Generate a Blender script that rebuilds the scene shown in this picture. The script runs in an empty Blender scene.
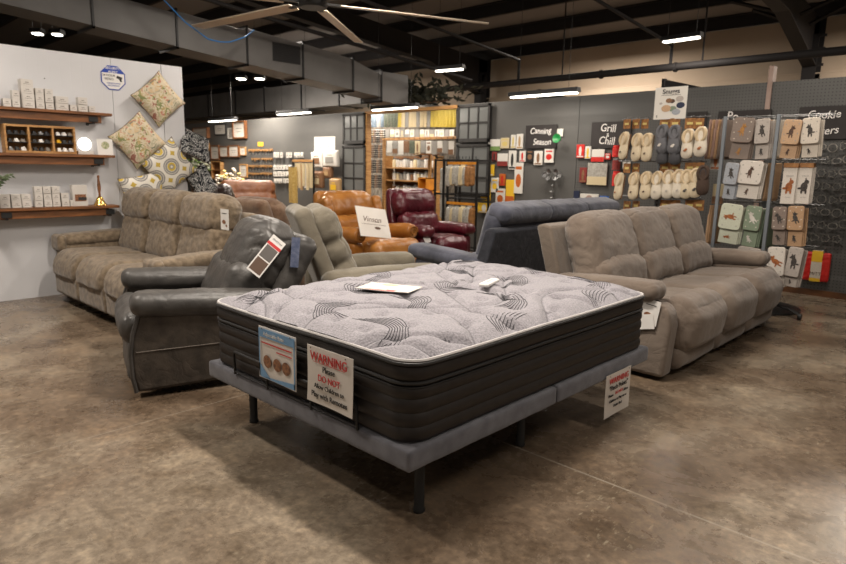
import bpy, bmesh, math, random
from mathutils import Vector, Matrix, noise, Euler
R = math.radians
SC = bpy.context.scene
COL = SC.collection
random.seed(7)

# ---------------------------------------------------------------- camera, world, exposure
cam_data = bpy.data.cameras.new('camera')
cam = bpy.data.objects.new('camera', cam_data); COL.objects.link(cam)
cam_data.sensor_width = 36.0
cam_data.lens = 26.553
cam_data.clip_end = 200
cam.matrix_world = (Matrix.Translation((0, 0, 1.397)) @ Matrix.Rotation(R(43.67), 4, 'Z')
                    @ Matrix.Rotation(R(90 - 10.483), 4, 'X') @ Matrix.Rotation(R(1.008), 4, 'Z'))
cam_data.dof.use_dof = True
cam_data.dof.focus_distance = 2.9
cam_data.dof.aperture_fstop = 4.0
SC.camera = cam

world = bpy.data.worlds.new('world'); SC.world = world
world.use_nodes = True
world.node_tree.nodes['Background'].inputs[0].default_value = (1.0, .86, .72, 1)
world.node_tree.nodes['Background'].inputs[1].default_value = 0.22
SC.view_settings.view_transform = 'Standard'
SC.view_settings.look = 'None'
SC.view_settings.exposure = 0.12
SC.view_settings.gamma = 1.0

WARM = (1.0, .90, .79)
def area_light(name, loc, sx, sy, power, color=WARM, rot=(0, 0, 0)):
    d = bpy.data.lights.new(name, 'AREA'); d.shape = 'RECTANGLE'; d.size = sx; d.size_y = sy
    d.energy = power; d.color = color
    o = bpy.data.objects.new(name, d); COL.objects.link(o)
    o.location = loc; o.rotation_euler = rot
    return o
def spot_light(name, loc, target, power, size, blend=.6, radius=.12, color=WARM):
    d = bpy.data.lights.new(name, 'SPOT'); d.energy = power; d.spot_size = R(size); d.spot_blend = blend
    d.shadow_soft_size = radius; d.color = color
    o = bpy.data.objects.new(name, d); COL.objects.link(o); o.location = loc
    o.rotation_euler = (Vector(target) - Vector(loc)).to_track_quat('-Z', 'Y').to_euler()
    return o
# warehouse lamps above the sales floor (behind and above the camera and over the bed), plus fill added for the rear wall and duct
area_light('lamp_or_fill_light', (-2.3, 2.40, 3.75), 1.2, .16, 150)
area_light('lamp_or_fill_light', (0.9, 3.0, 3.7), 1.2, .22, 55)
area_light('lamp_or_fill_light', (-5.0, 0.3, 3.9), 1.2, .22, 140)
area_light('lamp_or_fill_light', (-0.9, -0.9, 3.9), 1.2, .22, 25)
area_light('lamp_or_fill_light', (-5.6, 4.6, 3.9), 1.2, .22, 115)
area_light('lamp_or_fill_light', (-1.6, 6.4, 3.7), 1.2, .22, 50)
spot_light('lamp_or_fill_light', (-12.8, 7.9, 3.12), (-13.1, 9.6, 3.0), 70, 130)  # extra spot added to brighten the face of the far duct
area_light('lamp_or_fill_light', (-9.6, 5.6, 3.8), 1.2, .22, 120)
area_light('lamp_or_fill_light', (-6.2, 10.9, 3.7), 1.2, .22, 150)  # unseen fill, added to brighten the cream rear wall
area_light('lamp_or_fill_light', (-0.6, 10.9, 3.7), 1.2, .22, 190)  # second added fill, brightens the right part of the cream wall
area_light('lamp_or_fill_light', (-12.5, 10.4, 3.75), 1.2, .22, 120)  # added behind the partition along with the rear wall fills

# ---------------------------------------------------------------- helpers
def tag(o, label=None, cat=None, group=None, kind=None):
    if label: o['label'] = label
    if cat: o['category'] = cat
    if group: o['group'] = group
    if kind: o['kind'] = kind
    return o
def empty(name, loc, rz=0, label=None, cat=None, group=None):
    o = bpy.data.objects.new(name, None); COL.objects.link(o)
    o.location = loc; o.rotation_euler = (0, 0, rz); o.empty_display_size = .1
    return tag(o, label, cat, group)
def copy_tree(o, parent=None, **kw):
    c = o.copy(); COL.objects.link(c); c.parent = parent
    for ch in o.children: copy_tree(ch, c)
    return c

class MB:
    def __init__(s): s.v = []; s.f = []; s.mi = []; s.M = Matrix.Identity(4)
    def add(s, vs, fs, m=0):
        n = len(s.v)
        s.v += [s.M @ Vector(v) for v in vs]
        s.f += [tuple(i + n for i in f) for f in fs]; s.mi += [m] * len(fs)
        return s
    def box(s, c, d, M=None, m=0):
        x, y, z = d[0] / 2, d[1] / 2, d[2] / 2
        vs = [Vector((sx * x, sy * y, sz * z)) for sx in (-1, 1) for sy in (-1, 1) for sz in (-1, 1)]
        if M is not None: vs = [M @ v for v in vs]
        vs = [v + Vector(c) for v in vs]
        return s.add(vs, [(0, 1, 3, 2), (4, 6, 7, 5), (0, 4, 5, 1), (2, 3, 7, 6), (0, 2, 6, 4), (1, 5, 7, 3)], m)
    def b(s, x0, x1, y0, y1, z0, z1, m=0):
        return s.box(((x0 + x1) / 2, (y0 + y1) / 2, (z0 + z1) / 2), (abs(x1 - x0), abs(y1 - y0), abs(z1 - z0)), m=m)
    def tube(s, pts, r, n=8, m=0, closed=False, caps=True):
        pts = [Vector(p) for p in pts]; k = len(pts)
        rs = r if isinstance(r, (list, tuple)) else [r] * k
        vs = []; fs = []; up = None
        for i, p in enumerate(pts):
            if closed: t = pts[(i + 1) % k] - pts[i - 1]
            else: t = pts[min(i + 1, k - 1)] - pts[max(i - 1, 0)]
            t = t.normalized() if t.length > 1e-9 else Vector((0, 0, 1))
            if up is None:
                up = Vector((0, 0, 1)) if abs(t.z) < .9 else Vector((1, 0, 0))
            a = t.cross(up)
            if a.length < 1e-6: a = t.orthogonal()
            a.normalize(); b = a.cross(t).normalized(); up = b
            for j in range(n):
                q = 2 * math.pi * j / n
                vs.append(p + (a * math.cos(q) + b * math.sin(q)) * rs[i])
        seg = k if closed else k - 1
        for i in range(seg):
            for j in range(n):
                a0 = i * n + j; a1 = i * n + (j + 1) % n; i2 = (i + 1) % k
                fs.append((a0, a1, i2 * n + (j + 1) % n, i2 * n + j))
        if caps and not closed:
            fs.append(tuple(range(n))[::-1]); fs.append(tuple((k - 1) * n + j for j in range(n)))
        return s.add(vs, fs, m)
    def lathe(s, prof, c=(0, 0, 0), n=20, m=0, M=None):
        vs = []; fs = []
        for (r, z) in prof:
            for j in range(n):
                q = 2 * math.pi * j / n
                v = Vector((r * math.cos(q), r * math.sin(q), z))
                if M is not None: v = M @ v
                vs.append(v + Vector(c))
        for i in range(len(prof) - 1):
            for j in range(n):
                fs.append((i * n + j, i * n + (j + 1) % n, (i + 1) * n + (j + 1) % n, (i + 1) * n + j))
        fs.append(tuple(range(n))[::-1]); fs.append(tuple((len(prof) - 1) * n + j for j in range(n)))
        return s.add(vs, fs, m)
    def prism(s, poly, w0, w1, axis='x', m=0):
        """poly: 2D outline; extruded along axis between w0 and w1"""
        def P(a, b, w):
            return {'x': (w, a, b), 'y': (a, w, b), 'z': (a, b, w)}[axis]
        k = len(poly)
        vs = [P(a, b, w0) for a, b in poly] + [P(a, b, w1) for a, b in poly]
        fs = [(i, (i + 1) % k, k + (i + 1) % k, k + i) for i in range(k)]
        fs += [tuple(range(k))[::-1], tuple(range(k, 2 * k))]
        return s.add(vs, fs, m)
    def build(s, name, mat, parent=None, bevel=0, smooth=False, bseg=2, sub=0):
        me = bpy.data.meshes.new(name)
        me.from_pydata([tuple(v) for v in s.v], [], s.f)
        bm = bmesh.new(); bm.from_mesh(me); bmesh.ops.recalc_face_normals(bm, faces=bm.faces)
        bm.to_mesh(me); bm.free()
        mats = mat if isinstance(mat, (list, tuple)) else [mat]
        for q in mats: me.materials.append(q)
        if len(mats) > 1: me.polygons.foreach_set('material_index', s.mi)
        if smooth: me.polygons.foreach_set('use_smooth', [True] * len(me.polygons))
        o = bpy.data.objects.new(name, me); COL.objects.link(o)
        if parent is not None: o.parent = parent
        if bevel:
            md = o.modifiers.new('bevel', 'BEVEL'); md.width = bevel; md.segments = bseg; md.limit_method = 'ANGLE'; md.angle_limit = R(35)
            md.harden_normals = False
        if sub:
            md = o.modifiers.new('sub', 'SUBSURF'); md.levels = sub; md.render_levels = sub
        if smooth and not sub:
            try: me.set_sharp_from_angle(angle=R(40))
            except Exception: pass
        return o

def Tm(x=0, y=0, z=0, rx=0, ry=0, rz=0):
    return Matrix.Translation((x, y, z)) @ Euler((R(rx), R(ry), R(rz)), 'XYZ').to_matrix().to_4x4()

def pad(name, parent, mat, size, M, r=.05, puff=(0, 0, 0), n=12, creases=(), wr=(0, 5), folds=(), fn=None, seed=0):
    """upholstered cushion: rounded box, puffed, pinched by creases, wrinkled; built as one closed surface"""
    sx, sy, sz = size
    n = n * 1.9
    def cnt(s): return max(4, int(round(n * s / max(size))) + 2)
    N = (cnt(sx), cnt(sy), cnt(sz))
    idx = {}; vs = []; fs = []
    def g(i, j, k):
        key = (i, j, k)
        if key in idx: return idx[key]
        # points bunched towards the edges so the rounding is smooth
        u = [2 * a / b - 1 for a, b in zip(key, N)]
        u = [math.sin(t * math.pi / 2) * .6 + t * .4 for t in u]
        p = Vector((u[0] * sx / 2, u[1] * sy / 2, u[2] * sz / 2))
        q = Vector((max(-sx / 2 + r, min(sx / 2 - r, p.x)), max(-sy / 2 + r, min(sy / 2 - r, p.y)), max(-sz / 2 + r, min(sz / 2 - r, p.z))))
        d = p - q
        nrm = d.normalized() if d.length > 1e-9 else Vector((0, 0, 1))
        p = q + nrm * r
        p.x *= 1 + puff[0] * (1 - u[1] ** 2) * (1 - u[2] ** 2)
        p.y *= 1 + puff[1] * (1 - u[0] ** 2) * (1 - u[2] ** 2)
        p.z *= 1 + puff[2] * (1 - u[0] ** 2) * (1 - u[1] ** 2)
        for (ax, pos, w, dep) in creases:
            e = 1 - dep * math.exp(-((p[ax] - pos) / w) ** 2)
            for a in range(3):
                if a != ax: p[a] *= e
        if wr[0]:
            t0 = p * 11 + Vector((seed * 2.7, seed, seed * 5.1))
            t0 += Vector((noise.noise(p * 5), noise.noise(p * 5 + Vector((9, 9, 9))), 0)) * 1.5
            p = p - nrm * wr[0] * .55 * max(0, 1 - abs(noise.noise(t0)) * 5) ** 2
            t = p * wr[1] + Vector((seed * 7.3, seed * 3.1, seed))
            p = p + nrm * wr[0] * .7 * (noise.noise(t) + .5 * noise.noise(t * 2.3))
        for (ax, freq, amp, ax2, pos2, w2) in folds:      # gathers that run out of a seam
            p = p - nrm * amp * 2.2 * (1 - abs(math.sin(freq * .42 * (p[ax] + .10 * noise.noise(p * 6 + Vector((seed, 0, 0)))) + seed))) ** 2 * math.exp(-abs(p[ax2] - pos2) / w2) * (1 + noise.noise(p * 14))
        if fn: p = fn(p)
        idx[key] = len(vs); vs.append(M @ p)
        return idx[key]
    for a in range(3):
        b, c = (a + 1) % 3, (a + 2) % 3
        for side in (0, N[a]):
            for i in range(N[b]):
                for j in range(N[c]):
                    ks = []
                    for (di, dj) in ((0, 0), (1, 0), (1, 1), (0, 1)):
                        key = [0, 0, 0]; key[a] = side; key[b] = i + di; key[c] = j + dj
                        ks.append(g(*key))
                    fs.append(tuple(ks) if side else tuple(ks[::-1]))
    me = bpy.data.meshes.new(name)
    me.from_pydata([tuple(v) for v in vs], [], fs)
    me.materials.append(mat)
    me.polygons.foreach_set('use_smooth', [True] * len(me.polygons))
    o = bpy.data.objects.new(name, me); COL.objects.link(o)
    if parent is not None: o.parent = parent
    return o

FONT = bpy.data.curves.new('fontprobe', 'FONT').font
def text_mesh(name, lines, mat, parent, M, size, depth=.001, align='CENTER', shear=0, gap=1.15, bold=0, jitter=0, wscale=1):
    """lettering mesh in the local XY plane of M (x right, y up), top line first; lines: (text, relative size)"""
    y = 0
    for ln in lines:
        vs = []; fs = []
        txt, rel = ln if isinstance(ln, tuple) else (ln, 1)
        s = size * rel; y -= s * .5 * gap
        cu = bpy.data.curves.new('t', 'FONT'); cu.body = txt; cu.size = s; cu.align_x = align; cu.align_y = 'CENTER'
        cu.extrude = depth; cu.shear = shear; cu.offset = bold * s; cu.resolution_u = 3
        ob = bpy.data.objects.new('t', cu)
        me = ob.to_mesh()
        n = len(vs)
        for v in me.vertices:
            co = v.co.copy(); co.x *= wscale
            if jitter: co.y += jitter * s * math.sin(co.x / s * 3.1 + y * 40)
            vs.append(tuple(M @ (co + Vector((0, y, 0)))))
        fs += [tuple(i + n for i in p.vertices) for p in me.polygons]
        ob.to_mesh_clear(); bpy.data.objects.remove(ob); bpy.data.curves.remove(cu)
        y -= s * .5 * gap
        me = bpy.data.meshes.new(name); me.from_pydata(vs, [], fs); me.materials.append(mat)
        o = bpy.data.objects.new(name, me); COL.objects.link(o); o.parent = parent

# ---------------------------------------------------------------- materials
MATS = {}
def pm(name, c1, c2=None, scale=6, rough=.8, bump=.0, bscale=150, crease=0, cscale=7, metal=0, sheen=0, stretch=(1, 1, 1), detail=4, spec=.5, contrast=(.35, .65), coat=0, dist=.02):
    if name in MATS: return MATS[name]
    m = bpy.data.materials.new(name); m.use_nodes = True
    nt = m.node_tree; N = nt.nodes; L = nt.links; bs = N['Principled BSDF']
    bs.inputs['Base Color'].default_value = (*c1, 1); bs.inputs['Roughness'].default_value = rough
    bs.inputs['Metallic'].default_value = metal; bs.inputs['Specular IOR Level'].default_value = spec
    if sheen: bs.inputs['Sheen Weight'].default_value = sheen; bs.inputs['Sheen Roughness'].default_value = .5
    if coat: bs.inputs['Coat Weight'].default_value = coat; bs.inputs['Coat Roughness'].default_value = .25
    tc = N.new('ShaderNodeTexCoord'); mp = N.new('ShaderNodeMapping'); mp.inputs['Scale'].default_value = stretch
    L.new(tc.outputs['Object'], mp.inputs[0])
    if c2 is not None:
        nz = N.new('ShaderNodeTexNoise'); nz.inputs['Scale'].default_value = scale; nz.inputs['Detail'].default_value = detail
        cr = N.new('ShaderNodeValToRGB'); cr.color_ramp.elements[0].position = contrast[0]; cr.color_ramp.elements[1].position = contrast[1]
        cr.color_ramp.elements[0].color = (*c1, 1); cr.color_ramp.elements[1].color = (*c2, 1)
        L.new(mp.outputs[0], nz.inputs['Vector']); L.new(nz.outputs['Fac'], cr.inputs[0]); L.new(cr.outputs[0], bs.inputs['Base Color'])
    if bump:
        n2 = N.new('ShaderNodeTexNoise'); n2.inputs['Scale'].default_value = bscale; n2.inputs['Detail'].default_value = 3
        bp = N.new('ShaderNodeBump'); bp.inputs['Strength'].default_value = bump; bp.inputs['Distance'].default_value = dist
        L.new(mp.outputs[0], n2.inputs['Vector']); L.new(n2.outputs['Fac'], bp.inputs['Height']); L.new(bp.outputs[0], bs.inputs['Normal'])
        if crease:
            n3 = N.new('ShaderNodeTexNoise'); n3.inputs['Scale'].default_value = cscale; n3.inputs['Detail'].default_value = 4; n3.inputs['Distortion'].default_value = .8
            a = N.new('ShaderNodeMath'); a.operation = 'SUBTRACT'; a.inputs[1].default_value = .5; b = N.new('ShaderNodeMath'); b.operation = 'ABSOLUTE'; c = N.new('ShaderNodeMath'); c.operation = 'POWER'; c.inputs[1].default_value = .6
            L.new(mp.outputs[0], n3.inputs['Vector']); L.new(n3.outputs['Fac'], a.inputs[0]); L.new(a.outputs[0], b.inputs[0]); L.new(b.outputs[0], c.inputs[0])
            b3 = N.new('ShaderNodeBump'); b3.inputs['Strength'].default_value = crease; b3.inputs['Distance'].default_value = .03
            L.new(c.outputs[0], b3.inputs['Height']); L.new(bp.outputs[0], b3.inputs['Normal']); L.new(b3.outputs[0], bs.inputs['Normal'])
    MATS[name] = m
    return m
def emit(name, c, s):
    m = bpy.data.materials.new(name); m.use_nodes = True
    bs = m.node_tree.nodes['Principled BSDF']
    bs.inputs['Base Color'].default_value = (.8, .8, .8, 1)
    bs.inputs['Emission Color'].default_value = (*c, 1); bs.inputs['Emission Strength'].default_value = s
    MATS[name] = m
    return m
def hexc(h):
    v = [int(h[i:i + 2], 16) / 255 for i in (0, 2, 4)]
    return tuple((c / 12.92 if c <= .04045 else ((c + .055) / 1.055) ** 2.4) for c in v)

M_black = pm('black_metal', (.012, .012, .012), rough=.45, spec=.4)
M_blackpl = pm('black_plastic', (.015, .015, .016), rough=.5)
M_white = pm('white_paper', (.72, .70, .67), rough=.6)
M_cream = pm('cream_card', (.70, .62, .48), rough=.7)
M_red = pm('red_print', (.55, .03, .03), rough=.5)
M_ink = pm('black_print', (.02, .02, .02), rough=.6)
M_steel = pm('steel', (.35, .35, .35), rough=.35, metal=1)
M_wood = pm('pine_wood', hexc('b58a55'), hexc('93683a'), scale=5, rough=.55, stretch=(1, 1, 9), bump=.05, bscale=30)
M_oak = pm('stained_wood', hexc('80502a'), hexc('5c381c'), scale=5, rough=.5, stretch=(8, 1, 8), bump=.08, bscale=20)
M_glasspane = pm('dusty_glass', (.15, .155, .15), rough=.3, spec=.6)
M_brass = pm('brass', (.72, .45, .13), rough=.25, metal=1)
M_roof = pm('dark_roof', (.15, .135, .125), rough=.85)
M_steelbeam = pm('painted_steel_beam', (.02, .018, .018), rough=.7, spec=.2)
M_duct = pm('grey_duct', (.13, .125, .12), (.16, .155, .15), scale=2, rough=.5, spec=.4)
# ---------------------------------------------------------------- setting
def floor_material():
    m = bpy.data.materials.new('polished_concrete'); m.use_nodes = True
    nt = m.node_tree; N = nt.nodes; L = nt.links; bs = N['Principled BSDF']
    tc = N.new('ShaderNodeTexCoord')
    def nz(scale, detail=6, rough=.6, dist=0):
        n = N.new('ShaderNodeTexNoise'); n.inputs['Scale'].default_value = scale; n.inputs['Detail'].default_value = detail
        n.inputs['Roughness'].default_value = rough; n.inputs['Distortion'].default_value = dist
        L.new(tc.outputs['Object'], n.inputs['Vector']); return n
    def ramp(src, *st):
        r = N.new('ShaderNodeValToRGB'); e = r.color_ramp.elements
        while len(e) < len(st): e.new(.5)
        for k, (p, c) in enumerate(st): e[k].position = p; e[k].color = (*c, 1)
        L.new(src, r.inputs[0]); return r
    big = nz(.75, 5, .6, .6); mid = nz(3.2, 8, .68, .3); fine = nz(26, 6, .7)
    c = ramp(big.outputs['Fac'], (.32, (.092, .062, .040)), (.5, (.172, .128, .090)), (.66, (.275, .228, .172)))
    c2 = ramp(mid.outputs['Fac'], (.30, (.45, .42, .38)), (.55, (1, 1, 1)), (.72, (1.35, 1.3, 1.2)))
    mx = N.new('ShaderNodeMix'); mx.data_type = 'RGBA'; mx.blend_type = 'MULTIPLY'; mx.inputs[0].default_value = .85
    L.new(c.outputs[0], mx.inputs[6]); L.new(c2.outputs[0], mx.inputs[7])
    c3 = ramp(fine.outputs['Fac'], (.33, (.42, .39, .36)), (.52, (1, 1, 1)), (.68, (1.7, 1.65, 1.55)))
    mx2 = N.new('ShaderNodeMix'); mx2.data_type = 'RGBA'; mx2.blend_type = 'MULTIPLY'; mx2.inputs[0].default_value = .6
    L.new(mx.outputs[2], mx2.inputs[6]); L.new(c3.outputs[0], mx2.inputs[7])
    # light scuffed flecks
    fl = N.new('ShaderNodeTexNoise'); fl.inputs['Scale'].default_value = 55; fl.inputs['Detail'].default_value = 2
    mpf = N.new('ShaderNodeMapping'); mpf.inputs['Scale'].default_value = (1, .35, 1); mpf.inputs['Rotation'].default_value = (0, 0, .6)
    L.new(tc.outputs['Object'], mpf.inputs[0]); L.new(mpf.outputs[0], fl.inputs['Vector'])
    fr = ramp(fl.outputs['Fac'], (.62, (0, 0, 0)), (.70, (1, 1, 1)))
    bgm = ramp(nz(1.1, 3).outputs['Fac'], (.5, (0, 0, 0)), (.62, (1, 1, 1)))
    mu = N.new('ShaderNodeMath'); mu.operation = 'MULTIPLY'; L.new(fr.outputs[0], mu.inputs[0]); L.new(bgm.outputs[0], mu.inputs[1])
    mu2 = N.new('ShaderNodeMath'); mu2.operation = 'MULTIPLY'; mu2.inputs[1].default_value = .55; L.new(mu.outputs[0], mu2.inputs[0])
    mx3 = N.new('ShaderNodeMix'); mx3.data_type = 'RGBA'; L.new(mu2.outputs[0], mx3.inputs[0])
    L.new(mx2.outputs[2], mx3.inputs[6]); mx3.inputs[7].default_value = (.34, .29, .21, 1)
    # saw-cut joints
    sep = N.new('ShaderNodeSeparateXYZ'); L.new(tc.outputs['Object'], sep.inputs[0])
    def joint(out, pos, w=.006):
        a = N.new('ShaderNodeMath'); a.operation = 'SUBTRACT'; a.inputs[1].default_value = pos; L.new(out, a.inputs[0])
        b = N.new('ShaderNodeMath'); b.operation = 'ABSOLUTE'; L.new(a.outputs[0], b.inputs[0])
        c = N.new('ShaderNodeMath'); c.operation = 'LESS_THAN'; c.inputs[1].default_value = w; L.new(b.outputs[0], c.inputs[0]); return c
    j1 = joint(sep.outputs[1], 2.489); j2 = joint(sep.outputs[0], -3.3, .003)
    mxj = N.new('ShaderNodeMath'); mxj.operation = 'MAXIMUM'; L.new(j1.outputs[0], mxj.inputs[0]); L.new(j2.outputs[0], mxj.inputs[1])
    sc = N.new('ShaderNodeMath'); sc.operation = 'MULTIPLY'; sc.inputs[1].default_value = .45; L.new(mxj.outputs[0], sc.inputs[0])
    mx4 = N.new('ShaderNodeMix'); mx4.data_type = 'RGBA'; L.new(sc.outputs[0], mx4.inputs[0]); L.new(mx3.outputs[2], mx4.inputs[6]); mx4.inputs[7].default_value = (.36, .32, .26, 1)
    L.new(mx4.outputs[2], bs.inputs['Base Color'])
    rr = N.new('ShaderNodeMapRange'); rr.inputs[1].default_value = .3; rr.inputs[2].default_value = .7; rr.inputs[3].default_value = .20; rr.inputs[4].default_value = .36
    L.new(mid.outputs['Fac'], rr.inputs[0]); L.new(rr.outputs[0], bs.inputs['Roughness'])
    bs.inputs['Specular IOR Level'].default_value = .38
    bp = N.new('ShaderNodeBump'); bp.inputs['Strength'].default_value = .06; bp.inputs['Distance'].default_value = .01
    L.new(fine.outputs['Fac'], bp.inputs['Height']); L.new(bp.outputs[0], bs.inputs['Normal'])
    return m
def struct(o): o['kind'] = 'structure'; return o

struct(MB().b(-26, 5, -6, 13, -.1, 0).build('floor', floor_material()))

# grey partition with a peg board pattern
def peg_material(name, col, col2, holes=True):
    m = pm(name, col, col2, scale=1.2, rough=.5, spec=.5, bump=.02, bscale=60)
    if holes:
        N = m.node_tree.nodes; L = m.node_tree.links; bs = N['Principled BSDF']
        tc = N.new('ShaderNodeTexCoord'); sep = N.new('ShaderNodeSeparateXYZ'); L.new(tc.outputs['Object'], sep.inputs[0])
        outs = []
        for k in (0, 2):
            a = N.new('ShaderNodeMath'); a.operation = 'MULTIPLY'; a.inputs[1].default_value = 1 / .036; L.new(sep.outputs[k], a.inputs[0])
            b = N.new('ShaderNodeMath'); b.operation = 'FRACT'; L.new(a.outputs[0], b.inputs[0])
            c = N.new('ShaderNodeMath'); c.operation = 'SUBTRACT'; c.inputs[1].default_value = .5; L.new(b.outputs[0], c.inputs[0])
            d = N.new('ShaderNodeMath'); d.operation = 'POWER'; d.inputs[1].default_value = 2; L.new(c.outputs[0], d.inputs[0]); outs.append(d)
        s = N.new('ShaderNodeMath'); s.operation = 'ADD'; L.new(outs[0].outputs[0], s.inputs[0]); L.new(outs[1].outputs[0], s.inputs[1])
        t = N.new('ShaderNodeMath'); t.operation = 'LESS_THAN'; t.inputs[1].default_value = .03; L.new(s.outputs[0], t.inputs[0])
        mx = N.new('ShaderNodeMix'); mx.data_type = 'RGBA'; L.new(t.outputs[0], mx.inputs[0])
        src = bs.inputs['Base Color'].links[0].from_socket
        L.new(src, mx.inputs[6]); mx.inputs[7].default_value = (.02, .02, .02, 1)
        L.new(mx.outputs[2], bs.inputs['Base Color'])
    return m
M_grey = pm('grey_wall_paint', (.095, .093, .088), (.115, .112, .105), scale=1, rough=.5, bump=.03, bscale=40)
M_peg = peg_material('grey_pegboard', (.080, .079, .075), (.095, .093, .088))
WH = 2.44
struct(MB().b(-18.5, -9.49, 8.3, 8.38, 0, WH).build('wall_back_left', M_grey))
struct(MB().b(-7.2, -4.852, 8.3, 8.38, 0, WH).build('wall_back_centre', M_grey))
struct(MB().b(-4.846, -2.36, 8.3, 8.38, 0, WH).build('wall_back_right', M_peg))
struct(MB().b(-2.34, 3.0, 8.3, 8.38, 0, WH).build('wall_back_far_right', M_peg))
struct(MB().b(-4.8, 3.0, 8.285, 8.30, 0, .07).build('baseboard_back', pm('baseboard_wood', hexc('6b4424'), hexc('4a2e18'), rough=.6)))
struct(MB().b(-2.375, -2.325, 8.27, 8.4, 0, 2.62).build('trim_1', pm('pinkish_post', hexc('a08a80'), hexc('8a7468'), rough=.6)))

# white panelled partition on the left
def white_panel():
    m = pm('white_panel_paint', (.60, .60, .615), (.55, .55, .565), scale=1.5, rough=.4, spec=.5)
    N = m.node_tree.nodes; L = m.node_tree.links; bs = N['Principled BSDF']
    tc = N.new('ShaderNodeTexCoord'); sep = N.new('ShaderNodeSeparateXYZ'); L.new(tc.outputs['Object'], sep.inputs[0])
    a = N.new('ShaderNodeMath'); a.operation = 'MULTIPLY'; a.inputs[1].default_value = 10; L.new(sep.outputs[1], a.inputs[0])
    b = N.new('ShaderNodeMath'); b.operation = 'FRACT'; L.new(a.outputs[0], b.inputs[0])
    c = N.new('ShaderNodeMath'); c.operation = 'LESS_THAN'; c.inputs[1].default_value = .06; L.new(b.outputs[0], c.inputs[0])
    bp = N.new('ShaderNodeBump'); bp.invert = True; bp.inputs['Strength'].default_value = .3; bp.inputs['Distance'].default_value = .003
    L.new(c.outputs[0], bp.inputs['Height']); L.new(bp.outputs[0], bs.inputs['Normal'])
    return m
M_panel = white_panel()
struct(MB().b(-7.31, -7.235, -1.5, 2.697, 0, 2.475).build('wall_left', M_panel))
struct(MB().b(-7.31, -7.235, 2.701, 3.24, 0, 2.475).build('wall_left_centre', M_panel))
struct(MB().b(-7.31, -7.233, 3.246, 3.485, 0, 2.475).build('wall_left_end', M_panel))

# outer cream wall with girts behind the partition, dark roof
M_creamwall = pm('cream_wall_liner', hexc('b3a18d'), hexc('a89681'), scale=.7, rough=.7, bump=.02, bscale=5)
mb = MB(); mb.b(-30, 6, 12.5, 12.6, 0, 3.95)
struct(mb.build('wall_rear', M_creamwall))
mb = MB(); mb.b(-30, 6, 12.30, 12.5, 3.02, 3.05); mb.b(-30, 6, 12.30, 12.32, 2.86, 3.02)
struct(mb.build('trim_2', M_creamwall, bevel=.005))
m = .083
def roof_z(y): return 4.12 + m * (12.5 - y)
mb = MB()
mb.prism([(12.7, roof_z(12.7)), (-7, roof_z(-7)), (-7, roof_z(-7) + .06), (12.7, roof_z(12.7) + .06)], -30, 6, 'x')
struct(mb.build('ceiling', M_roof))
struct(MB().b(-26.1, -26, -6, 13, 0, 5.5).build('wall_far_left', M_creamwall))

for k, y in enumerate((12.28, 10.95, 9.62, 8.3, 7.0, 5.7, 4.4, 3.1, 1.8)):
    z = roof_z(y)
    mb = MB(); mb.b(-30, 6, y - .01, y + .01, z - .22, z - .002); mb.b(-30, 6, y - .06, y, z - .02, z - .002); mb.b(-30, 6, y, y + .06, z - .22, z - .205)
    o = mb.build('roof_purlin', M_steelbeam)
    tag(o, ['dark steel roof purlin right along the cream wall', 'dark steel roof purlin second out from the cream wall', 'dark steel roof purlin third out from the cream wall',
            'dark steel roof purlin straight above the grey pegboard partition', 'dark steel roof purlin just in front of the pegboard partition', 'dark steel roof purlin over the leather recliners', 'dark steel roof purlin over the far end of the bed',
            'dark steel roof purlin over the middle of the bed', 'dark steel roof purlin nearest to the viewer'][k], 'beam', 'roof purlins')
# portal frames: column against the wall, haunched rafter rising towards the camera
for k, x in enumerate((-2.85, -9.75)):
    e = empty('portal_frame', (x, 12.1, 0), 0, ['black steel portal frame rising behind the cookie cutter boards', 'black steel portal frame behind the old window frames'][k], 'beam', 'steel portal frames')
    mb = MB()
    mb.b(-.1, .1, -.12, -.1, 0, 3.6); mb.b(-.1, .1, .2, .22, 0, 4.0); mb.b(-.012, .012, -.1, .2, 0, 3.9)
    for z in (3.1, 3.35, 3.55): mb.b(.08, .2, -.12, -.1, z, z + .04)
    mb.build('column', M_steelbeam, e)
    def yz(y): return roof_z(y + 12.1) - .24
    top = [(.3, yz(.3)), (-1.9, yz(-1.9)), (-14, yz(-14))]
    bot = [(-14, yz(-14) - .36), (-1.9, yz(-1.9) - .42), (-.1, 3.12)]
    mb = MB(); mb.prism(top + bot, -.012, .012, 'x')
    for (a, b) in ((bot[0], bot[1]), (bot[1], bot[2])):
        (ya, za), (yb, zb) = a, b
        mb.prism([(ya, za), (yb, zb), (yb, zb - .02), (ya, za - .02)], -.1, .1, 'x')
    mb.build('rafter', M_steelbeam, e)
    for s in (-1, 1):
        if k == 1 and s == 1: continue
        for (ya, xb) in ((-1.17, .95), (-.6, .8)):
            za = yz(ya) - .3; zb = roof_z(ya + 12.1) - .2
            mb = MB(); mb.tube([(s * .05, ya, za), (s * xb, ya, zb)], .03, 4); mb.build('fly_brace', M_steelbeam, e)

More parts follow.
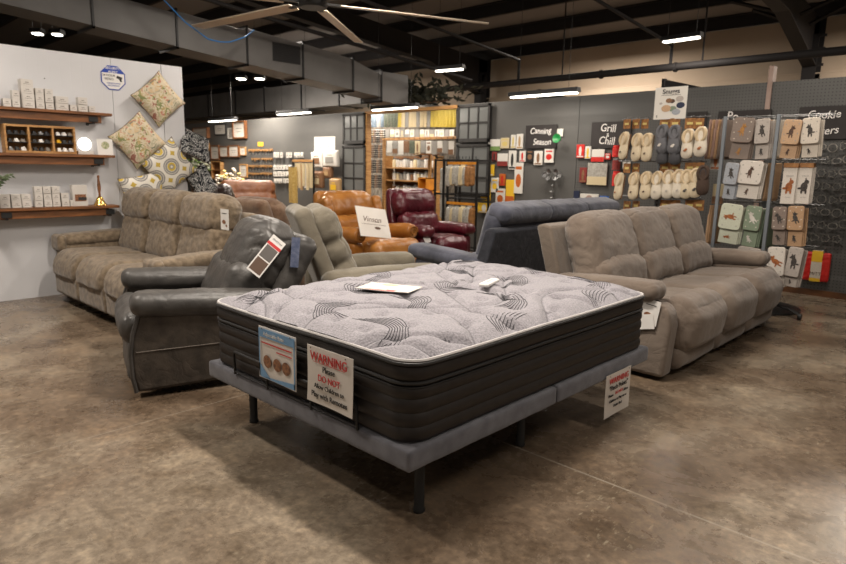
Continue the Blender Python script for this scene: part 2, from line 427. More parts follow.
# sprinkler / heater pipes
def pipe(pts, r, label, name='ceiling_pipe', mat=M_steelbeam, group=None):
    e = empty(name, pts[0], 0, label, 'pipe', group)
    o = Vector(pts[0]); mb = MB(); mb.tube([Vector(p) - o for p in pts], r, 10); mb.build('pipe_run', mat, e, smooth=True)
    return e
e = pipe([(-9.25, 9.5, 2.90), (4, 9.5, 2.915)], .055, 'long dark pipe running level above the grey pegboard partition')
for x in (-9.2, -8.05, -5.2, -4.0):
    mb = MB(); mb.tube([(x + 9.25 - .02, 0, 0), (x + 9.25 + .02, 0, 0)], .07, 10); mb.build('coupling', M_steelbeam, e)
for x in (-5.92, -3.62):
    mb = MB(); mb.tube([(x + 9.25, 0, 0), (x + 9.25, 0, 1.3)], .012, 6); mb.build('hanger_rod', M_steelbeam, e)
# ---------------------------------------------------------------- upholstery materials
def suede(name, c1, c2, rough=.9, scale=7, sheen=.25):
    return pm(name, c1, c2, scale=scale, rough=rough, bump=.25, bscale=160, crease=.22, sheen=sheen, spec=.2, detail=8, contrast=(.38, .62), dist=.004)
M_brownsuede = suede('brown_brushed_suede', hexc('635646'), hexc('7f705d'), scale=22)
M_taupe = suede('taupe_microfibre', hexc('6c6056'), hexc('7b6f64'), scale=3)
M_taupeshell = suede('taupe_flat_fabric', hexc('655a50'), hexc('6d6257'), scale=3)
M_navy = suede('slate_navy_velvet', hexc('3c3e48'), hexc('555763'), scale=5)
M_navyshell = suede('dark_slate_back_fabric', hexc('2e3036'), hexc('3a3b42'), scale=14, sheen=.1)
M_charleather = pm('charcoal_leather', hexc('3c3a38'), hexc('4a4744'), scale=9, rough=.46, bump=.15, bscale=90, crease=.16, spec=.5, dist=.004)
M_charside = suede('charcoal_side_suede', hexc('3c3630'), hexc('4e463e'), scale=12, rough=.75, sheen=.1)
M_caramel = pm('caramel_leather', hexc('8c5822'), hexc('a36d32'), scale=5, rough=.33, bump=.12, bscale=70, crease=.15, spec=.55, dist=.004)
M_burg = pm('burgundy_leather', hexc('430f19'), hexc('52131f'), scale=5, rough=.28, bump=.1, bscale=70, crease=.28, spec=.6, dist=.004)
M_beige = suede('beige_grey_fabric', hexc('6e675a'), hexc('7a7365'), scale=4)
M_dkbrown = pm('dark_brown_leather', hexc('2c211e'), hexc('352825'), scale=5, rough=.3, bump=.1, bscale=70, crease=.28, spec=.6, dist=.004)
M_redbrown = pm('saddle_brown_leather', hexc('6f4023'), hexc('81502d'), scale=5, rough=.45, bump=.1, bscale=70, crease=.28, dist=.004)
M_mocha = suede('mocha_suede', hexc('5d4636'), hexc('76604d'), scale=8)
M_thread = pm('stitch_thread', hexc('6a625a'), rough=.8)
M_piping = pm('dark_piping', hexc('3a322b'), rough=.8)

def bow(sy, amt):
    return lambda p: Vector((p.x, p.y, p.z))

def place(root): return root

# ---------------------------------------------------------------- brown three-seat reclining sofa by the white wall
def brown_sofa():
    W = 2.50; D = 1.02
    e = empty('reclining_sofa', (-5.93, 1.93, 0), 0, 'three-seat brushed brown suede sofa along the white wall under the patterned cushions', 'sofa')
    m = M_brownsuede
    mb = MB(); mb.b(-1.06, 1.06, .06, .95, .05, .30)
    mb.build('base', M_black, e)
    aw = .24; sw = (W - 2 * aw) / 3
    for k in range(3):
        x = -W / 2 + aw + sw * (k + .5)
        # front apron roll
        pad('footrest', e, m, (sw + .005, .16, .27), Tm(x, .05, .215), .05, (0, .08, 0), 16, wr=(.006, 7), seed=k)
        pad('seat_cushion', e, m, (sw + .012, .74, .235), Tm(x, .325, .405, rx=-3), .09, (.0, .04, .10), 20, wr=(.010, 6), seed=k + 3,
            creases=[(0, -sw / 2, .03, .05), (0, sw / 2, .03, .05)], folds=[(1, 60, .003, 0, sw / 2, .05)],
            fn=lambda p: Vector((p.x, p.y, p.z - .07 * max(0, (-p.y - .22) / .15) ** 1.5)))
        w2 = sw + .03
        lb = Tm(x, .74, .66, rx=-14)
        pad('back_cushion', e, m, (w2, .24, .44), lb, .10, (0, .10, .02), 20, wr=(.010, 6), seed=k + 11, creases=[(0, -w2 / 2, .05, .12), (0, w2 / 2, .05, .12)],
            folds=[(2, 55, .004, 0, w2 / 2, .07), (2, 55, .004, 0, -w2 / 2, .07)])
        pad('head_cushion', e, m, (w2 + .02, .31, .36), Tm(x, .80, .945, rx=-14), .13, (0, .06, .05), 22, wr=(.011, 6), seed=k + 21, creases=[(0, -w2 / 2, .05, .10), (0, w2 / 2, .05, .10)],
            folds=[(2, 60, .006, 0, w2 / 2, .08), (2, 60, .006, 0, -w2 / 2, .08)])
    pad('back_shell', e, m, (2.3, .12, .85), Tm(0, .93, .55, rx=-8), .05, n=16)
    for s in (-1, 1):
        x = s * (W / 2 - aw / 2)
        a = pad('armrest', e, m, (aw - .02, .88, .52), Tm(x, .51, .32), .05, (.05, .02, 0), 18, wr=(.005, 5), seed=s)
        pad('arm_pad', a, m, (aw + .01, .88, .125), Tm(x, .52, .605, rx=1.5), .055, (.02, .0, .12), 22, wr=(.006, 6), seed=s + 5)
        pad('arm_pad_roll', a, m, (aw + .02, .09, .17), Tm(x, .075, .57), .043, (.02, .0, .0), 12, wr=(.004, 8), seed=s + 8)
    return e
brown_sofa()

# ---------------------------------------------------------------- taupe three-seat reclining sofa on the right
def taupe_sofa():
    W = 2.50
    e = empty('reclining_sofa', (-1.60, 5.23, 0), R(90), 'three-seat taupe microfibre reclining sofa to the right of the bed', 'sofa')
    m = M_taupe
    mb = MB(); mb.b(-1.15, 1.15, .08, .92, .03, .30); mb.build('base', M_black, e)
    aw = .17; sw = (W - 2 * aw) / 3
    for k in range(3):
        x = -W / 2 + aw + sw * (k + .5)
        # padded chaise that rolls over the front
        def roll(p):
            return p
        pad('seat_cushion', e, m, (sw, .78, .20), Tm(x, .38, .405, rx=-4), .09, (0, .0, .12), 18, wr=(.009, 5), seed=k,
            creases=[(0, -sw / 2, .03, .05), (0, sw / 2, .03, .05)])
        pad('footrest', e, m, (sw - .004, .30, .385), Tm(x, .03, .345, rx=7), .13, (.015, .22, .10), 22, wr=(.009, 5), seed=k + 4,
            creases=[(0, -sw / 2, .04, .12), (0, sw / 2, .04, .12)], folds=[(2, 45, .0035, 0, sw / 2, .06), (0, 42, .003, 2, -.2, .08)])
        pad('footrest_roll', e, m, (sw - .015, .20, .17), Tm(x, .045, .125), .07, (0, .05, 0), 16, wr=(.006, 6), seed=k + 9)
        w2 = sw + .05
        def lean(p): return p
        pad('head_cushion', e, m, (w2, .27, .60), Tm(x, .755, .765, rx=-16), .12, (.0, .12, .03), 26, wr=(.012, 4.5), seed=k + 11,
            creases=[(0, -w2 / 2, .06, .07), (0, w2 / 2, .06, .07)],
            folds=[(2, 50, .005, 0, -w2 / 2, .08), (2, 50, .005, 0, w2 / 2, .08), (0, 45, .005, 2, -.25, .09)],
            fn=lambda p: Vector((p.x, p.y - .02 * math.cos(p.z * 5), p.z + .02 * (1 - (p.x / .4) ** 2))))
        pad('lumbar_cushion', e, m, (w2 - .05, .20, .30), Tm(x, .615, .615, rx=-12), .09, (.02, .18, .10), 20, wr=(.010, 5), seed=k + 21,
            folds=[(0, 48, .005, 2, .15, .05), (0, 40, .004, 2, -.1, .05)],
            fn=lambda p: Vector((p.x, p.y, p.z - .30 * p.x * p.x)))
    mb = MB()
    mb.prism([(.72, .22), (.84, .22), (1.06, .97), (1.0, .99), (.93, .97)], -W / 2 + .04, W / 2 - .04, 'x')
    mb.build('back_shell', M_taupeshell, e, bevel=.02, bseg=3, smooth=True)
    for s in (-1, 1):
        x = s * (W / 2 - aw / 2)
        mb = MB()
        prof = [(-.01, .03), (.02, .0301), (.95, .03), (.95, .50), (.10, .535), (.03, .53), (-.02, .48), (-.035, .38), (-.02, .2)]
        mb.prism(prof, x - aw / 2 + .01, x + aw / 2 - .015, 'x')
        a = mb.build('armrest', m, e, bevel=.028, bseg=4, smooth=True)
        pad('arm_pad', a, m, (aw + .07, .80, .13), Tm(x + s * .015, .46, .585, rx=-3), .062, (.03, 0, .2), 24, wr=(.006, 6), seed=s + 5,
            folds=[(0, 60, .004, 1, -.4, .06)])
        if s == -1:
            pass
    return e
taupe_sofa()

# ---------------------------------------------------------------- slate navy reclining sofa seen from behind
def navy_sofa():
    W = 2.42
    e = empty('reclining_sofa', (-4.22, 5.44, 0), R(-90), 'slate blue reclining sofa seen from behind, back to back with the taupe sofa', 'sofa')
    m = M_navy
    MB().b(-1.1, 1.1, .08, .85, .03, .30).build('base', M_black, e)
    aw = .2; sw = (W - 2 * aw) / 3
    for k in range(3):
        x = -W / 2 + aw + sw * (k + .5)
        pad('seat_cushion', e, m, (sw, .78, .2), Tm(x, .34, .40), .08, (0, 0, .1), 12, wr=(.006, 5), seed=k)
        pad('footrest', e, m, (sw, .16, .36), Tm(x, .02, .27), .07, (0, .1, 0), 12, wr=(.005, 5), seed=k + 2)
        w2 = sw + .10
        pad('back_cushion', e, m, (w2, .20, .80), Tm(x, .76, .66, rx=-17), .07, (.0, .10, .02), 24, wr=(.006, 5), seed=k + 11,
            creases=[(0, -w2 / 2, .04, .04), (0, w2 / 2, .04, .04)], folds=[(2, 45, .002, 0, w2 / 2, .08)])
        pad('head_cushion', e, m, (w2 + .01, .25, .16), Tm(x, .90, 1.005, rx=-17), .07, (.0, .05, .08), 20, wr=(.006, 5), seed=k + 21,
            creases=[(0, -w2 / 2, .04, .10), (0, w2 / 2, .04, .10)])
    mb = MB(); mb.prism([(.66, .2), (.80, .2), (1.0, .86), (.97, .885), (.92, .885), (.88, .86)], -W / 2 + .03, W / 2 - .03, 'x')
    mb.build('back_shell', M_navyshell, e, bevel=.015, bseg=3, smooth=True)
    for s in (-1, 1):
        x = s * (W / 2 - aw / 2)
        a = pad('armrest', e, m, (aw - .03, .86, .5), Tm(x, .46, .29), .05, n=12)
        pad('arm_pad', a, m, (aw + .05, .88, .13), Tm(x, .40, .575, rx=-4), .06, (.02, 0, .2), 20, wr=(.004, 5), seed=s)
    return e
navy_sofa()

# ---------------------------------------------------------------- charcoal leather recliner left of the bed
def charcoal_recliner():
    W = 1.10
    e = empty('recliner', (-4.13, 1.62, 0), R(-18), 'charcoal leather recliner with swatch tag, left of the bed foot', 'recliner')
    m = M_charleather
    MB().b(-.36, .36, .08, .80, .0, .12).build('base', M_black, e)
    aw = .18; sw = W - 2 * aw
    pad('seat_cushion', e, m, (sw, .62, .22), Tm(0, .28, .38, rx=-5), .09, (0, .03, .12), 18, wr=(.01, 6), seed=2)
    pad('footrest', e, m, (sw + .01, .18, .22), Tm(0, -.05, .39, rx=0), .09, (.0, .12, .05), 18, wr=(.009, 7), seed=4, folds=[(0, 45, .005, 2, .1, .06)])
    pad('footrest_roll', e, m, (sw - .01, .15, .28), Tm(0, -.03, .17, rx=-4), .07, (0, .12, 0), 18, wr=(.008, 7), seed=5)
    for s in (-1, 1):
        x = s * (W / 2 - aw / 2)
        mb = MB()
        prof = [(q0 - .09, q1) for q0, q1 in [(.015, .04), (.86, .06), (.86, .50), (.10, .545), (.055, .535), (.01, .40), (-.008, .28), (-.005, .14)]]
        mb.prism(prof, x - aw / 2 + .03, x + aw / 2 - .03, 'x')
        a = mb.build('armrest', M_charside, e, bevel=.02, bseg=3, smooth=True)
        pad('arm_pad', a, m, (aw + .02, .88, .135), Tm(x, .355, .548, rx=-3.2), .06, (.05, 0, .22), 22, wr=(.005, 7), seed=s + 5)
        # leather border round the suede side panel and the stitched seams
        mb = MB()
        xo = x + s * (aw / 2 - .026)
        mb.tube([(xo, -.04, .53), (xo, -.082, .40), (xo, -.10, .28), (xo, -.097, .14), (xo, -.08, .045)], .012, 8)
        mb.build('side_border', m, a, smooth=True)
        mb = MB(); mb.tube([(xo - s * .002, -.07, .29), (xo - s * .002, .77, .295)], .0035, 5)
        mb.tube([(xo - s * .002, .50, .06), (xo - s * .002, .50, .29)], .0025, 5); mb.build('stitching', M_thread, a)
    # tall puffed back leaning backwards
    B = Tm(0, .76, .74, rx=-24)
    wf = dict(wr=(.009, 6))
    pad('lumbar_cushion', e, m, (sw + .06, .26, .42), Tm(0, .60, .56, rx=-22), .11, (.03, .1, .06), 22, seed=7, folds=[(0, 50, .006, 2, .2, .07)], **wf)
    hd = pad('head_cushion', e, m, (.68, .33, .54), Tm(.05, .765, .765, rx=-28), .15, (.03, .18, .06), 34, seed=9, wr=(.006, 5),
        folds=[(0, 60, .006, 2, -.22, .07), (2, 55, .007, 0, .34, .06), (2, 55, .007, 0, -.34, .06)])
    pad('back_shell', e, m, (.72, .17, .66), Tm(.05, .90, .62, rx=-28), .07, (0, .03, .0), 20, wr=(.005, 5), seed=12,
        folds=[(2, 60, .004, 0, .37, .06)])
    return e, hd
REC, REC_HEAD = charcoal_recliner()

# ---------------------------------------------------------------- leather recliners of the back row
def recliner(loc, rz, label, m, W=.94, D=.92, top=1.06, lean=-16, arm='roll', tall=True, extend=0, arm_z=.6, wing=False, seed=0, back_y=.74, slack=False):
    e = empty('recliner', loc, R(rz), label, 'recliner')
    MB().b(-W / 2 + .12, W / 2 - .12, .1, D - .1, .0, .22).build('base', M_black, e)
    aw = .2; sw = W - 2 * aw
    pad('seat_cushion', e, m, (sw + .01, .64, .22), Tm(0, .32, .39, rx=-4), .09, (0, .03, .15), 16, wr=(.008, 6), seed=seed)
    pad('footrest', e, m, (sw + (.12 if extend else 0), .22, .40), Tm(0, -.02 - extend, .31 + extend * .2, rx=-14 if extend else 0), .10, (0, .15, .05), 20, wr=(.008, 6), seed=seed + 1,
        folds=[(2, 55, .004, 0, sw / 2, .05), (2, 55, .004, 0, -sw / 2, .05)])
    for s in (-1, 1):
        x = s * (W / 2 - aw / 2)
        if arm == 'roll':
            a = pad('armrest', e, m, (aw - .03, D - .12, .46), Tm(x, D / 2 - .01, .27), .04, (0, 0, 0), 14, seed=s)
            # scrolled arm: a fat roll with a spiral face
            mb = MB(); n = 10
            pts = [(x + s * .02, .0 + t * (D - .14) / n, arm_z - .06 + .025 * math.cos(t / n * 3)) for t in range(n + 1)]
            mb.tube(pts, [.085, .10] + [.098 - .002 * t for t in range(n - 1)], 20)
            r = mb.build('arm_roll', m, a, smooth=True, bevel=.012)
            mb = MB(); sp = []
            for t in range(26):
                q = t / 25 * 4.2 * math.pi; rr = .085 * (1 - t / 30)
                sp.append((x + s * .02 + rr * math.cos(q) , -.006 - .012 * t / 25, arm_z - .045 + rr * math.sin(q)))
            mb.tube(sp, .010, 6); mb.build('arm_scroll', m, a, smooth=True)
        else:
            a = pad('armrest', e, m, (aw - .03, D - .12, .46), Tm(x, D / 2 - .01, .27), .05, (0, 0, 0), 14, seed=s)
            pad('arm_pad', a, m, (aw + .03, D - .06, .15), Tm(x, D / 2 - .05, arm_z - .055, rx=-2), .07, (.04, 0, .18), 22, wr=(.008, 6), seed=s + 3 + seed,
                folds=[(0, 60, .004, 1, -.4, .08)])
    hb = top - .42
    if tall:
        pad('lumbar_cushion', e, m, (sw + .12, .24, hb * .52), Tm(0, back_y - .09, .42 + hb * .30, rx=lean), .10, (.03, .12, .05), 22, wr=(.010, 6), seed=seed + 7,
            folds=[(0, 50, .006, 2, hb * .22, .06)])
        pad('head_cushion', e, m, (sw + .20, .27, hb * .56), Tm(0, back_y + .03, top - hb * .27, rx=lean), .13, (.02, .12, .08), 26, wr=(.011, 5), seed=seed + 9,
            folds=[(0, 55, .006, 2, -hb * .25, .07), (2, 50, .005, 0, sw / 2 + .1, .06), (2, 50, .005, 0, -sw / 2 - .1, .06)],
            fn=lambda p: Vector((p.x * (1 - .25 * max(0, p.z) / hb), p.y, p.z)))
    else:
        pad('back_cushion', e, m, (sw + .16, .24, hb + .02), Tm(0, back_y, .42 + hb / 2, rx=lean), .11, (.02, .12, .04), 26, wr=(.012, 5), seed=seed + 7,
            creases=[(2, .06, .035, .10), (2, -.12, .035, .08)], folds=[(0, 55, .007, 2, .06, .07), (2, 50, .005, 0, sw / 2 + .08, .06)])
    pad('back_shell', e, m, (sw + .22, .14, hb + .12), Tm(0, back_y + .13, .38 + hb / 2, rx=lean), .06, (0, .02, 0), 18, wr=(.005, 5), seed=seed + 12,
        fn=lambda p: Vector((p.x * (1 - .22 * max(0, p.z) / hb), p.y, p.z)))
    if wing:
        for s in (-1, 1):
            pad('wing', e, m, (.12, .26, hb * .72), Tm(s * (sw / 2 + .09), back_y - .06, top - hb * .45, rx=lean, rz=s * 4), .05, (.1, .05, .04), 20, wr=(.006, 6), seed=s + 20,
                folds=[(2, 70, .003, 1, -.13, .04)], fn=lambda p: Vector((p.x, p.y * (1 - .3 * abs(p.z)), p.z)))
    return e
CARA = recliner((-5.50, 5.13, 0), 90, 'caramel leather recliner with scroll arms and a printed card on its seat', M_caramel, W=1.02, D=.95, top=1.06, extend=.14, wing=True, arm_z=.63, seed=1, lean=-14)
BURG = recliner((-5.36, 6.12, 0), 84, 'burgundy leather recliner beside the caramel one', M_burg, W=.92, D=.98, top=1.08, arm='pad', seed=2, arm_z=.62, lean=-14)
BEIGE = recliner((-3.74, 3.92, 0), 153, 'beige-grey fabric recliner behind the charcoal recliner', M_beige, W=.92, D=1.05, top=1.07, arm='pad', tall=False, seed=3, lean=-20, arm_z=.58, back_y=.84)
MOCH = recliner((-5.55, 4.1, 0), -172, 'mocha suede recliner between the brown sofa and the beige-grey recliner', M_mocha, W=.94, D=.95, top=1.06, arm='pad', tall=True, seed=4, arm_z=.58)
recliner((-8.75, 5.7, 0), 150, 'dark brown leather recliner far behind the mocha recliner', M_dkbrown, W=.96, D=.95, top=1.06, arm='pad', tall=False, seed=5)
recliner((-10.6, 6.3, 0), 60, 'saddle brown leather recliner in the far corner beyond the brown sofa', M_redbrown, W=1.3, D=.95, top=1.06, arm='pad', tall=False, seed=6)
# ---------------------------------------------------------------- adjustable bed base and mattress
BX0, BX1, BY0, BY1 = -3.026, -1.506, 1.521, 3.551
M_basefab = pm('blue_grey_base_fabric', hexc('5d5d63'), hexc('6e6e74'), scale=14, rough=.9, bump=.3, bscale=300, sheen=.2, spec=.2, dist=.003, detail=6)
M_side = pm('black_brown_quilted_border', hexc('1d1815'), hexc('241e1b'), scale=20, rough=.5, spec=.45, bump=.1, bscale=250, dist=.002)
M_pipe = pm('black_mattress_piping', (.012, .011, .011), rough=.5)
M_trim = pm('white_gimp_edge', (.45, .43, .42), rough=.8)

bed = empty('adjustable_bed_base', ((BX0 + BX1) / 2, (BY0 + BY1) / 2, 0), 0, 'blue-grey upholstered adjustable bed base on black legs under the mattress', 'bed base')
def bl(x, y, z=0): return (x - (BX0 + BX1) / 2, y - (BY0 + BY1) / 2, z)
W2 = (BX1 - BX0) / 2; L2 = (BY1 - BY0) / 2
for s in (0, 1):
    y0, y1 = (-L2, -.003) if s == 0 else (.003, L2)
    pad('platform_half', bed, M_basefab, (2 * W2, y1 - y0, .088), Tm(0, (y0 + y1) / 2, .318), .014, (0, 0, 0), 34, wr=(.0015, 9), seed=s, folds=[(1, 50, .0012, 1, (y1 - y0) / 2 * (1 if s == 0 else -1), .12)])
for (x, y) in ((-W2 + .131, -L2 + .185), (W2 - .123, -L2 + .185), (W2 - .194, -.012), (-W2 + .13, .12), (-W2 + .13, L2 - .13), (W2 - .13, L2 - .20), (0, 0)):
    MB().lathe([(.0, 0), (.024, 0), (.026, .012), (.0215, .02), (.0215, .268), (.035, .27), (.035, .28), (0, .28)], (x, y, 0), 14).build('leg', M_black, bed, smooth=True)
MB().b(-.5, .5, -.85, .85, .20, .275).build('lift_mechanism', M_black, bed)
# mattress retainer bar across the foot
mb = MB()
yb = -L2 - .004
pts = [(-.47, yb, .36), (-.47, yb - .004, .46), (-.46, yb - .006, .477), (.46, yb - .006, .477), (.47, yb - .004, .46), (.47, yb, .36)]
mb.tube(pts, .0065, 8); mb.tube([(-.47, yb, .375), (.47, yb, .375)], .0055, 6)
for x in (-.17, .17): mb.tube([(x, yb - .004, .36), (x, yb - .006, .472)], .0055, 6)
mb.build('retainer_bar', M_black, bed, smooth=True)

def quilt_material():
    m = bpy.data.materials.new('quilted_knit_top'); m.use_nodes = True
    N = m.node_tree.nodes; L = m.node_tree.links; bs = N['Principled BSDF']
    at = N.new('ShaderNodeAttribute'); at.attribute_name = 'pattern'; at.attribute_type = 'GEOMETRY'
    tc = N.new('ShaderNodeTexCoord')
    vo = N.new('ShaderNodeTexVoronoi'); vo.inputs['Scale'].default_value = 95; L.new(tc.outputs['Object'], vo.inputs['Vector'])
    nz = N.new('ShaderNodeTexNoise'); nz.inputs['Scale'].default_value = 130; nz.inputs['Detail'].default_value = 5; L.new(tc.outputs['Object'], nz.inputs['Vector'])
    cr = N.new('ShaderNodeValToRGB'); cr.color_ramp.elements[0].position = .35; cr.color_ramp.elements[0].color = (*hexc('77757a'), 1)
    cr.color_ramp.elements[1].position = .6; cr.color_ramp.elements[1].color = (*hexc('949095'), 1)
    L.new(nz.outputs['Fac'], cr.inputs[0])
    mx = N.new('ShaderNodeMix'); mx.data_type = 'RGBA'; L.new(at.outputs['Fac'], mx.inputs[0]); L.new(cr.outputs[0], mx.inputs[6]); mx.inputs[7].default_value = (*hexc('25242a'), 1)
    L.new(mx.outputs[2], bs.inputs['Base Color'])
    bp = N.new('ShaderNodeBump'); bp.inputs['Strength'].default_value = .5; bp.inputs['Distance'].default_value = .004
    L.new(vo.outputs['Distance'], bp.inputs['Height']); L.new(bp.outputs[0], bs.inputs['Normal'])
    bs.inputs['Roughness'].default_value = .85; bs.inputs['Sheen Weight'].default_value = .2; bs.inputs['Specular IOR Level'].default_value = .2
    return m

def mattress():
    e = empty('mattress', (bed.location.x, bed.location.y, .367), 0, 'queen mattress with quilted pale grey top and dark ribbed sides', 'mattress')
    a, b = W2 - .024, L2 - .024; rc = .10       # half sizes, corner radius
    # rounded rectangle outline with smooth arcs
    def outline(off, n=10):
        pts = []
        r = rc + off
        for (cx, cy, q0) in ((a - rc, b - rc, 0), (-a + rc, b - rc, 90), (-a + rc, -b + rc, 180), (a - rc, -b + rc, 270)):
            for i in range(n + 1):
                q = R(q0 + 90 * i / n); pts.append((cx + r * math.cos(q), cy + r * math.sin(q)))
        # subdivide long sides
        out = []
        for i, p in enumerate(pts):
            q = pts[(i + 1) % len(pts)]; out.append(p)
            d = math.dist(p, q)
            if d > .2:
                k = int(d / .08)
                for j in range(1, k): out.append((p[0] + (q[0] - p[0]) * j / k, p[1] + (q[1] - p[1]) * j / k))
        return out
    # ribbed border: horizontal channels
    levels = [0, .055, .11, .165, .215]        # channel seams
    prof = []
    for i in range(len(levels) - 1):
        z0, z1 = levels[i], levels[i + 1]
        for t in (0, .12, .3, .5, .7, .88): prof.append((z0 + (z1 - z0) * t + .004, .010 * math.sin(math.pi * max(.02, t)) ** .6 - .001))
    prof += [(.219, -.002), (.224, -.018), (.233, -.018), (.238, .0)]
    for t in (.15, .4, .65, .9): prof.append((.238 + .062 * t, .010 * math.sin(math.pi * t) ** .6))
    prof += [(.300, -.006), (.304, -.012)]
    prof = [(0.0, -.03), (.001, -.012)] + prof
    mb = MB(); rings = [outline(o) for z, o in prof]; n = len(rings[0]); vs = []
    for (z, o), ring in zip(prof, rings):
        for (x, y) in ring:
            sag = .010 * noise.noise(Vector((x * 1.3, y * 1.3, 3))) * (z / .3)
            bul = .004 * noise.noise(Vector((x * 4, y * 4, z * 5)))
            d = math.hypot(x, y); vs.append((x * (1 + bul), y * (1 + bul), z + sag))
    fs = [(i * n + j, i * n + (j + 1) % n, (i + 1) * n + (j + 1) % n, (i + 1) * n + j) for i in range(len(prof) - 1) for j in range(n)]
    fs.append(tuple(range(n))[::-1]); fs.append(tuple((len(prof) - 1) * n + j for j in range(n)))
    mb.add(vs, fs); mb.build('border', M_side, e, smooth=True)
    def sagz(x, y, z): return z + .010 * noise.noise(Vector((x * 1.3, y * 1.3, 3))) * (z / .3)
    for (z, off, r, mt, nm) in ((.232, .004, .0075, M_pipe, 'lower_piping'), (.306, .008, .008, M_pipe, 'upper_piping'), (.216, .006, .003, M_pipe, 'border_seam')):
        mb = MB(); mb.tube([(x, y, sagz(x, y, z)) for x, y in outline(off)], r, 8, closed=True); mb.build(nm, mt, e, smooth=True)
    mb = MB(); mb.tube([(x, y, sagz(x, y, .318)) for x, y in outline(.002)], .007, 6, closed=True); mb.build('edge_trim', M_trim, e, smooth=True)
    # quilted top with pattern
    NX, NY = 360, 480
    rnd = random.Random(5)
    tufts = []
    for i in range(7):
        for j in range(10):
            x = -a + .13 + (2 * a - .26) * i / 6 + (.05 if j % 2 else -.05) + rnd.uniform(-.02, .02); y = -b + .1 + (2 * b - .2) * j / 9 + rnd.uniform(-.02, .02)
            tufts.append((x, y))
    fans = []
    for j in range(5):
        for i in range(3):
            fans.append((-a + .20 + i * .50 + (.22 if j % 2 else 0), -b + .20 + j * .42, 1 if (i + j) % 2 else -1, rnd.uniform(-.15, .15)))
    leaves = [(-a + .35 + i * .42 + (.0 if j % 2 else .2), -b + .30 + j * .36) for j in range(5) for i in range(3)]
    def quilt_lines(x, y):
        d = 9
        for k in range(-2, 6):
            c = -a + k * .42 + .2 * math.sin(y * 4.3 + k * 1.0) + .12
            d = min(d, abs(x - c) * .75)
            c2 = -b + (k + 1) * .42 + .15 * math.sin(x * 4.6 + k * 2.1)
            d = min(d, abs(y - c2) * .85)
        return d
    def surf(x, y, dist):
        crown = .045 * min(1, math.sin(min(1, max(0, dist) / .13) * math.pi / 2)) + .012 * (1 - (x / a) ** 2)
        crown += .022 * math.exp(-(((x + .35) / .45) ** 2 + ((y - .75) / .30) ** 2))
        z = .318 + crown; dl = quilt_lines(x, y)
        z -= .020 * math.exp(-(dl / .022) ** 2)
        for (tx, ty) in tufts:
            if abs(x - tx) < .1 and abs(y - ty) < .1: z -= .024 * math.exp(-((x - tx) ** 2 + (y - ty) ** 2) / .0014)
        return z + .0035 * noise.noise(Vector((x * 9, y * 9, 0))) + .010 * noise.noise(Vector((x * 1.3, y * 1.3, 3)))
    vs = []; pat = []
    for j in range(NY + 1):
        v = j / NY * 2 - 1
        for i in range(NX + 1):
            u = i / NX * 2 - 1
            # squircle mapping onto the rounded rectangle
            x = u * a; y = v * b
            ex = max(0, abs(x) - (a - rc)); ey = max(0, abs(y) - (b - rc))
            if ex > 0 and ey > 0:
                m_ = max(ex, ey); l_ = math.hypot(ex, ey); k_ = m_ / l_
                x = math.copysign(a - rc + ex * k_, x); y = math.copysign(b - rc + ey * k_, y)
                dist = rc - m_
            else: dist = min(a - abs(x), b - abs(y))
            z = surf(x, y, dist)
            dl = quilt_lines(x, y)
            p = .62 * math.exp(-(dl / .0042) ** 2)
            for (tx, ty) in tufts:
                if abs(x - tx) < .1 and abs(y - ty) < .1:
                    d2 = (x - tx) ** 2 + (y - ty) ** 2
                    p = max(p, .45 * math.exp(-d2 / .00010))
            for (lx, ly) in leaves:
                dx, dy = x - lx, y - ly
                if abs(dx) < .03 and abs(dy) < .03:
                    l_ = math.hypot(dx / .026, dy / .016)
                    if l_ < 1 and math.sin((dx * .8 + dy) * 420 + math.sin(dx * 200)) > 0: p = max(p, .8)
            vs.append((x, y, z)); pat.append(p)
    fs = [(j * (NX + 1) + i, j * (NX + 1) + i + 1, (j + 1) * (NX + 1) + i + 1, (j + 1) * (NX + 1) + i) for j in range(NY) for i in range(NX)]
    me = bpy.data.meshes.new('pillow_top'); me.from_pydata(vs, [], fs)
    at = me.attributes.new('pattern', 'FLOAT', 'POINT'); at.data.foreach_set('value', pat)
    me.polygons.foreach_set('use_smooth', [True] * len(me.polygons)); me.materials.append(quilt_material())
    o = bpy.data.objects.new('pillow_top', me); COL.objects.link(o); o.parent = e
    # fans of curved embroidered lines that pinch in the middle
    M_emb = pm('dark_embroidery', hexc('2a292e'), rough=.8)
    for (fx, fy, fs_, fr) in fans:
        q = .78 + fr * 2.2; mb = MB()
        for k in range(8):
            u = (k - 3.5) / 3.5; seg = []
            for t in range(15):
                yy = -.16 + .32 * t / 14
                xx = u * (.036 + .40 * abs(yy + .03) ** 1.15) + fs_ * 3.2 * yy * yy
                x = fx + xx * math.cos(q) - yy * math.sin(q); y = fy + xx * math.sin(q) + yy * math.cos(q)
                d = min(a - abs(x), b - abs(y))
                if d < .02: continue
                seg.append((x, y, surf(x, y, d) + .0004))
            if len(seg) > 4: mb.tube(seg, [.0007] + [.0021] * (len(seg) - 2) + [.0008], 5)
        mb.build('embroidered_fan', M_emb, o, smooth=True)
    return e
mattress()
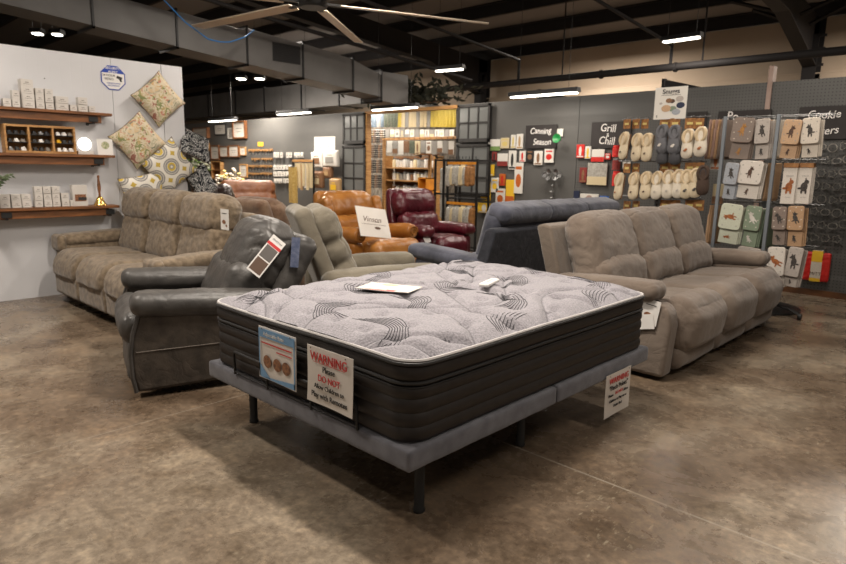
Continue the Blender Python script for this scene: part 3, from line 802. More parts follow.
# ---------------------------------------------------------------- helpers for things on walls
def MX(x, y, z, r=0): # sheet facing +X (viewer looks towards -X, right is +Y)
    return Matrix.Translation((x, y, z)) @ Matrix(((0, 0, 1, 0), (1, 0, 0, 0), (0, 1, 0, 0), (0, 0, 0, 1))) @ Matrix.Rotation(R(r), 4, 'Z')
def MY(x, y, z, r=0): # sheet facing -Y (viewer looks towards +Y, right is +X)
    return Matrix.Translation((x, y, z)) @ Matrix(((1, 0, 0, 0), (0, 0, -1, 0), (0, 1, 0, 0), (0, 0, 0, 1))) @ Matrix.Rotation(R(r), 4, 'Z')
def sheet(name, parent, mat, M, w, h, t=.002, curl=0, z0=0, cx=0, cy=0, bevel=0, n=8):
    """thin card of real thickness in the local XY plane of M, centred on (cx, cy), optionally curled"""
    mb = MB(); mb.M = M
    vs = []; fs = []
    for side in (0, 1):
        for j in range(n + 1):
            for i in range(n + 1):
                u = i / n - .5; v = j / n - .5
                z = z0 + (t if side else 0) + curl * (math.sin(u * 5 + v * 3) * .5 + (v * 2) ** 2 * .5) * (.5 - v)
                vs.append((cx + u * w, cy + v * h, z))
    N = (n + 1) ** 2
    for j in range(n):
        for i in range(n):
            a = j * (n + 1) + i
            fs.append((a, a + n + 1, a + n + 2, a + 1)); fs.append((N + a, N + a + 1, N + a + n + 2, N + a + n + 1))
    ring = [i for i in range(n)] + [n + j * (n + 1) for j in range(n)] + [N - 1 - i for i in range(n)] + [(n - j) * (n + 1) for j in range(n)]
    k = len(ring)
    fs += [(ring[q], ring[(q + 1) % k], ring[(q + 1) % k] + N, ring[q] + N) for q in range(k)]
    mb.add(vs, fs)
    return mb.build(name, mat, parent, smooth=bool(curl))
def disc(mb, M, cx, cy, z, rx, ry=None, n=18, a0=0, a1=360, t=.0006):
    ry = ry or rx; pts = [(cx + rx * math.cos(R(a0 + (a1 - a0) * i / n)), cy + ry * math.sin(R(a0 + (a1 - a0) * i / n))) for i in range(n)]
    old = mb.M; mb.M = M; mb.prism(pts, z, z + t, 'z'); mb.M = old
def rect(mb, M, x0, x1, y0, y1, z, t=.0006):
    old = mb.M; mb.M = M; mb.b(x0, x1, y0, y1, z, z + t); mb.M = old

# ---------------------------------------------------------------- signs on the bed
M_paper = pm('laminated_paper', hexc('d9d3cc'), hexc('cfc8c0'), scale=3, rough=.3, spec=.5)
M_signblue = pm('blue_print', hexc('6d97bd'), rough=.4)
M_skin = pm('brown_photo_print', hexc('9a6a4a'), hexc('5a3a2a'), scale=80, rough=.4)
M_clear = pm('grey_grommet', hexc('77736e'), rough=.3, metal=.6)
def hang_sign(nm, label, M, w, h, curl):
    e = empty(nm, M.translation, 0, label, 'sign')
    Ml = Matrix.Translation(-M.translation) @ M
    sheet('paper', e, M_paper, Ml, w, h, .0015, curl)
    for x in (-w * .38, w * .38):
        mb = MB(); disc(mb, Ml, x, h * .47, .004 + curl, .004); mb.build('grommet', M_clear, e)
    return e, Ml
e, Ml = hang_sign('warning_sign', 'curled white paper with a red heading about remotes, hung on the mattress foot', MY(-1.948, 1.500, .534), .30, .245, .006)
text_mesh('red_lettering', [('WARNING', 1.15)], M_red, e, Ml @ Matrix.Translation((0, .112, .0075)), .048, bold=.003, wscale=.9)
mb = MB(); rect(mb, Ml, -.105, .105, .058, .060, .006); mb.build('underline', M_red, e)
text_mesh('black_lettering', [('Please', 1)], M_ink, e, Ml @ Matrix.Translation((0, .055, .0065)), .036, wscale=.9, bold=.002)
text_mesh('red_lettering', [('DO NOT', 1)], M_red, e, Ml @ Matrix.Translation((0, .016, .0065)), .040, wscale=.9, bold=.003)
text_mesh('black_lettering', [('Allow Children to', .85), ('Play with Remotes', 1)], M_ink, e, Ml @ Matrix.Translation((0, -.026, .0070)), .034, wscale=.92, bold=.002, gap=1.25)
e, Ml = hang_sign('info_sign', 'blue-edged information card with three small round photos, hung on the mattress foot', MY(-2.327, 1.500, .542), .295, .245, .004)
mb = MB(); rect(mb, Ml, -.142, .142, .075, .115, .0058); rect(mb, Ml, -.142, -.134, -.115, .075, .0058); rect(mb, Ml, .134, .142, -.115, .075, .0058)
old = mb.M; mb.M = Ml; mb.prism([(-.142, -.05), (-.05, -.115), (-.142, -.115)], .0058, .0064, 'z'); mb.prism([(-.142, -.118), (.142, -.118), (.142, -.09), (0, -.105)], .0058, .0064, 'z'); mb.M = old
mb.build('blue_print', M_signblue, e)
mb = MB()
for x in (-.075, .005, .075): disc(mb, Ml, x, -.035, .0062, .032, .030)
mb.build('photo_print', M_skin, e)
mb = MB(); rect(mb, Ml, -.12, .12, .047, .053, .0058); rect(mb, Ml, .0, .12, .022, .027, .0058); mb.build('text_lines', M_red, e)
text_mesh('white_lettering', [('Adjustable Base', 1)], M_white, e, Ml @ Matrix.Translation((-.02, .108, .0066)), .026)
e, Ml = hang_sign('warning_sign', 'small white pinch points warning paper hanging off the long side of the bed base', MX(-1.494, 3.148, .183), .29, .245, .003)
text_mesh('red_lettering', [('WARNING', 1.1)], M_red, e, Ml @ Matrix.Translation((0, .108, .006)), .042, bold=.003)
text_mesh('black_lettering', [('"Pinch Points"', 1)], M_ink, e, Ml @ Matrix.Translation((0, .062, .006)), .038, bold=.006)
text_mesh('red_lettering', [('DO NOT', .8)], M_red, e, Ml @ Matrix.Translation((.01, .016, .006)), .028)
text_mesh('black_lettering', [('Please                   Allow', .8), ('Children to Play on or', .8), ('Under Bed', .8)], M_ink, e, Ml @ Matrix.Translation((0, .016, .006)), .028, gap=1.5)

# booklet and remote on the mattress
e = empty('leaflet', (-2.42, 2.27, .748), R(22), 'white leaflet with red print lying on the quilted mattress top', 'leaflet')
sheet('paper', e, M_paper, Tm(rz=0), .31, .20, .003, .004)
mb = MB(); rect(mb, Tm(), -.13, .13, -.094, -.080, .0036); rect(mb, Tm(), .02, .12, -.08, -.065, .0036); mb.build('red_print', M_red, e)
mb = MB(); disc(mb, Tm(), -.02, .06, .0036, .05, .02); mb.build('yellow_print', pm('pale_yellow_print', hexc('d9cf8a'), rough=.5), e)
e = empty('remote_control', (-2.11, 2.75, .750), R(18), 'small white remote lying near the head end of the mattress', 'remote')
pad('body', e, M_white, (.055, .20, .022), Tm(z=.012), .010, n=12)
for j in range(4):
    mb = MB(); disc(mb, Tm(), 0, -.05 + j * .03, .0232, .007); mb.build('button', M_ink, e)

# swatch tag and hangers on the charcoal recliner, paper tags on the sofas
HB = REC.matrix_basis
rec_par = REC
def tagged(name, label, cat, M): return empty(name, M.translation, 0, label, cat), Matrix.Translation(-M.translation) @ M
M_sw1 = pm('grey_leather_swatch', hexc('5f5a57'), rough=.6); M_sw2 = pm('brown_leather_swatch', hexc('5c4638'), rough=.6)
def lying(p, n, up, off=.01):
    n = Vector(n).normalized(); up = Vector(up); up = (up - n * up.dot(n)).normalized(); r = up.cross(n)
    M = Matrix((r, up, n)).transposed().to_4x4(); M.translation = Vector(p) + n * off
    return M
M0 = lying((-3.53, 2.20, .80), (.91, -.24, .28), (.045, .21, .23), .035)
e, Ml = tagged('swatch_tag', 'red and white hanging tag with grey and brown swatches on the charcoal recliner', 'tag', M0)
Ml = Ml @ Matrix.Scale(.86, 4)
sheet('card', e, M_white, Ml, .12, .34, .002)
mb = MB(); rect(mb, Ml, -.06, .06, .085, .11, .0022); mb.build('red_band', M_red, e)
mb = MB(); rect(mb, Ml, -.05, .05, -.03, .08, .0022); mb.build('grey_swatch', M_sw1, e)
mb = MB(); rect(mb, Ml, -.05, .05, -.155, -.04, .0022); mb.build('brown_swatch', M_sw2, e)
text_mesh('lettering', ['SWATCH'], M_ink, e, Ml @ Matrix.Translation((0, .15, .0024)), .02)

M0 = lying((-3.465, 2.39, .82), (.86, -.5, .13), (.02, .1, 1), .012)
e, Ml = tagged('price_tag', 'narrow smoky blue plastic tag hanging on the rear of the charcoal recliner', 'tag', M0)
sheet('card', e, pm('smoky_blue_plastic', hexc('4c5670'), hexc('6b7186'), scale=40, rough=.3), Ml, .055, .20, .002)
def price_tag(label, M, w, h, marks=True):
    e, Ml = tagged('price_tag', label, 'tag', M)
    sheet('card', e, M_white, Ml, w, h, .0015, .003)
    if marks:
        mb = MB(); disc(mb, Ml, -.01, -.02, .0045, w * .22, h * .10); disc(mb, Ml, w * .22, -.05, .0045, w * .08); mb.build('brown_print', M_skin, e)
        mb = MB(); rect(mb, Ml, -w * .3, w * .3, h * .28, h * .31, .005); mb.build('text_line', M_ink, e)
    return e
price_tag('white printed tag on the back of the brown suede sofa', MY(-4.735, 2.585, .94, 0), .13, .17)
price_tag('white tag with brown marks on the near arm of the taupe sofa', MY(-1.705, 3.982, .47, -8) , .12, .17)
price_tag('folded white paper on the near arm of the taupe sofa, lower of the two', MY(-1.73, 3.975, .40, 12), .12, .10, False)
price_tag('small white tag with a blue mark on the seat of the burgundy recliner', lying((-5.449, 5.75, .50), (.9, -.1, .2), (0, -.3, 1), .012), .10, .13, False)

# printed card standing on the caramel recliner
M0 = MX(-5.46, 4.86, .745, 0) @ Matrix.Rotation(R(-28), 4, 'X') @ Matrix.Rotation(R(-9), 4, 'Z')
e, Ml = tagged('display_card', 'tilted white printed card leaning on the seat of the caramel recliner', 'sign', M0)
Ml = Ml @ Matrix.Scale(.9, 4)
sheet('card', e, M_paper, Ml, .50, .42, .006)
text_mesh('lettering', [('Vinson', 1.3)], M_sw2, e, Ml @ Matrix.Translation((-.02, .10, .0065)), .085, shear=.3)
mb = MB(); rect(mb, Ml, -.2, .2, -.035, -.03, .0065); rect(mb, Ml, .02, .1, .0, .012, .0065); disc(mb, Ml, .05, -.08, .0065, .05, .02); mb.build('print', M_sw2, e)

# ---------------------------------------------------------------- white wall: shelves, stock, sign, cushions
M_bracket = pm('black_bracket', (.01, .01, .01), rough=.5)
def shelf(y0, y1, z, label, fr):
    e = empty('wall_shelf', (-7.235, (y0 + y1) / 2, z), 0, label, 'shelf', 'stained wooden wall shelves'); L2_ = (y1 - y0) / 2
    MB().b(.002, .215, -L2_, L2_, -.028, 0).build('board', M_oak, e, bevel=.003)
    MB().b(.165, .185, -L2_ + .1, L2_ - .10, -.105, -.028).build('fascia', M_oak, e, bevel=.003)
    for y in fr:
        mb = MB(); mb.b(.186, .194, y - .045 - (y0 + y1) / 2, y + .045 - (y0 + y1) / 2, -.095, -.04); mb.b(.002, .185, y - .015 - (y0 + y1) / 2, y + .015 - (y0 + y1) / 2, -.115, -.09)
        mb.b(.002, .012, y - .015 - (y0 + y1) / 2, y + .015 - (y0 + y1) / 2, -.125, -.03); mb.build('bracket', M_bracket, e, bevel=.004)
    return e
shelf(-.3, 2.60, 1.885, 'top wooden wall shelf on the white wall, carrying stacked white boxes', (2.42,))
shelf(.4, 2.60, 1.458, 'middle wooden wall shelf on the white wall, under the divided display case', (2.44,))
shelf(-.3, 2.61, .932, 'bottom wooden wall shelf on the white wall, carrying a brass bell', (1.57, 2.52))
M_box = pm('white_product_box', hexc('c9c4be'), hexc('bdb7b0'), scale=3, rough=.5)
M_boxlab = pm('grey_box_print', hexc('7d776f'), rough=.5)
# stacks of boxes: (y from, columns, rows per column, width, height, shelf z, jitter, words)
def boxes(stacks, z, group, wordz):
    rnd = random.Random(3)
    for si, (y0, w, rows, h, d, word) in enumerate(stacks):
        for r in range(rows):
            yy = y0 + w / 2 + rnd.uniform(-.003, .003)
            e = empty('product_box', (-7.10 + rnd.uniform(-.004, .004), yy, z + r * (h + .001) + .001), R(rnd.uniform(-3, 3)),
                      f"white product box {['bottom', 'second up', 'third up', 'fourth up'][r]} in {word} {wordz}" if rows > 1 else f'single white product box {word} {wordz}', 'box', group)
            MB().b(-d / 2, d / 2, -w / 2 + .003, w / 2 - .003, 0, h).build('carton', M_box, e, bevel=.002)
            mb = MB(); mb.b(d / 2, d / 2 + .0006, -w * .28, w * .28, h * .3, h * .36); mb.b(d / 2, d / 2 + .0006, -w * .15, w * .15, h * .52, h * .62)
            mb.build('front_print', M_boxlab, e)
boxes([(1.52, .10, 2, .072, .07, 'the leftmost stack'), (1.64, .072, 1, .075, .07, 'left of the pyramid'), (1.715, .068, 2, .078, .07, 'the low stack before the tallest'), (1.795, .11, 4, .066, .09, 'the tallest stack'),
       (1.912, .078, 3, .064, .07, 'the fifth stack'), (1.996, .078, 3, .064, .07, 'the sixth stack'),
       (2.085, .12, 2, .066, .08, 'the wide short stack'), (2.212, .068, 1, .062, .06, 'between the two short stacks'), (2.288, .095, 2, .07, .07, 'the short stack near the bracket'), (2.39, .068, 1, .062, .06, 'last on the right')],
      1.886, 'white boxes on the top wall shelf', 'on the top shelf')
boxes([(1.44, .088, 2, .065, .07, 'the leftmost stack'), (1.532, .088, 2, .065, .07, 'the second stack from the left'), (1.622, .088, 2, .065, .07, 'the third stack from the left'), (1.712, .086, 2, .065, .07, 'the fourth stack from the left'),
       (1.825, .075, 3, .067, .07, 'the fifth stack'), (1.903, .075, 3, .067, .07, 'the sixth stack'), (1.981, .075, 3, .067, .07, 'the seventh stack'), (2.060, .075, 2, .067, .07, 'the last short stack'), (2.138, .075, 1, .060, .07, 'left of the clear picture box')],
      .933, 'white boxes on the bottom wall shelf', 'on the bottom shelf')
# clear picture box on the bottom shelf
e = empty('picture_box', (-7.10, 2.24, .933), 0, 'upright picture-printed carton beside the brass bell', 'box')
MB().b(-.04, .04, -.07, .07, 0, .215).build('carton', M_box, e, bevel=.002)
mb = MB(); mb.b(.0405, .0415, -.05, .055, .05, .12); mb.build('photo_print', M_skin, e)
mb = MB(); mb.b(.0415, .0422, -.02, .06, .06, .09); mb.build('dark_print', M_ink, e)
# brass hand bell with turned wooden handle
e = empty('hand_bell', (-7.09, 2.44, .933), 0, 'brass hand bell with a tall wooden handle on the bottom shelf', 'bell')
MB().lathe([(.0, .005), (.060, .004), (.066, .0), (.064, .012), (.048, .03), (.038, .055), (.033, .075), (.020, .09), (.012, .096), (0, .097)], n=24).build('bell_body', M_brass, e, smooth=True)
MB().lathe([(0, .095), (.010, .095), (.013, .11), (.010, .13), (.016, .17), (.018, .21), (.012, .25), (.009, .28), (.013, .30), (.008, .315), (0, .318)], n=16).build('handle', M_oak, e, smooth=True)
# divided wooden display case with small goods
e = empty('display_case', (-7.12, 1.93, 1.459), 0, 'wooden display case with three glass-fronted bays on the middle shelf', 'display case')
mb = MB(); w = .31; h = .27
mb.b(-.07, .07, -w, w, 0, .022); mb.b(-.07, .07, -w, w, h - .022, h); mb.b(-.07, -.06, -w, w, 0, h)
for y in (-w + .009, -.105, .105, w - .009): mb.b(-.07, .07, y - .009, y + .009, .02, h - .02)
mb.build('case_frame', M_wood, e, bevel=.002)
mb = MB()
for z in (.10, .175): mb.b(-.06, .055, -w + .02, w - .02, z, z + .006)
mb.build('case_shelf', M_blackpl, e)
rnd = random.Random(9); cols = [M_white, M_ink, M_steel, pm('yellow_tin', hexc('d0a010'), rough=.4), M_blackpl, M_boxlab]
for bay in range(3):
    for row in range(3):
        for q in range(3):
            mb = MB(); yc = -.205 + bay * .21 + (q - 1) * .055; z0 = .024 + row * .078
            mb.lathe([(0, 0), (.02, 0), (.021, .01), (.018, .03), (.012, .034), (0, .034)], (.02, yc, z0 + .002), 10)
            mb.b(.0, .05, yc - .018, yc + .018, z0, z0 + rnd.uniform(.01, .02))
            o = mb.build('trinket', cols[3] if (bay, row, q) == (2, 1, 0) else rnd.choice(cols[:3] + cols[4:]), e)
# round glowing touch lamp in its box, and a card
e = empty('touch_lamp', (-7.10, 2.335, 1.459), 0, 'round glowing lamp on a small white stand right of the display case', 'lamp')
MB().b(-.03, .03, -.075, .075, 0, .035).build('stand', M_box, e, bevel=.003)
MB().lathe([(0, -.012), (.06, -.012), (.066, 0), (.06, .012), (0, .014)], (0, 0, .105), 28, M=Matrix.Rotation(R(90), 4, 'Y')).build('lamp_disc', emit('lamp_glow', (1, .95, .85), 3.5), e, smooth=True)
e = empty('greeting_card', (-7.09, 2.53, 1.459), 0, 'white card with a green print standing at the right end of the middle shelf', 'card')
MB().b(-.01, .01, -.075, .075, 0, .165).build('card', M_white, e)
mb = MB(); disc(mb, MX(.0105, 0, .10), 0, 0, 0, .04); mb.build('green_print', pm('green_leaf_print', hexc('7d8a5c'), hexc('c9c2a8'), scale=60, rough=.6), e)

# octagonal camera warning sign
e = empty('security_sign', (-7.232, 2.715, 2.272), 0, 'octagonal blue and white camera surveillance sign on the white wall', 'sign')
def octo(s): return [(s * math.cos(R(22.5 + 45 * i)), s * math.sin(R(22.5 + 45 * i))) for i in range(8)]
M_blue = pm('sign_blue', hexc('1f3f9c'), rough=.4)
mb = MB(); mb.M = MX(0, 0, 0); mb.prism(octo(.135), 0, .003, 'z'); mb.build('blue_plate', M_blue, e)
mb = MB(); mb.M = MX(0, 0, 0)
s = .124; q = octo(s)
mb.prism([(x, min(y, .048)) for x, y in q], .0032, .0038, 'z'); mb.build('white_field', M_white, e)
text_mesh('white_lettering', [('SECURITY', 1), ('ALERT', 1)], M_white, e, MX(.0042, 0, .118), .034, bold=.01)
text_mesh('black_lettering', [('24 HOUR', 1), ('VIDEO', 1)], M_ink, e, MX(.0042, -.045, .040), .032, bold=.015)
text_mesh('blue_lettering', [('SURVEILLANCE', .8), ('RECORDING', .8)], M_blue, e, MX(.0042, 0, -.045), .026, bold=.01)
mb = MB(); old = mb.M; mb.M = MX(0, 0, 0); mb.prism([(.03, .0), (.085, -.015), (.095, .012), (.04, .028)], .0042, .005, 'z'); mb.prism([(.06, -.01), (.07, -.035), (.09, -.035), (.08, -.01)], .0042, .005, 'z')
mb.build('camera_symbol', M_ink, e)
mb = MB(); mb.M = MX(-7.2345, 2.055, 2.195); mb.prism(octo(.006), 0, .003, 'z'); tag(mb.build('wall_screw', M_ink), 'tiny dark screw head in the white wall above the stacked boxes', 'screw')

# scatter cushions pinned to the wall
def pattern_mat(name, kind):
    m = bpy.data.materials.new(name); m.use_nodes = True; N = m.node_tree.nodes; L = m.node_tree.links; bs = N['Principled BSDF']
    bs.inputs['Roughness'].default_value = .9; bs.inputs['Specular IOR Level'].default_value = .2
    tc = N.new('ShaderNodeTexCoord')
    def ramp(src, st, const=True):
        r = N.new('ShaderNodeValToRGB'); r.color_ramp.interpolation = 'CONSTANT' if const else 'LINEAR'; e = r.color_ramp.elements
        while len(e) < len(st): e.new(.5)
        for k, (p, c) in enumerate(st): e[k].position = p; e[k].color = (*hexc(c), 1)
        L.new(src, r.inputs[0]); return r
    if kind == 'floral':
        n1 = N.new('ShaderNodeTexNoise'); n1.inputs['Scale'].default_value = 13; n1.inputs['Detail'].default_value = 3; n1.inputs['Distortion'].default_value = 1.5; L.new(tc.outputs['Object'], n1.inputs['Vector'])
        n2 = N.new('ShaderNodeTexNoise'); n2.inputs['Scale'].default_value = 7; n2.inputs['Detail'].default_value = 1; L.new(tc.outputs['Object'], n2.inputs['Vector'])
        col = ramp(n2.outputs['Fac'], [(0, '8c4a44'), (.38, '6f7a45'), (.46, 'a8925a'), (.52, 'b06a58'), (.58, '5f6c5a'), (.66, 'c29a68')])
        msk = ramp(n1.outputs['Fac'], [(0, 'ffffff'), (.43, 'ffffff'), (.47, '000000'), (.55, '000000'), (.59, 'b0b0b0'), (1, 'ffffff')], False)
        mx = N.new('ShaderNodeMix'); mx.data_type = 'RGBA'; L.new(msk.outputs[0], mx.inputs[0]); mx.inputs[6].default_value = (*hexc('c9bda4'), 1); L.new(col.outputs[0], mx.inputs[7])
        mx2 = N.new('ShaderNodeMix'); mx2.data_type = 'RGBA'; mx2.inputs[0].default_value = .15; L.new(mx.outputs[2], mx2.inputs[6]); mx2.inputs[7].default_value = (*hexc('c9bda4'), 1)
        L.new(mx2.outputs[2], bs.inputs['Base Color'])
    elif kind == 'medallion':
        mp = N.new('ShaderNodeMapping'); mp.inputs['Scale'].default_value = (4.6, 4.6, .001); mp.inputs['Location'].default_value = (.5, .5, 0); L.new(tc.outputs['Object'], mp.inputs[0])
        fr = N.new('ShaderNodeVectorMath'); fr.operation = 'FRACTION'; L.new(mp.outputs[0], fr.inputs[0])
        sb = N.new('ShaderNodeVectorMath'); sb.operation = 'SUBTRACT'; sb.inputs[1].default_value = (.5, .5, 0); L.new(fr.outputs[0], sb.inputs[0])
        ln = N.new('ShaderNodeVectorMath'); ln.operation = 'LENGTH'; L.new(sb.outputs[0], ln.inputs[0])
        r = ramp(ln.outputs['Value'], [(0, 'd8d2c4'), (.06, '8d8a86'), (.12, 'c3a94a'), (.22, 'd5cfc0'), (.25, '8a8784'), (.33, 'c4bfb4'), (.37, '8a8784'), (.43, 'd8d3c8'), (.60, 'b9a04c')])
        L.new(r.outputs[0], bs.inputs['Base Color'])
    else:
        n1 = N.new('ShaderNodeTexNoise'); n1.inputs['Scale'].default_value = 9; n1.inputs['Detail'].default_value = 2; n1.inputs['Distortion'].default_value = 3; L.new(tc.outputs['Object'], n1.inputs['Vector'])
        r = ramp(n1.outputs['Fac'], [(0, '14161c'), (.46, 'c9c9c6'), (.50, '14161c'), (.55, 'c9c9c6'), (.58, '14161c')])
        L.new(r.outputs[0], bs.inputs['Base Color'])
    return m
def pillow(label, M, w, h, t, mat, seed):
    e = empty('scatter_cushion', M.translation, 0, label, 'cushion', 'patterned cushions on the wall')
    Ml = M.copy(); Ml.translation = (0, 0, 0)
    n = 26; vs = []; fs = []
    for side in (1, -1):
        for j in range(n + 1):
            for i in range(n + 1):
                u = 2 * i / n - 1; v = 2 * j / n - 1
                u = math.sin(u * math.pi / 2) * .5 + u * .5; v = math.sin(v * math.pi / 2) * .5 + v * .5
                x = u * w / 2 * (1 - .09 * (1 - v * v) * abs(u) ** 3); y = v * h / 2 * (1 - .09 * (1 - u * u) * abs(v) ** 3)
                z = side * t / 2 * ((1 - u ** 4) * (1 - v ** 4)) ** .6 + .012 * noise.noise(Vector((x * 9 + seed, y * 9, side))) * (1 - u * u) * (1 - v * v)
                vs.append((x, y, z))
    N_ = (n + 1) ** 2
    for s in (0, 1):
        for j in range(n):
            for i in range(n):
                a = s * N_ + j * (n + 1) + i; f = (a, a + 1, a + n + 2, a + n + 1); fs.append(f if s == 0 else f[::-1])
    me = bpy.data.meshes.new('cover'); me.from_pydata(vs, [], fs)
    me.polygons.foreach_set('use_smooth', [True] * len(me.polygons)); me.materials.append(mat)
    o = bpy.data.objects.new('cover', me); COL.objects.link(o); o.parent = e; o.matrix_basis = Ml
    mb = MB()
    pts = []
    for k in range(40):
        q = k / 40 * 4; s_ = int(q); f = (q - s_) * 2 - 1; g = .985 - .09 * (1 - f * f)
        x, y = [(f, -g), (g, f), (-f, g), (-g, -f)][s_]
        pts.append((x * w / 2, y * h / 2, 0))
    mb.tube(pts, .005, 6, closed=True); p_ = mb.build('piping', M_sw2, e, smooth=True); p_.matrix_basis = Ml
    return e
MF = pattern_mat('floral_print', 'floral'); MM = pattern_mat('medallion_print', 'medallion'); MBW = pattern_mat('black_white_scroll_print', 'bw')
pillow('floral cushion pinned diagonally at the top of the white wall', MX(-7.16, 3.165, 2.085, 42), .44, .44, .13, MF, 1)
pillow('floral cushion just below and left of the topmost one', MX(-7.15, 2.905, 1.625, 40), .46, .45, .14, MF, 2)
pillow('gold and grey medallion cushion low on the right end of the white wall', MX(-7.15, 3.235, 1.345, 38), .49, .48, .13, MM, 3)
pillow('gold and grey medallion cushion lowest, behind the sofa back', MX(-7.15, 2.93, 1.06, 12), .48, .40, .12, MM, 4)
pillow('black and white scroll cushion at the end of the white wall, upper one', MX(-7.24, 3.60, 1.60, 68) @ Matrix.Rotation(R(35), 4, 'Y'), .40, .40, .12, MBW, 5)
pillow('black and white scroll cushion at the end of the white wall, lower one', MX(-7.26, 3.68, 1.15, 30) @ Matrix.Rotation(R(25), 4, 'Y'), .38, .38, .14, MBW, 6)

# hanging greenery at the left edge
e = empty('potted_plant', (-6.95, 1.42, .934), 0, 'dark leafy stems drooping in at the left edge of the shelves', 'plant')
MB().lathe([(0, 0), (.04, 0), (.05, .09), (.045, .095), (0, .09)], n=16).build('pot', M_sw2, e, smooth=True)
rnd = random.Random(2); mb = MB(); lf = MB()
for k in range(9):
    a = rnd.uniform(-.6, 1.8); L_ = rnd.uniform(.12, .2); pts = []
    for t in range(9):
        f = t / 8; pts.append((.04 * f * math.sin(k), L_ * f * math.sin(a), .09 + .38 * f * (1.1 - .5 * f) + .03 * math.sin(k * 3)))
    mb.tube(pts, .0025, 5)
    for t in range(2, 9):
        for s_ in (-1, 1):
            p = Vector(pts[t]); d = Vector((rnd.uniform(-.5, .8), s_ * 1, rnd.uniform(-.8, .5))).normalized() * .055; n_ = Vector((1, 0, .3)).normalized(); w_ = d.cross(n_).normalized() * .011
            lf.add([p, p + d * .5 + w_, p + d, p + d * .5 - w_, p + d * .5 + n_ * .004], [(0, 1, 4), (1, 2, 4), (2, 3, 4), (3, 0, 4)])
mb.build('stems', M_sw2, e); lf.build('leaves', pm('dark_green_leaf', hexc('3c4a30'), hexc('56633e'), scale=20, rough=.5), e)

# ---------------------------------------------------------------- ceiling: ducts, pipes, fan, lights
SL = -.085
def duct(label, segs, width, x1):
    """segments (y0, y1, height) following the roof slope; near lower edge at x1"""
    e = empty('air_duct', (x1, 0, 0), 0, label, 'duct')
    for k, (y0, y1, zb, hgt, hgt1) in enumerate(segs):
        mb = MB()
        z0 = zb + SL * (y0 - 2.04); z1 = zb + SL * (y1 - 2.04)
        vs = [(x, y, z) for (y, z, h_) in ((y0, z0, hgt), (y1, z1, hgt1)) for (x, z) in ((-width, z), (0, z), (0, z + h_), (-width, z + h_))]
        mb.add(vs, [(0, 1, 2, 3), (7, 6, 5, 4), (0, 4, 5, 1), (1, 5, 6, 2), (2, 6, 7, 3), (3, 7, 4, 0)])
        mb.build('duct_section', M_duct, e, bevel=.004)
        mb = MB(); h_ = hgt
        for (ya, yb) in ((y0 - .012, y0 + .012),):
            za = z0 - .03
            mb.b(-width - .03, .022, ya, yb, za, za + .028); mb.b(.0, .022, ya, yb, za, z0 + h_ + .03); mb.b(-width - .03, -width, ya, yb, za, z0 + h_ + .03); mb.b(-width - .03, .022, ya, yb, z0 + h_ + .002, z0 + h_ + .03)
        mb.build('flange', M_blackpl, e)
    return e
d1 = duct('big grey rectangular duct running overhead from the left, with a black grille', [(-4, -1, 3.10, .42, .42), (-1, 1.9, 3.10, .42, .42), (1.9, 3.0, 3.10, .42, .42), (3.0, 4.05, 3.095, .42, .42), (4.05, 5.1, 3.09, .46, .46), (5.1, 6.08, 3.09, .50, .50), (6.08, 7.1, 3.085, .52, .50), (7.1, 7.75, 3.08, .50, .38), (7.75, 8.42, 3.02, .50, .56)], .52, -8.5)
mb = MB(); mb.M = MX(.004, 0, 0); z = 2.98
mb.b(5.53, 6.03, 2.93, 3.20, 0, .008); g = mb.build('grille_frame', M_blackpl, d1)
mb = MB(); mb.M = MX(.004, 0, 0)
for k in range(9): mb.b(5.55, 6.01, 2.95 + k * .027, 2.955 + k * .027, .008, .018)
mb.build('louvres', M_steelbeam, g)
e = empty('air_duct', (-16, 9.6, 2.78), 0, 'long grey duct running level beyond the grey partition, lit in the middle', 'duct')
xs = [-21.5, -19.9, -18.3, -16.7, -15.2, -13.5, -12.0, -11.0]
for k in range(len(xs) - 1):
    MB().b(xs[k] + 16 + .02, xs[k + 1] + 16 - .02, 0, .7, 0, .66 - .012 * k).build('duct_section', M_duct, e, bevel=.004)
    MB().b(xs[k + 1] + 16 - .02, xs[k + 1] + 16 + .02, -.02, .72, -.02, .68 - .012 * k).build('flange', M_blackpl, e)
mb = MB(); mb.add([(5, -.1, .1), (6.6, -.1, -.15), (6.6, .8, -.15), (5, .8, .1), (5, -.1, .6), (5.4, -.1, .6), (5.4, .8, .6), (5, .8, .6)], [(0, 1, 2, 3), (4, 7, 6, 5), (0, 4, 5, 1), (1, 5, 6, 2), (2, 6, 7, 3), (3, 7, 4, 0)])
mb.build('duct_elbow', M_duct, e)

pipe([(-7.9, -2, 3.97), (-7.9, 3.9, 3.47), (-7.9, 7.35, 3.20), (-7.9, 9.5, 3.02)], .03, 'slim dark pipe running beside the big duct')
pipe([(-6.815, -2, 4.26), (-6.815, 6.8, 3.51), (-6.815, 9.5, 3.28), (-6.815, 9.5, 2.93)], .024, 'slim dark pipe dropping to the level pipe over the knitting-ware doorway', group='branch pipes')
pipe([(-4.08, -2, 4.20), (-4.08, 7.4, 3.40), (-4.08, 9.5, 3.22), (-4.08, 9.5, 2.95)], .024, 'slim dark pipe dropping to the level pipe above the slipper stand', group='branch pipes')
tag(MB().tube([(-8.0, 3.55, 3.6), (-8.0, 3.672, 3.359), (-8, 3.929, 3.146), (-8, 4.232, 2.986), (-8, 4.40, 2.975), (-8, 4.547, 2.995), (-8, 4.776, 3.094), (-8, 4.919, 3.207)], .008, 6).build('hanging_cable', pm('blue_cable', hexc('2a6fb0'), rough=.4), smooth=True), 'bright blue cable looping down in front of the big duct', 'cable')

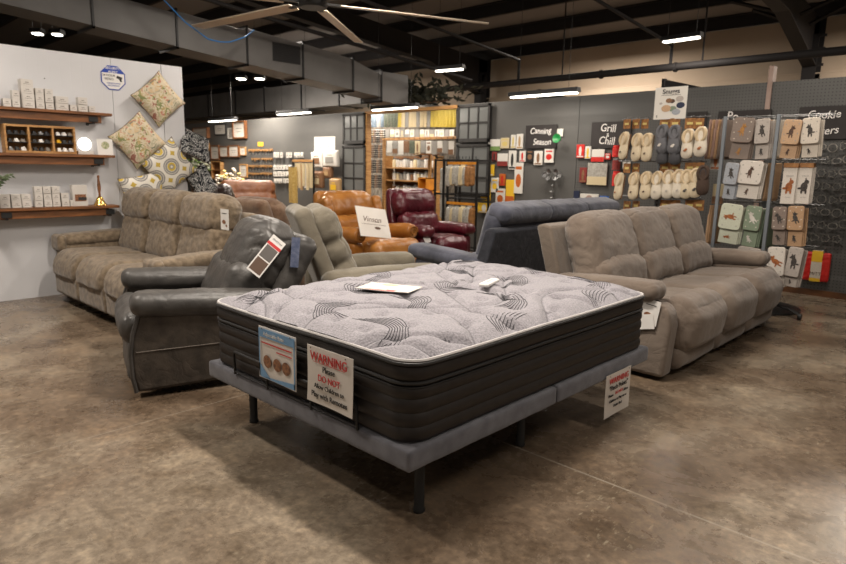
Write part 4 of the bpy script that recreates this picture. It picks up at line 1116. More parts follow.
# six-bladed ceiling fan
M_blade = pm('pale_fan_blade', hexc('d8c8b4'), rough=.4, spec=.6)
e = empty('ceiling_fan', (-5.81, 4.30, 3.10), 0, 'large six-bladed ceiling fan with pale blades over the showroom', 'fan')
MB().lathe([(0, -.05), (.14, -.05), (.16, -.02), (.16, .05), (.10, .08), (.10, .20), (.04, .22), (.04, 1.25), (0, 1.25)], n=24).build('motor_hub', M_black, e, smooth=True)
for k in range(6):
    a = R(6.5 + 60 * k)
    mb = MB(); mb.M = Matrix.Rotation(a, 4, 'Z') @ Matrix.Rotation(R(10), 4, 'X')
    mb.prism([(.30, -.075), (2.10, -.075), (2.17, .07), (.30, .075)], -.008, .008, 'z')
    b_ = mb.build('blade', M_blade, e, bevel=.006)
    mb = MB(); mb.M = Matrix.Rotation(a, 4, 'Z'); mb.b(.12, .36, -.03, .03, -.012, .012); mb.build('blade_bracket', M_black, b_)

# light fittings
M_tube = emit('lit_tube', (1.0, .93, .80), 9)
def fitting(loc, L_, rz, label, w=.13, power=None, dome=False, glow=M_tube, hang=.5, group='strip lights over the partition'):
    e = empty('strip_light', loc, R(rz), label, 'light', group)
    mb = MB(); mb.prism([(-w / 2, 0), (-w / 2 + .02, .06), (w / 2 - .02, .06), (w / 2, 0)], -L_ / 2, L_ / 2, 'x'); mb.build('housing', M_blackpl, e, bevel=.004)
    mb = MB(); mb.b(-L_ / 2 + .03, L_ / 2 - .03, -w / 2 + .022, w / 2 - .022, -.022, -.002); mb.build('diffuser', glow, e, bevel=.008)
    if hang is not None:
        hang = roof_z(loc[1]) - loc[2]
        for x in (-L_ * .36, L_ * .36):
            mb = MB(); mb.tube([(x, 0, .06), (x, 0, hang)], .003, 5); mb.build('hanging_wire', M_black, e)
    if power:
        l = area_light('tube_light', (0, 0, -.03), L_ - .1, w - .04, power); l.parent = e
    return e
fitting((-5.04, 7.62, 2.41), 1.12, 0, 'strip light hanging in front of the Canning Season board', power=17)
fitting((-8.03, 7.62, 2.37), 1.12, 0, 'strip light hanging above the wooden doorway', power=17)
fitting((-11.0, 7.62, 2.42), 1.15, 0, 'strip light hanging over the grey wall left of the old window frame', power=28)
fitting((-13.9, 7.62, 2.38), 1.25, 0, 'strip light hanging at the far left end over the picture frames', power=17)
fitting((-6.95, 7.80, 2.93), .55, 8, 'short strip light high up, seen between the fan blade and the column', power=15, group='short high lights', hang=.9)
fitting((-3.72, 8.95, 3.18), .56, -4, 'short strip light against the cream wall above the slipper poster', power=30, group='short high lights', hang=.9)
for k, (x, y) in enumerate(((-10.66, 2.99), (-10.50, 3.20))):
    fitting((x, y, 3.2), .17, 45, ['small square lamp above the white wall, left of a pair', 'small square lamp above the white wall, right of a pair'][k], w=.16, group='square lamps above the white wall', power=10, hang=0)
for k, (x, y) in enumerate(((-12.95, 7.6), (-12.6, 7.85))):
    fitting((x, y, 3.25), .24, 43, ['small high lamp in front of the lit duct, left of a pair', 'small high lamp in front of the lit duct, right of a pair'][k], w=.2, group='lamps by the lit duct', power=90, hang=.8)
# goods on the walls and stands: builder, x, y, z, width, height, options, label, category, group
GOODS = [
('frame',-16.2,8.298,2.175,0.807,0.287,('wal','white',0.09),'deep brown shadow box with an open white picture, top left of the frames','frame','picture frames on the grey wall'),
('frame',-15.239,8.298,2.245,0.565,0.276,('blk','white',0.02),'thin black-edged white sign high on the grey wall','frame','picture frames on the grey wall'),
('frame',-14.701,8.298,2.136,0.295,0.263,('white','grey',0.02),'small white and grey sign beside the tilted top frame','frame','picture frames on the grey wall'),
('frame',-14.222,8.298,2.209,0.584,0.424,('wal','white',0.08),'large wood-framed white picture highest on the grey wall','frame','picture frames on the grey wall'),
('frame',-16.107,8.298,1.811,0.554,0.21,('oak','white',0.08),'wide low wooden frame under the open shadow box','frame','picture frames on the grey wall'),
('frame',-15.512,8.298,1.662,0.445,0.37,('wal','white',0.05),'tall white framed print, left of the middle row','frame','picture frames on the grey wall'),
('frame',-15.048,8.298,1.683,0.418,0.275,('wal','white',0.05),'white framed print, centre of the middle row','frame','picture frames on the grey wall'),
('frame',-14.555,8.298,1.692,0.469,0.292,('wal','white',0.05),'white framed print, right of the middle row','frame','picture frames on the grey wall'),
('frame',-14.133,8.298,1.692,0.259,0.206,('oak','white',0.04),'smallest wood-framed print, end of the middle row','frame','picture frames on the grey wall'),
('crate',-15.39,8.298,1.214,0.5,0.466,(),'upright open wooden crate on the grey wall','crate',None),
('frame',-14.139,8.298,1.217,0.351,0.329,('oak','white',0.04),'wooden tray frame with a white face beside the tool rails','frame','picture frames on the grey wall'),
('ledge',-16.31,8.298,1.48,0.792,0.069,(),'short wooden ledge low on the left of the grey wall','shelf',None),
('sheet',-13.358,8.298,1.855,0.245,0.1,('yel',),'small bright yellow sticker on the grey wall','sign',None),
('sheet',-10.872,8.298,1.833,0.72,0.297,('wht',),'white poster with faint dotted drawing above the grain bags','poster',None),
('rail',-13.636,8.298,1.714,0.531,0.05,(),'left wooden tool rail of the topmost pair on the grey wall','rack','wooden tool rails'),
('tool',-13.756,8.248,1.659,0.082,0.109,(0,),'small utensil hanging first from the left on the topmost left tool rail','utensil','small utensils on the tool rails'),
('tool',-13.62,8.248,1.659,0.081,0.108,(1,),'small utensil hanging second from the left on the topmost left tool rail','utensil','small utensils on the tool rails'),
('tool',-13.486,8.248,1.659,0.08,0.108,(2,),'small utensil hanging third from the left on the topmost left tool rail','utensil','small utensils on the tool rails'),
('tool',-13.354,8.248,1.659,0.079,0.107,(0,),'small utensil hanging fourth from the left on the topmost left tool rail','utensil','small utensils on the tool rails'),
('rail',-13.085,8.298,1.711,0.501,0.048,(),'right wooden tool rail of the topmost pair on the grey wall','rack','wooden tool rails'),
('tool',-13.197,8.248,1.658,0.077,0.106,(0,),'small utensil hanging first from the left on the topmost right tool rail','utensil','small utensils on the tool rails'),
('tool',-13.069,8.248,1.658,0.077,0.106,(1,),'small utensil hanging second from the left on the topmost right tool rail','utensil','small utensils on the tool rails'),
('tool',-12.942,8.248,1.657,0.077,0.105,(2,),'small utensil hanging third from the left on the topmost right tool rail','utensil','small utensils on the tool rails'),
('tool',-12.817,8.248,1.657,0.075,0.105,(0,),'small utensil hanging fourth from the left on the topmost right tool rail','utensil','small utensils on the tool rails'),
('rail',-13.572,8.298,1.505,0.382,0.05,(),'left wooden tool rail of the second pair on the grey wall','rack','wooden tool rails'),
('tool',-13.62,8.248,1.45,0.081,0.109,(0,),'small utensil hanging first from the left on the second left tool rail','utensil','small utensils on the tool rails'),
('tool',-13.534,8.248,1.45,0.08,0.109,(1,),'small utensil hanging second from the left on the second left tool rail','utensil','small utensils on the tool rails'),
('tool',-13.449,8.248,1.452,0.08,0.109,(2,),'small utensil hanging third from the left on the second left tool rail','utensil','small utensils on the tool rails'),
('tool',-13.365,8.248,1.452,0.08,0.108,(0,),'small utensil hanging fourth from the left on the second left tool rail','utensil','small utensils on the tool rails'),
('rail',-13.073,8.298,1.508,0.458,0.049,(),'right wooden tool rail of the second pair on the grey wall','rack','wooden tool rails'),
('tool',-13.164,8.248,1.454,0.078,0.107,(0,),'small utensil hanging first from the left on the second right tool rail','utensil','small utensils on the tool rails'),
('tool',-13.05,8.248,1.454,0.077,0.106,(1,),'small utensil hanging second from the left on the second right tool rail','utensil','small utensils on the tool rails'),
('tool',-12.939,8.248,1.455,0.077,0.106,(2,),'small utensil hanging third from the left on the second right tool rail','utensil','small utensils on the tool rails'),
('tool',-12.828,8.248,1.456,0.075,0.105,(0,),'small utensil hanging fourth from the left on the second right tool rail','utensil','small utensils on the tool rails'),
('rail',-13.658,8.298,1.333,0.534,0.05,(),'left wooden tool rail of the third pair on the grey wall','rack','wooden tool rails'),
('tool',-13.78,8.248,1.276,0.083,0.111,(0,),'small utensil hanging first from the left on the third left tool rail','utensil','small utensils on the tool rails'),
('tool',-13.643,8.248,1.278,0.081,0.11,(1,),'small utensil hanging second from the left on the third left tool rail','utensil','small utensils on the tool rails'),
('tool',-13.508,8.248,1.28,0.081,0.109,(2,),'small utensil hanging third from the left on the third left tool rail','utensil','small utensils on the tool rails'),
('tool',-13.375,8.248,1.282,0.08,0.109,(0,),'small utensil hanging fourth from the left on the third left tool rail','utensil','small utensils on the tool rails'),
('rail',-13.114,8.298,1.34,0.483,0.049,(),'right wooden tool rail of the third pair on the grey wall','rack','wooden tool rails'),
('tool',-13.216,8.248,1.285,0.079,0.108,(0,),'small utensil hanging first from the left on the third right tool rail','utensil','small utensils on the tool rails'),
('tool',-13.095,8.248,1.287,0.078,0.107,(1,),'small utensil hanging second from the left on the third right tool rail','utensil','small utensils on the tool rails'),
('tool',-12.975,8.248,1.288,0.076,0.107,(2,),'small utensil hanging third from the left on the third right tool rail','utensil','small utensils on the tool rails'),
('tool',-12.856,8.248,1.29,0.076,0.106,(0,),'small utensil hanging fourth from the left on the third right tool rail','utensil','small utensils on the tool rails'),
('rail',-13.668,8.298,1.155,0.536,0.05,(),'left wooden tool rail of the lowest pair on the grey wall','rack','wooden tool rails'),
('tool',-13.791,8.248,1.098,0.083,0.112,(0,),'small utensil hanging first from the left on the lowest left tool rail','utensil','small utensils on the tool rails'),
('tool',-13.654,8.248,1.101,0.082,0.11,(1,),'small utensil hanging second from the left on the lowest left tool rail','utensil','small utensils on the tool rails'),
('tool',-13.518,8.248,1.104,0.081,0.11,(2,),'small utensil hanging third from the left on the lowest left tool rail','utensil','small utensils on the tool rails'),
('tool',-13.385,8.248,1.107,0.08,0.11,(0,),'small utensil hanging fourth from the left on the lowest left tool rail','utensil','small utensils on the tool rails'),
('rail',-13.123,8.298,1.166,0.484,0.05,(),'right wooden tool rail of the lowest pair on the grey wall','rack','wooden tool rails'),
('tool',-13.226,8.248,1.111,0.078,0.109,(0,),'small utensil hanging first from the left on the lowest right tool rail','utensil','small utensils on the tool rails'),
('tool',-13.104,8.248,1.114,0.078,0.107,(1,),'small utensil hanging second from the left on the lowest right tool rail','utensil','small utensils on the tool rails'),
('tool',-12.983,8.248,1.116,0.077,0.107,(2,),'small utensil hanging third from the left on the lowest right tool rail','utensil','small utensils on the tool rails'),
('tool',-12.865,8.248,1.119,0.076,0.106,(0,),'small utensil hanging fourth from the left on the lowest right tool rail','utensil','small utensils on the tool rails'),
('pack',-12.689,8.268,1.598,0.095,0.122,('wht','gry'),'first small white carded gadget from the left, top gadget row','pack','small white carded gadgets'),
('pack',-12.566,8.268,1.598,0.094,0.122,('wht','gry'),'second small white carded gadget from the left, top gadget row','pack','small white carded gadgets'),
('pack',-12.424,8.268,1.599,0.093,0.121,('wht','gry'),'third small white carded gadget from the left, top gadget row','pack','small white carded gadgets'),
('pack',-12.184,8.268,1.598,0.091,0.12,('wht','gry'),'fourth small white carded gadget from the left, top gadget row','pack','small white carded gadgets'),
('pack',-12.067,8.268,1.599,0.09,0.119,('wht','gry'),'fifth small white carded gadget from the left, top gadget row','pack','small white carded gadgets'),
('pack',-11.874,8.268,1.598,0.088,0.118,('wht','gry'),'sixth small white carded gadget from the left, top gadget row','pack','small white carded gadgets'),
('pack',-11.759,8.268,1.599,0.087,0.117,('wht','gry'),'seventh small white carded gadget from the left, top gadget row','pack','small white carded gadgets'),
('pack',-11.628,8.268,1.599,0.086,0.117,('wht','gry'),'eighth small white carded gadget from the left, top gadget row','pack','small white carded gadgets'),
('pack',-12.723,8.268,1.317,0.096,0.11,('wht','gry'),'first small white carded gadget from the left, second gadget row','pack','small white carded gadgets'),
('pack',-12.607,8.268,1.319,0.094,0.11,('wht','gry'),'second small white carded gadget from the left, second gadget row','pack','small white carded gadgets'),
('pack',-12.492,8.268,1.321,0.094,0.109,('wht','gry'),'third small white carded gadget from the left, second gadget row','pack','small white carded gadgets'),
('pack',-12.379,8.268,1.322,0.093,0.108,('wht','gry'),'fourth small white carded gadget from the left, second gadget row','pack','small white carded gadgets'),
('pack',-12.267,8.268,1.324,0.091,0.107,('wht','gry'),'fifth small white carded gadget from the left, second gadget row','pack','small white carded gadgets'),
('pack',-12.155,8.268,1.325,0.091,0.107,('wht','gry'),'sixth small white carded gadget from the left, second gadget row','pack','small white carded gadgets'),
('pack',-12.053,8.268,1.326,0.089,0.107,('wht','gry'),'seventh small white carded gadget from the left, second gadget row','pack','small white carded gadgets'),
('pack',-12.721,8.268,1.166,0.096,0.11,('wht','gry'),'first small white carded gadget from the left, third gadget row','pack','small white carded gadgets'),
('pack',-12.605,8.268,1.168,0.095,0.11,('wht','gry'),'second small white carded gadget from the left, third gadget row','pack','small white carded gadgets'),
('pack',-12.491,8.268,1.171,0.093,0.109,('wht','gry'),'third small white carded gadget from the left, third gadget row','pack','small white carded gadgets'),
('pack',-12.377,8.268,1.173,0.093,0.108,('wht','gry'),'fourth small white carded gadget from the left, third gadget row','pack','small white carded gadgets'),
('pack',-12.264,8.268,1.175,0.091,0.108,('wht','gry'),'fifth small white carded gadget from the left, third gadget row','pack','small white carded gadgets'),
('pack',-12.162,8.268,1.178,0.091,0.107,('wht','gry'),'sixth small white carded gadget from the left, third gadget row','pack','small white carded gadgets'),
('pack',-12.704,8.268,1.007,0.096,0.106,('wht','gry'),'first small white carded gadget from the left, bottom gadget row','pack','small white carded gadgets'),
('pack',-12.587,8.268,1.01,0.095,0.105,('wht','gry'),'second small white carded gadget from the left, bottom gadget row','pack','small white carded gadgets'),
('pack',-12.473,8.268,1.014,0.094,0.105,('wht','gry'),'third small white carded gadget from the left, bottom gadget row','pack','small white carded gadgets'),
('pack',-12.326,8.268,1.018,0.093,0.104,('wht','gry'),'fourth small white carded gadget from the left, bottom gadget row','pack','small white carded gadgets'),
('pack',-12.207,8.268,1.021,0.091,0.104,('wht','gry'),'fifth small white carded gadget from the left, bottom gadget row','pack','small white carded gadgets'),
('rackrail',-11.097,7.9,1.462,0.727,0.071,(),'black garment rack with an orange wooden top bar by the grey wall','rack',None),
('towel',-11.251,7.85,1.183,0.11,0.482,('cream','cream'),'cream dish towel, first from the left on the garment rack','towel','cream towels on the garment rack'),
('towel',-11.143,7.83,1.165,0.108,0.521,('cream','cream'),'cream dish towel, second from the left on the garment rack','towel','cream towels on the garment rack'),
('towel',-11.093,7.85,1.145,0.107,0.562,('tan','tan'),'cream dish towel, third from the left on the garment rack','towel','cream towels on the garment rack'),
('towel',-10.986,7.83,1.188,0.107,0.475,('cream','cream'),'cream dish towel, fourth from the left on the garment rack','towel','cream towels on the garment rack'),
('towel',-10.943,7.85,1.169,0.106,0.516,('wht','wht'),'cream dish towel, fifth from the left on the garment rack','towel','cream towels on the garment rack'),
('towel',-10.845,7.83,1.15,0.105,0.554,('cream','cream'),'cream dish towel, sixth from the left on the garment rack','towel','cream towels on the garment rack'),
('towel',-10.809,7.85,1.192,0.105,0.471,('tan','tan'),'cream dish towel, seventh from the left on the garment rack','towel','cream towels on the garment rack'),
('towel',-10.721,7.83,1.174,0.103,0.51,('cream','cream'),'cream dish towel, eighth from the left on the garment rack','towel','cream towels on the garment rack'),
('towel',-11.261,7.75,0.962,0.293,0.756,('wheat','cream'),'long wheat-coloured apron hanging at the left end of the garment rack','apron',None),
('bag',-10.881,8.178,1.496,0.399,0.319,('wht','brn'),'white paper bag with brown print, upper left of the wall bags','bag','bags on the grey wall'),
('bag',-10.436,8.178,1.52,0.457,0.318,('wht','gry'),'large white paper bag, upper right of the wall bags','bag','bags on the grey wall'),
('bag',-10.77,8.098,1.081,0.321,0.333,('brn','cream'),'brown and cream bag standing below the white paper bags','bag','bags on the grey wall'),
('bag',-10.546,8.178,1.236,0.263,0.224,('brn','tan'),'small brown pouch between the two rows of bags','bag','bags on the grey wall'),
('bag',-10.203,8.098,0.97,0.319,0.293,('tan','yel'),'tan patterned bag beside the old window frame','bag','bags on the grey wall'),
('towel',-11.53,10.2,2.47,0.122,0.341,('blue','blue'),'blue grey cloth hanging first from the left, high in the doorway','cloth','cloths hanging high in the doorway'),
('towel',-11.402,10.2,2.468,0.12,0.345,('blue','blue'),'blue grey cloth hanging second from the left, high in the doorway','cloth','cloths hanging high in the doorway'),
('towel',-11.276,10.2,2.467,0.12,0.348,('gry','gry'),'grey cloth hanging third from the left, high in the doorway','cloth','cloths hanging high in the doorway'),
('towel',-11.151,10.2,2.465,0.118,0.352,('blue','blue'),'blue grey cloth hanging fourth from the left, high in the doorway','cloth','cloths hanging high in the doorway'),
('towel',-11.028,10.2,2.463,0.116,0.356,('plaid','plaid'),'dark green plaid cloth hanging fifth from the left, high in the doorway','cloth','cloths hanging high in the doorway'),
('towel',-10.905,10.2,2.462,0.115,0.359,('plaid','plaid'),'dark green plaid cloth hanging sixth from the left, high in the doorway','cloth','cloths hanging high in the doorway'),
('towel',-10.785,10.2,2.46,0.114,0.363,('plaid','plaid'),'dark green plaid cloth hanging seventh from the left, high in the doorway','cloth','cloths hanging high in the doorway'),
('towel',-10.666,10.2,2.458,0.112,0.366,('plaid','plaid'),'dark green plaid cloth hanging eighth from the left, high in the doorway','cloth','cloths hanging high in the doorway'),
('towel',-10.548,10.2,2.456,0.112,0.37,('yel2','yel2'),'yellow cloth hanging ninth from the left, high in the doorway','cloth','cloths hanging high in the doorway'),
('towel',-10.431,10.2,2.454,0.111,0.373,('cream','cream'),'oatmeal cloth hanging tenth from the left, high in the doorway','cloth','cloths hanging high in the doorway'),
('towel',-10.317,10.2,2.452,0.109,0.377,('gry','gry'),'grey cloth hanging eleventh from the left, high in the doorway','cloth','cloths hanging high in the doorway'),
('towel',-10.202,10.2,2.451,0.108,0.38,('cream','cream'),'oatmeal cloth hanging twelfth from the left, high in the doorway','cloth','cloths hanging high in the doorway'),
('towel',-10.09,10.2,2.45,0.107,0.383,('cream','cream'),'oatmeal cloth hanging thirteenth from the left, high in the doorway','cloth','cloths hanging high in the doorway'),
('towel',-9.977,10.2,2.448,0.105,0.386,('gry','gry'),'grey cloth hanging fourteenth from the left, high in the doorway','cloth','cloths hanging high in the doorway'),
('towel',-9.867,10.2,2.446,0.104,0.39,('cream','cream'),'oatmeal cloth hanging fifteenth from the left, high in the doorway','cloth','cloths hanging high in the doorway'),
('towel',-9.758,10.2,2.445,0.104,0.393,('cream','cream'),'oatmeal cloth hanging sixteenth from the left, high in the doorway','cloth','cloths hanging high in the doorway'),
('towel',-9.65,10.2,2.443,0.102,0.396,('gry','gry'),'grey cloth hanging seventeenth from the left, high in the doorway','cloth','cloths hanging high in the doorway'),
('towel',-9.543,10.2,2.442,0.101,0.399,('yel2','yel2'),'yellow cloth hanging eighteenth from the left, high in the doorway','cloth','cloths hanging high in the doorway'),
('towel',-9.437,10.2,2.44,0.1,0.402,('yel2','yel2'),'yellow cloth hanging nineteenth from the left, high in the doorway','cloth','cloths hanging high in the doorway'),
('towel',-9.332,10.2,2.439,0.099,0.405,('yel2','yel2'),'yellow cloth hanging twentieth from the left, high in the doorway','cloth','cloths hanging high in the doorway'),
('towel',-9.229,10.2,2.437,0.098,0.408,('yel2','yel2'),'yellow cloth hanging twenty-first from the left, high in the doorway','cloth','cloths hanging high in the doorway'),
('towel',-9.127,10.2,2.436,0.097,0.411,('yel2','yel2'),'yellow cloth hanging twenty-second from the left, high in the doorway','cloth','cloths hanging high in the doorway'),
('towel',-9.025,10.2,2.434,0.096,0.414,('yel2','yel2'),'yellow cloth hanging twenty-third from the left, high in the doorway','cloth','cloths hanging high in the doorway'),
('towel',-8.925,10.2,2.433,0.095,0.417,('yel2','yel2'),'yellow cloth hanging twenty-fourth from the left, high in the doorway','cloth','cloths hanging high in the doorway'),
('pack',-11.475,10.2,2.158,0.15,0.174,('gry','cream'),'pale packet under the doorway cloths, first from the left','pack','pale packets under the cloths'),
('pack',-11.299,10.2,2.154,0.148,0.173,('wht','gry'),'pale packet under the doorway cloths, second from the left','pack','pale packets under the cloths'),
('pack',-11.126,10.2,2.15,0.146,0.172,('wht','cream'),'pale packet under the doorway cloths, third from the left','pack','pale packets under the cloths'),
('pack',-10.955,10.2,2.146,0.144,0.17,('gry','gry'),'pale packet under the doorway cloths, fourth from the left','pack','pale packets under the cloths'),
('pack',-10.788,10.2,2.143,0.141,0.169,('wht','cream'),'pale packet under the doorway cloths, fifth from the left','pack','pale packets under the cloths'),
('pack',-10.623,10.2,2.138,0.139,0.168,('wht','gry'),'pale packet under the doorway cloths, sixth from the left','pack','pale packets under the cloths'),
('pack',-10.46,10.2,2.135,0.137,0.167,('gry','cream'),'pale packet under the doorway cloths, seventh from the left','pack','pale packets under the cloths'),
('pack',-10.3,10.2,2.131,0.135,0.166,('wht','gry'),'pale packet under the doorway cloths, eighth from the left','pack','pale packets under the cloths'),
('pack',-10.142,10.2,2.127,0.133,0.164,('wht','cream'),'pale packet under the doorway cloths, ninth from the left','pack','pale packets under the cloths'),
('pack',-9.986,10.2,2.123,0.131,0.163,('gry','gry'),'pale packet under the doorway cloths, tenth from the left','pack','pale packets under the cloths'),
('pack',-9.832,10.2,2.12,0.129,0.162,('wht','cream'),'pale packet under the doorway cloths, eleventh from the left','pack','pale packets under the cloths'),
('pack',-9.681,10.2,2.117,0.127,0.16,('wht','gry'),'pale packet under the doorway cloths, twelfth from the left','pack','pale packets under the cloths'),
('pack',-9.533,10.2,2.114,0.126,0.159,('gry','cream'),'pale packet under the doorway cloths, thirteenth from the left','pack','pale packets under the cloths'),
('pack',-9.386,10.2,2.11,0.123,0.158,('wht','gry'),'pale packet under the doorway cloths, fourteenth from the left','pack','pale packets under the cloths'),
('pack',-9.242,10.2,2.107,0.122,0.157,('wht','cream'),'pale packet under the doorway cloths, fifteenth from the left','pack','pale packets under the cloths'),
('pack',-9.1,10.2,2.103,0.12,0.156,('gry','gry'),'pale packet under the doorway cloths, sixteenth from the left','pack','pale packets under the cloths'),
('pack',-8.96,10.2,2.101,0.119,0.155,('wht','cream'),'pale packet under the doorway cloths, seventeenth from the left','pack','pale packets under the cloths'),
('bar',-9.389,9.6,1.973,2.175,0.053,(),'orange wooden bar crossing the doorway','rail',None),
('pack',-10.186,9.55,1.809,0.159,0.246,('wht','wht'),'packet hanging first from the left on the orange doorway bar','pack','packets on the orange bar'),
('pack',-10.008,9.55,1.797,0.157,0.264,('gry','brn'),'packet hanging second from the left on the orange doorway bar','pack','packets on the orange bar'),
('pack',-9.834,9.55,1.785,0.154,0.284,('wht','wht'),'packet hanging third from the left on the orange doorway bar','pack','packets on the orange bar'),
('pack',-9.663,9.55,1.804,0.151,0.239,('brn','brn'),'packet hanging fourth from the left on the orange doorway bar','pack','packets on the orange bar'),
('pack',-9.495,9.55,1.793,0.149,0.258,('plaid','plaid'),'packet hanging fifth from the left on the orange doorway bar','pack','packets on the orange bar'),
('pack',-9.33,9.55,1.781,0.146,0.276,('cream','brn'),'packet hanging sixth from the left on the orange doorway bar','pack','packets on the orange bar'),
('pack',-9.168,9.55,1.8,0.144,0.233,('gry','gry'),'packet hanging seventh from the left on the orange doorway bar','pack','packets on the orange bar'),
('pack',-9.008,9.55,1.789,0.142,0.252,('wht','brn'),'packet hanging eighth from the left on the orange doorway bar','pack','packets on the orange bar'),
('pack',-8.851,9.55,1.777,0.139,0.269,('gry','gry'),'packet hanging ninth from the left on the orange doorway bar','pack','packets on the orange bar'),
('pack',-8.697,9.55,1.796,0.137,0.227,('wht','brn'),'packet hanging tenth from the left on the orange doorway bar','pack','packets on the orange bar'),
('pack',-8.544,9.55,1.785,0.135,0.246,('gry','gry'),'packet hanging eleventh from the left on the orange doorway bar','pack','packets on the orange bar'),
('pack',-8.395,9.55,1.774,0.132,0.263,('wht','brn'),'packet hanging twelfth from the left on the orange doorway bar','pack','packets on the orange bar'),
('ledge',-9.424,10.0,1.635,0.623,0.067,(),'short stained wooden ledge in the middle of the doorway','shelf',None),
('shelfunit',-10.248,10.35,0.97,1.491,1.32,(),'orange pine shelving unit full of small goods inside the doorway','shelves',None),
('jar',-10.802,10.28,1.474,0.102,0.217,('cream',),'small pale container, first from the left on the top pine shelf','container','containers on the pine shelves'),
('jar',-10.683,10.28,1.466,0.101,0.197,('wht',),'small pale container, second from the left on the top pine shelf','container','containers on the pine shelves'),
('jar',-10.567,10.28,1.457,0.1,0.178,('wht',),'small pale container, third from the left on the top pine shelf','container','containers on the pine shelves'),
('jar',-10.451,10.28,1.477,0.099,0.213,('wht',),'small pale container, fourth from the left on the top pine shelf','container','containers on the pine shelves'),
('jar',-10.337,10.28,1.469,0.097,0.193,('gry',),'small pale container, fifth from the left on the top pine shelf','container','containers on the pine shelves'),
('jar',-10.224,10.28,1.461,0.097,0.175,('wht',),'small pale container, sixth from the left on the top pine shelf','container','containers on the pine shelves'),
('jar',-10.111,10.28,1.48,0.095,0.209,('cream',),'small pale container, seventh from the left on the top pine shelf','container','containers on the pine shelves'),
('jar',-10.0,10.28,1.471,0.095,0.191,('gry',),'small pale container, eighth from the left on the top pine shelf','container','containers on the pine shelves'),
('jar',-9.891,10.28,1.464,0.094,0.172,('gry',),'small pale container, ninth from the left on the top pine shelf','container','containers on the pine shelves'),
('jar',-9.783,10.28,1.482,0.093,0.206,('wht',),'small pale container, tenth from the left on the top pine shelf','container','containers on the pine shelves'),
('jar',-9.675,10.28,1.474,0.092,0.188,('brn',),'small pale container, eleventh from the left on the top pine shelf','container','containers on the pine shelves'),
('jar',-9.569,10.28,1.466,0.091,0.169,('wht',),'small pale container, twelfth from the left on the top pine shelf','container','containers on the pine shelves'),
('jar',-10.798,10.28,1.166,0.102,0.214,('wht',),'small pale container, first from the left on the middle pine shelf','container','containers on the pine shelves'),
('jar',-10.68,10.28,1.16,0.101,0.194,('cream',),'small pale container, second from the left on the middle pine shelf','container','containers on the pine shelves'),
('jar',-10.562,10.28,1.153,0.1,0.174,('gry',),'small pale container, third from the left on the middle pine shelf','container','containers on the pine shelves'),
('jar',-10.447,10.28,1.174,0.099,0.21,('gry',),'small pale container, fourth from the left on the middle pine shelf','container','containers on the pine shelves'),
('jar',-10.331,10.28,1.167,0.098,0.191,('wht',),'small pale container, fifth from the left on the middle pine shelf','container','containers on the pine shelves'),
('jar',-10.218,10.28,1.161,0.097,0.172,('brn',),'small pale container, sixth from the left on the middle pine shelf','container','containers on the pine shelves'),
('jar',-10.105,10.28,1.182,0.096,0.206,('wht',),'small pale container, seventh from the left on the middle pine shelf','container','containers on the pine shelves'),
('jar',-9.994,10.28,1.175,0.094,0.187,('cream',),'small pale container, eighth from the left on the middle pine shelf','container','containers on the pine shelves'),
('jar',-9.884,10.28,1.169,0.094,0.169,('wht',),'small pale container, ninth from the left on the middle pine shelf','container','containers on the pine shelves'),
('jar',-9.775,10.28,1.19,0.093,0.203,('wht',),'small pale container, tenth from the left on the middle pine shelf','container','containers on the pine shelves'),
('jar',-9.668,10.28,1.183,0.091,0.184,('wht',),'small pale container, eleventh from the left on the middle pine shelf','container','containers on the pine shelves'),
('jar',-9.561,10.28,1.177,0.091,0.166,('gry',),'small pale container, twelfth from the left on the middle pine shelf','container','containers on the pine shelves'),
('jar',-10.794,10.28,0.862,0.103,0.208,('brn',),'small pale container, first from the left on the bottom pine shelf','container','containers on the pine shelves'),
('jar',-10.675,10.28,0.857,0.102,0.188,('wht',),'small pale container, second from the left on the bottom pine shelf','container','containers on the pine shelves'),
('jar',-10.557,10.28,0.853,0.1,0.169,('cream',),'small pale container, third from the left on the bottom pine shelf','container','containers on the pine shelves'),
('jar',-10.441,10.28,0.875,0.1,0.205,('wht',),'small pale container, fourth from the left on the bottom pine shelf','container','containers on the pine shelves'),
('jar',-10.325,10.28,0.871,0.099,0.185,('wht',),'small pale container, fifth from the left on the bottom pine shelf','container','containers on the pine shelves'),
('jar',-10.212,10.28,0.866,0.097,0.166,('wht',),'small pale container, sixth from the left on the bottom pine shelf','container','containers on the pine shelves'),
('jar',-10.099,10.28,0.887,0.096,0.201,('gry',),'small pale container, seventh from the left on the bottom pine shelf','container','containers on the pine shelves'),
('jar',-9.988,10.28,0.883,0.095,0.182,('wht',),'small pale container, eighth from the left on the bottom pine shelf','container','containers on the pine shelves'),
('jar',-9.877,10.28,0.879,0.094,0.163,('cream',),'small pale container, ninth from the left on the bottom pine shelf','container','containers on the pine shelves'),
('jar',-9.768,10.28,0.9,0.093,0.198,('gry',),'small pale container, tenth from the left on the bottom pine shelf','container','containers on the pine shelves'),
('jar',-9.66,10.28,0.895,0.092,0.179,('gry',),'small pale container, eleventh from the left on the bottom pine shelf','container','containers on the pine shelves'),
('jar',-9.553,10.28,0.891,0.091,0.161,('wht',),'small pale container, twelfth from the left on the bottom pine shelf','container','containers on the pine shelves'),
('crate2',-8.71,9.3,1.047,0.235,0.269,('orange',),'bright orange wooden box in the doorway','box',None),
('strand',-11.179,9.9,2.062,0.056,0.295,(0,),'dark trinket strand in the doorway, first from the top, first from the left','trinket','dark trinket strands left in the doorway'),
('strand',-11.178,9.9,1.721,0.056,0.298,(1,),'dark trinket strand in the doorway, second from the top, first from the left','trinket','dark trinket strands left in the doorway'),
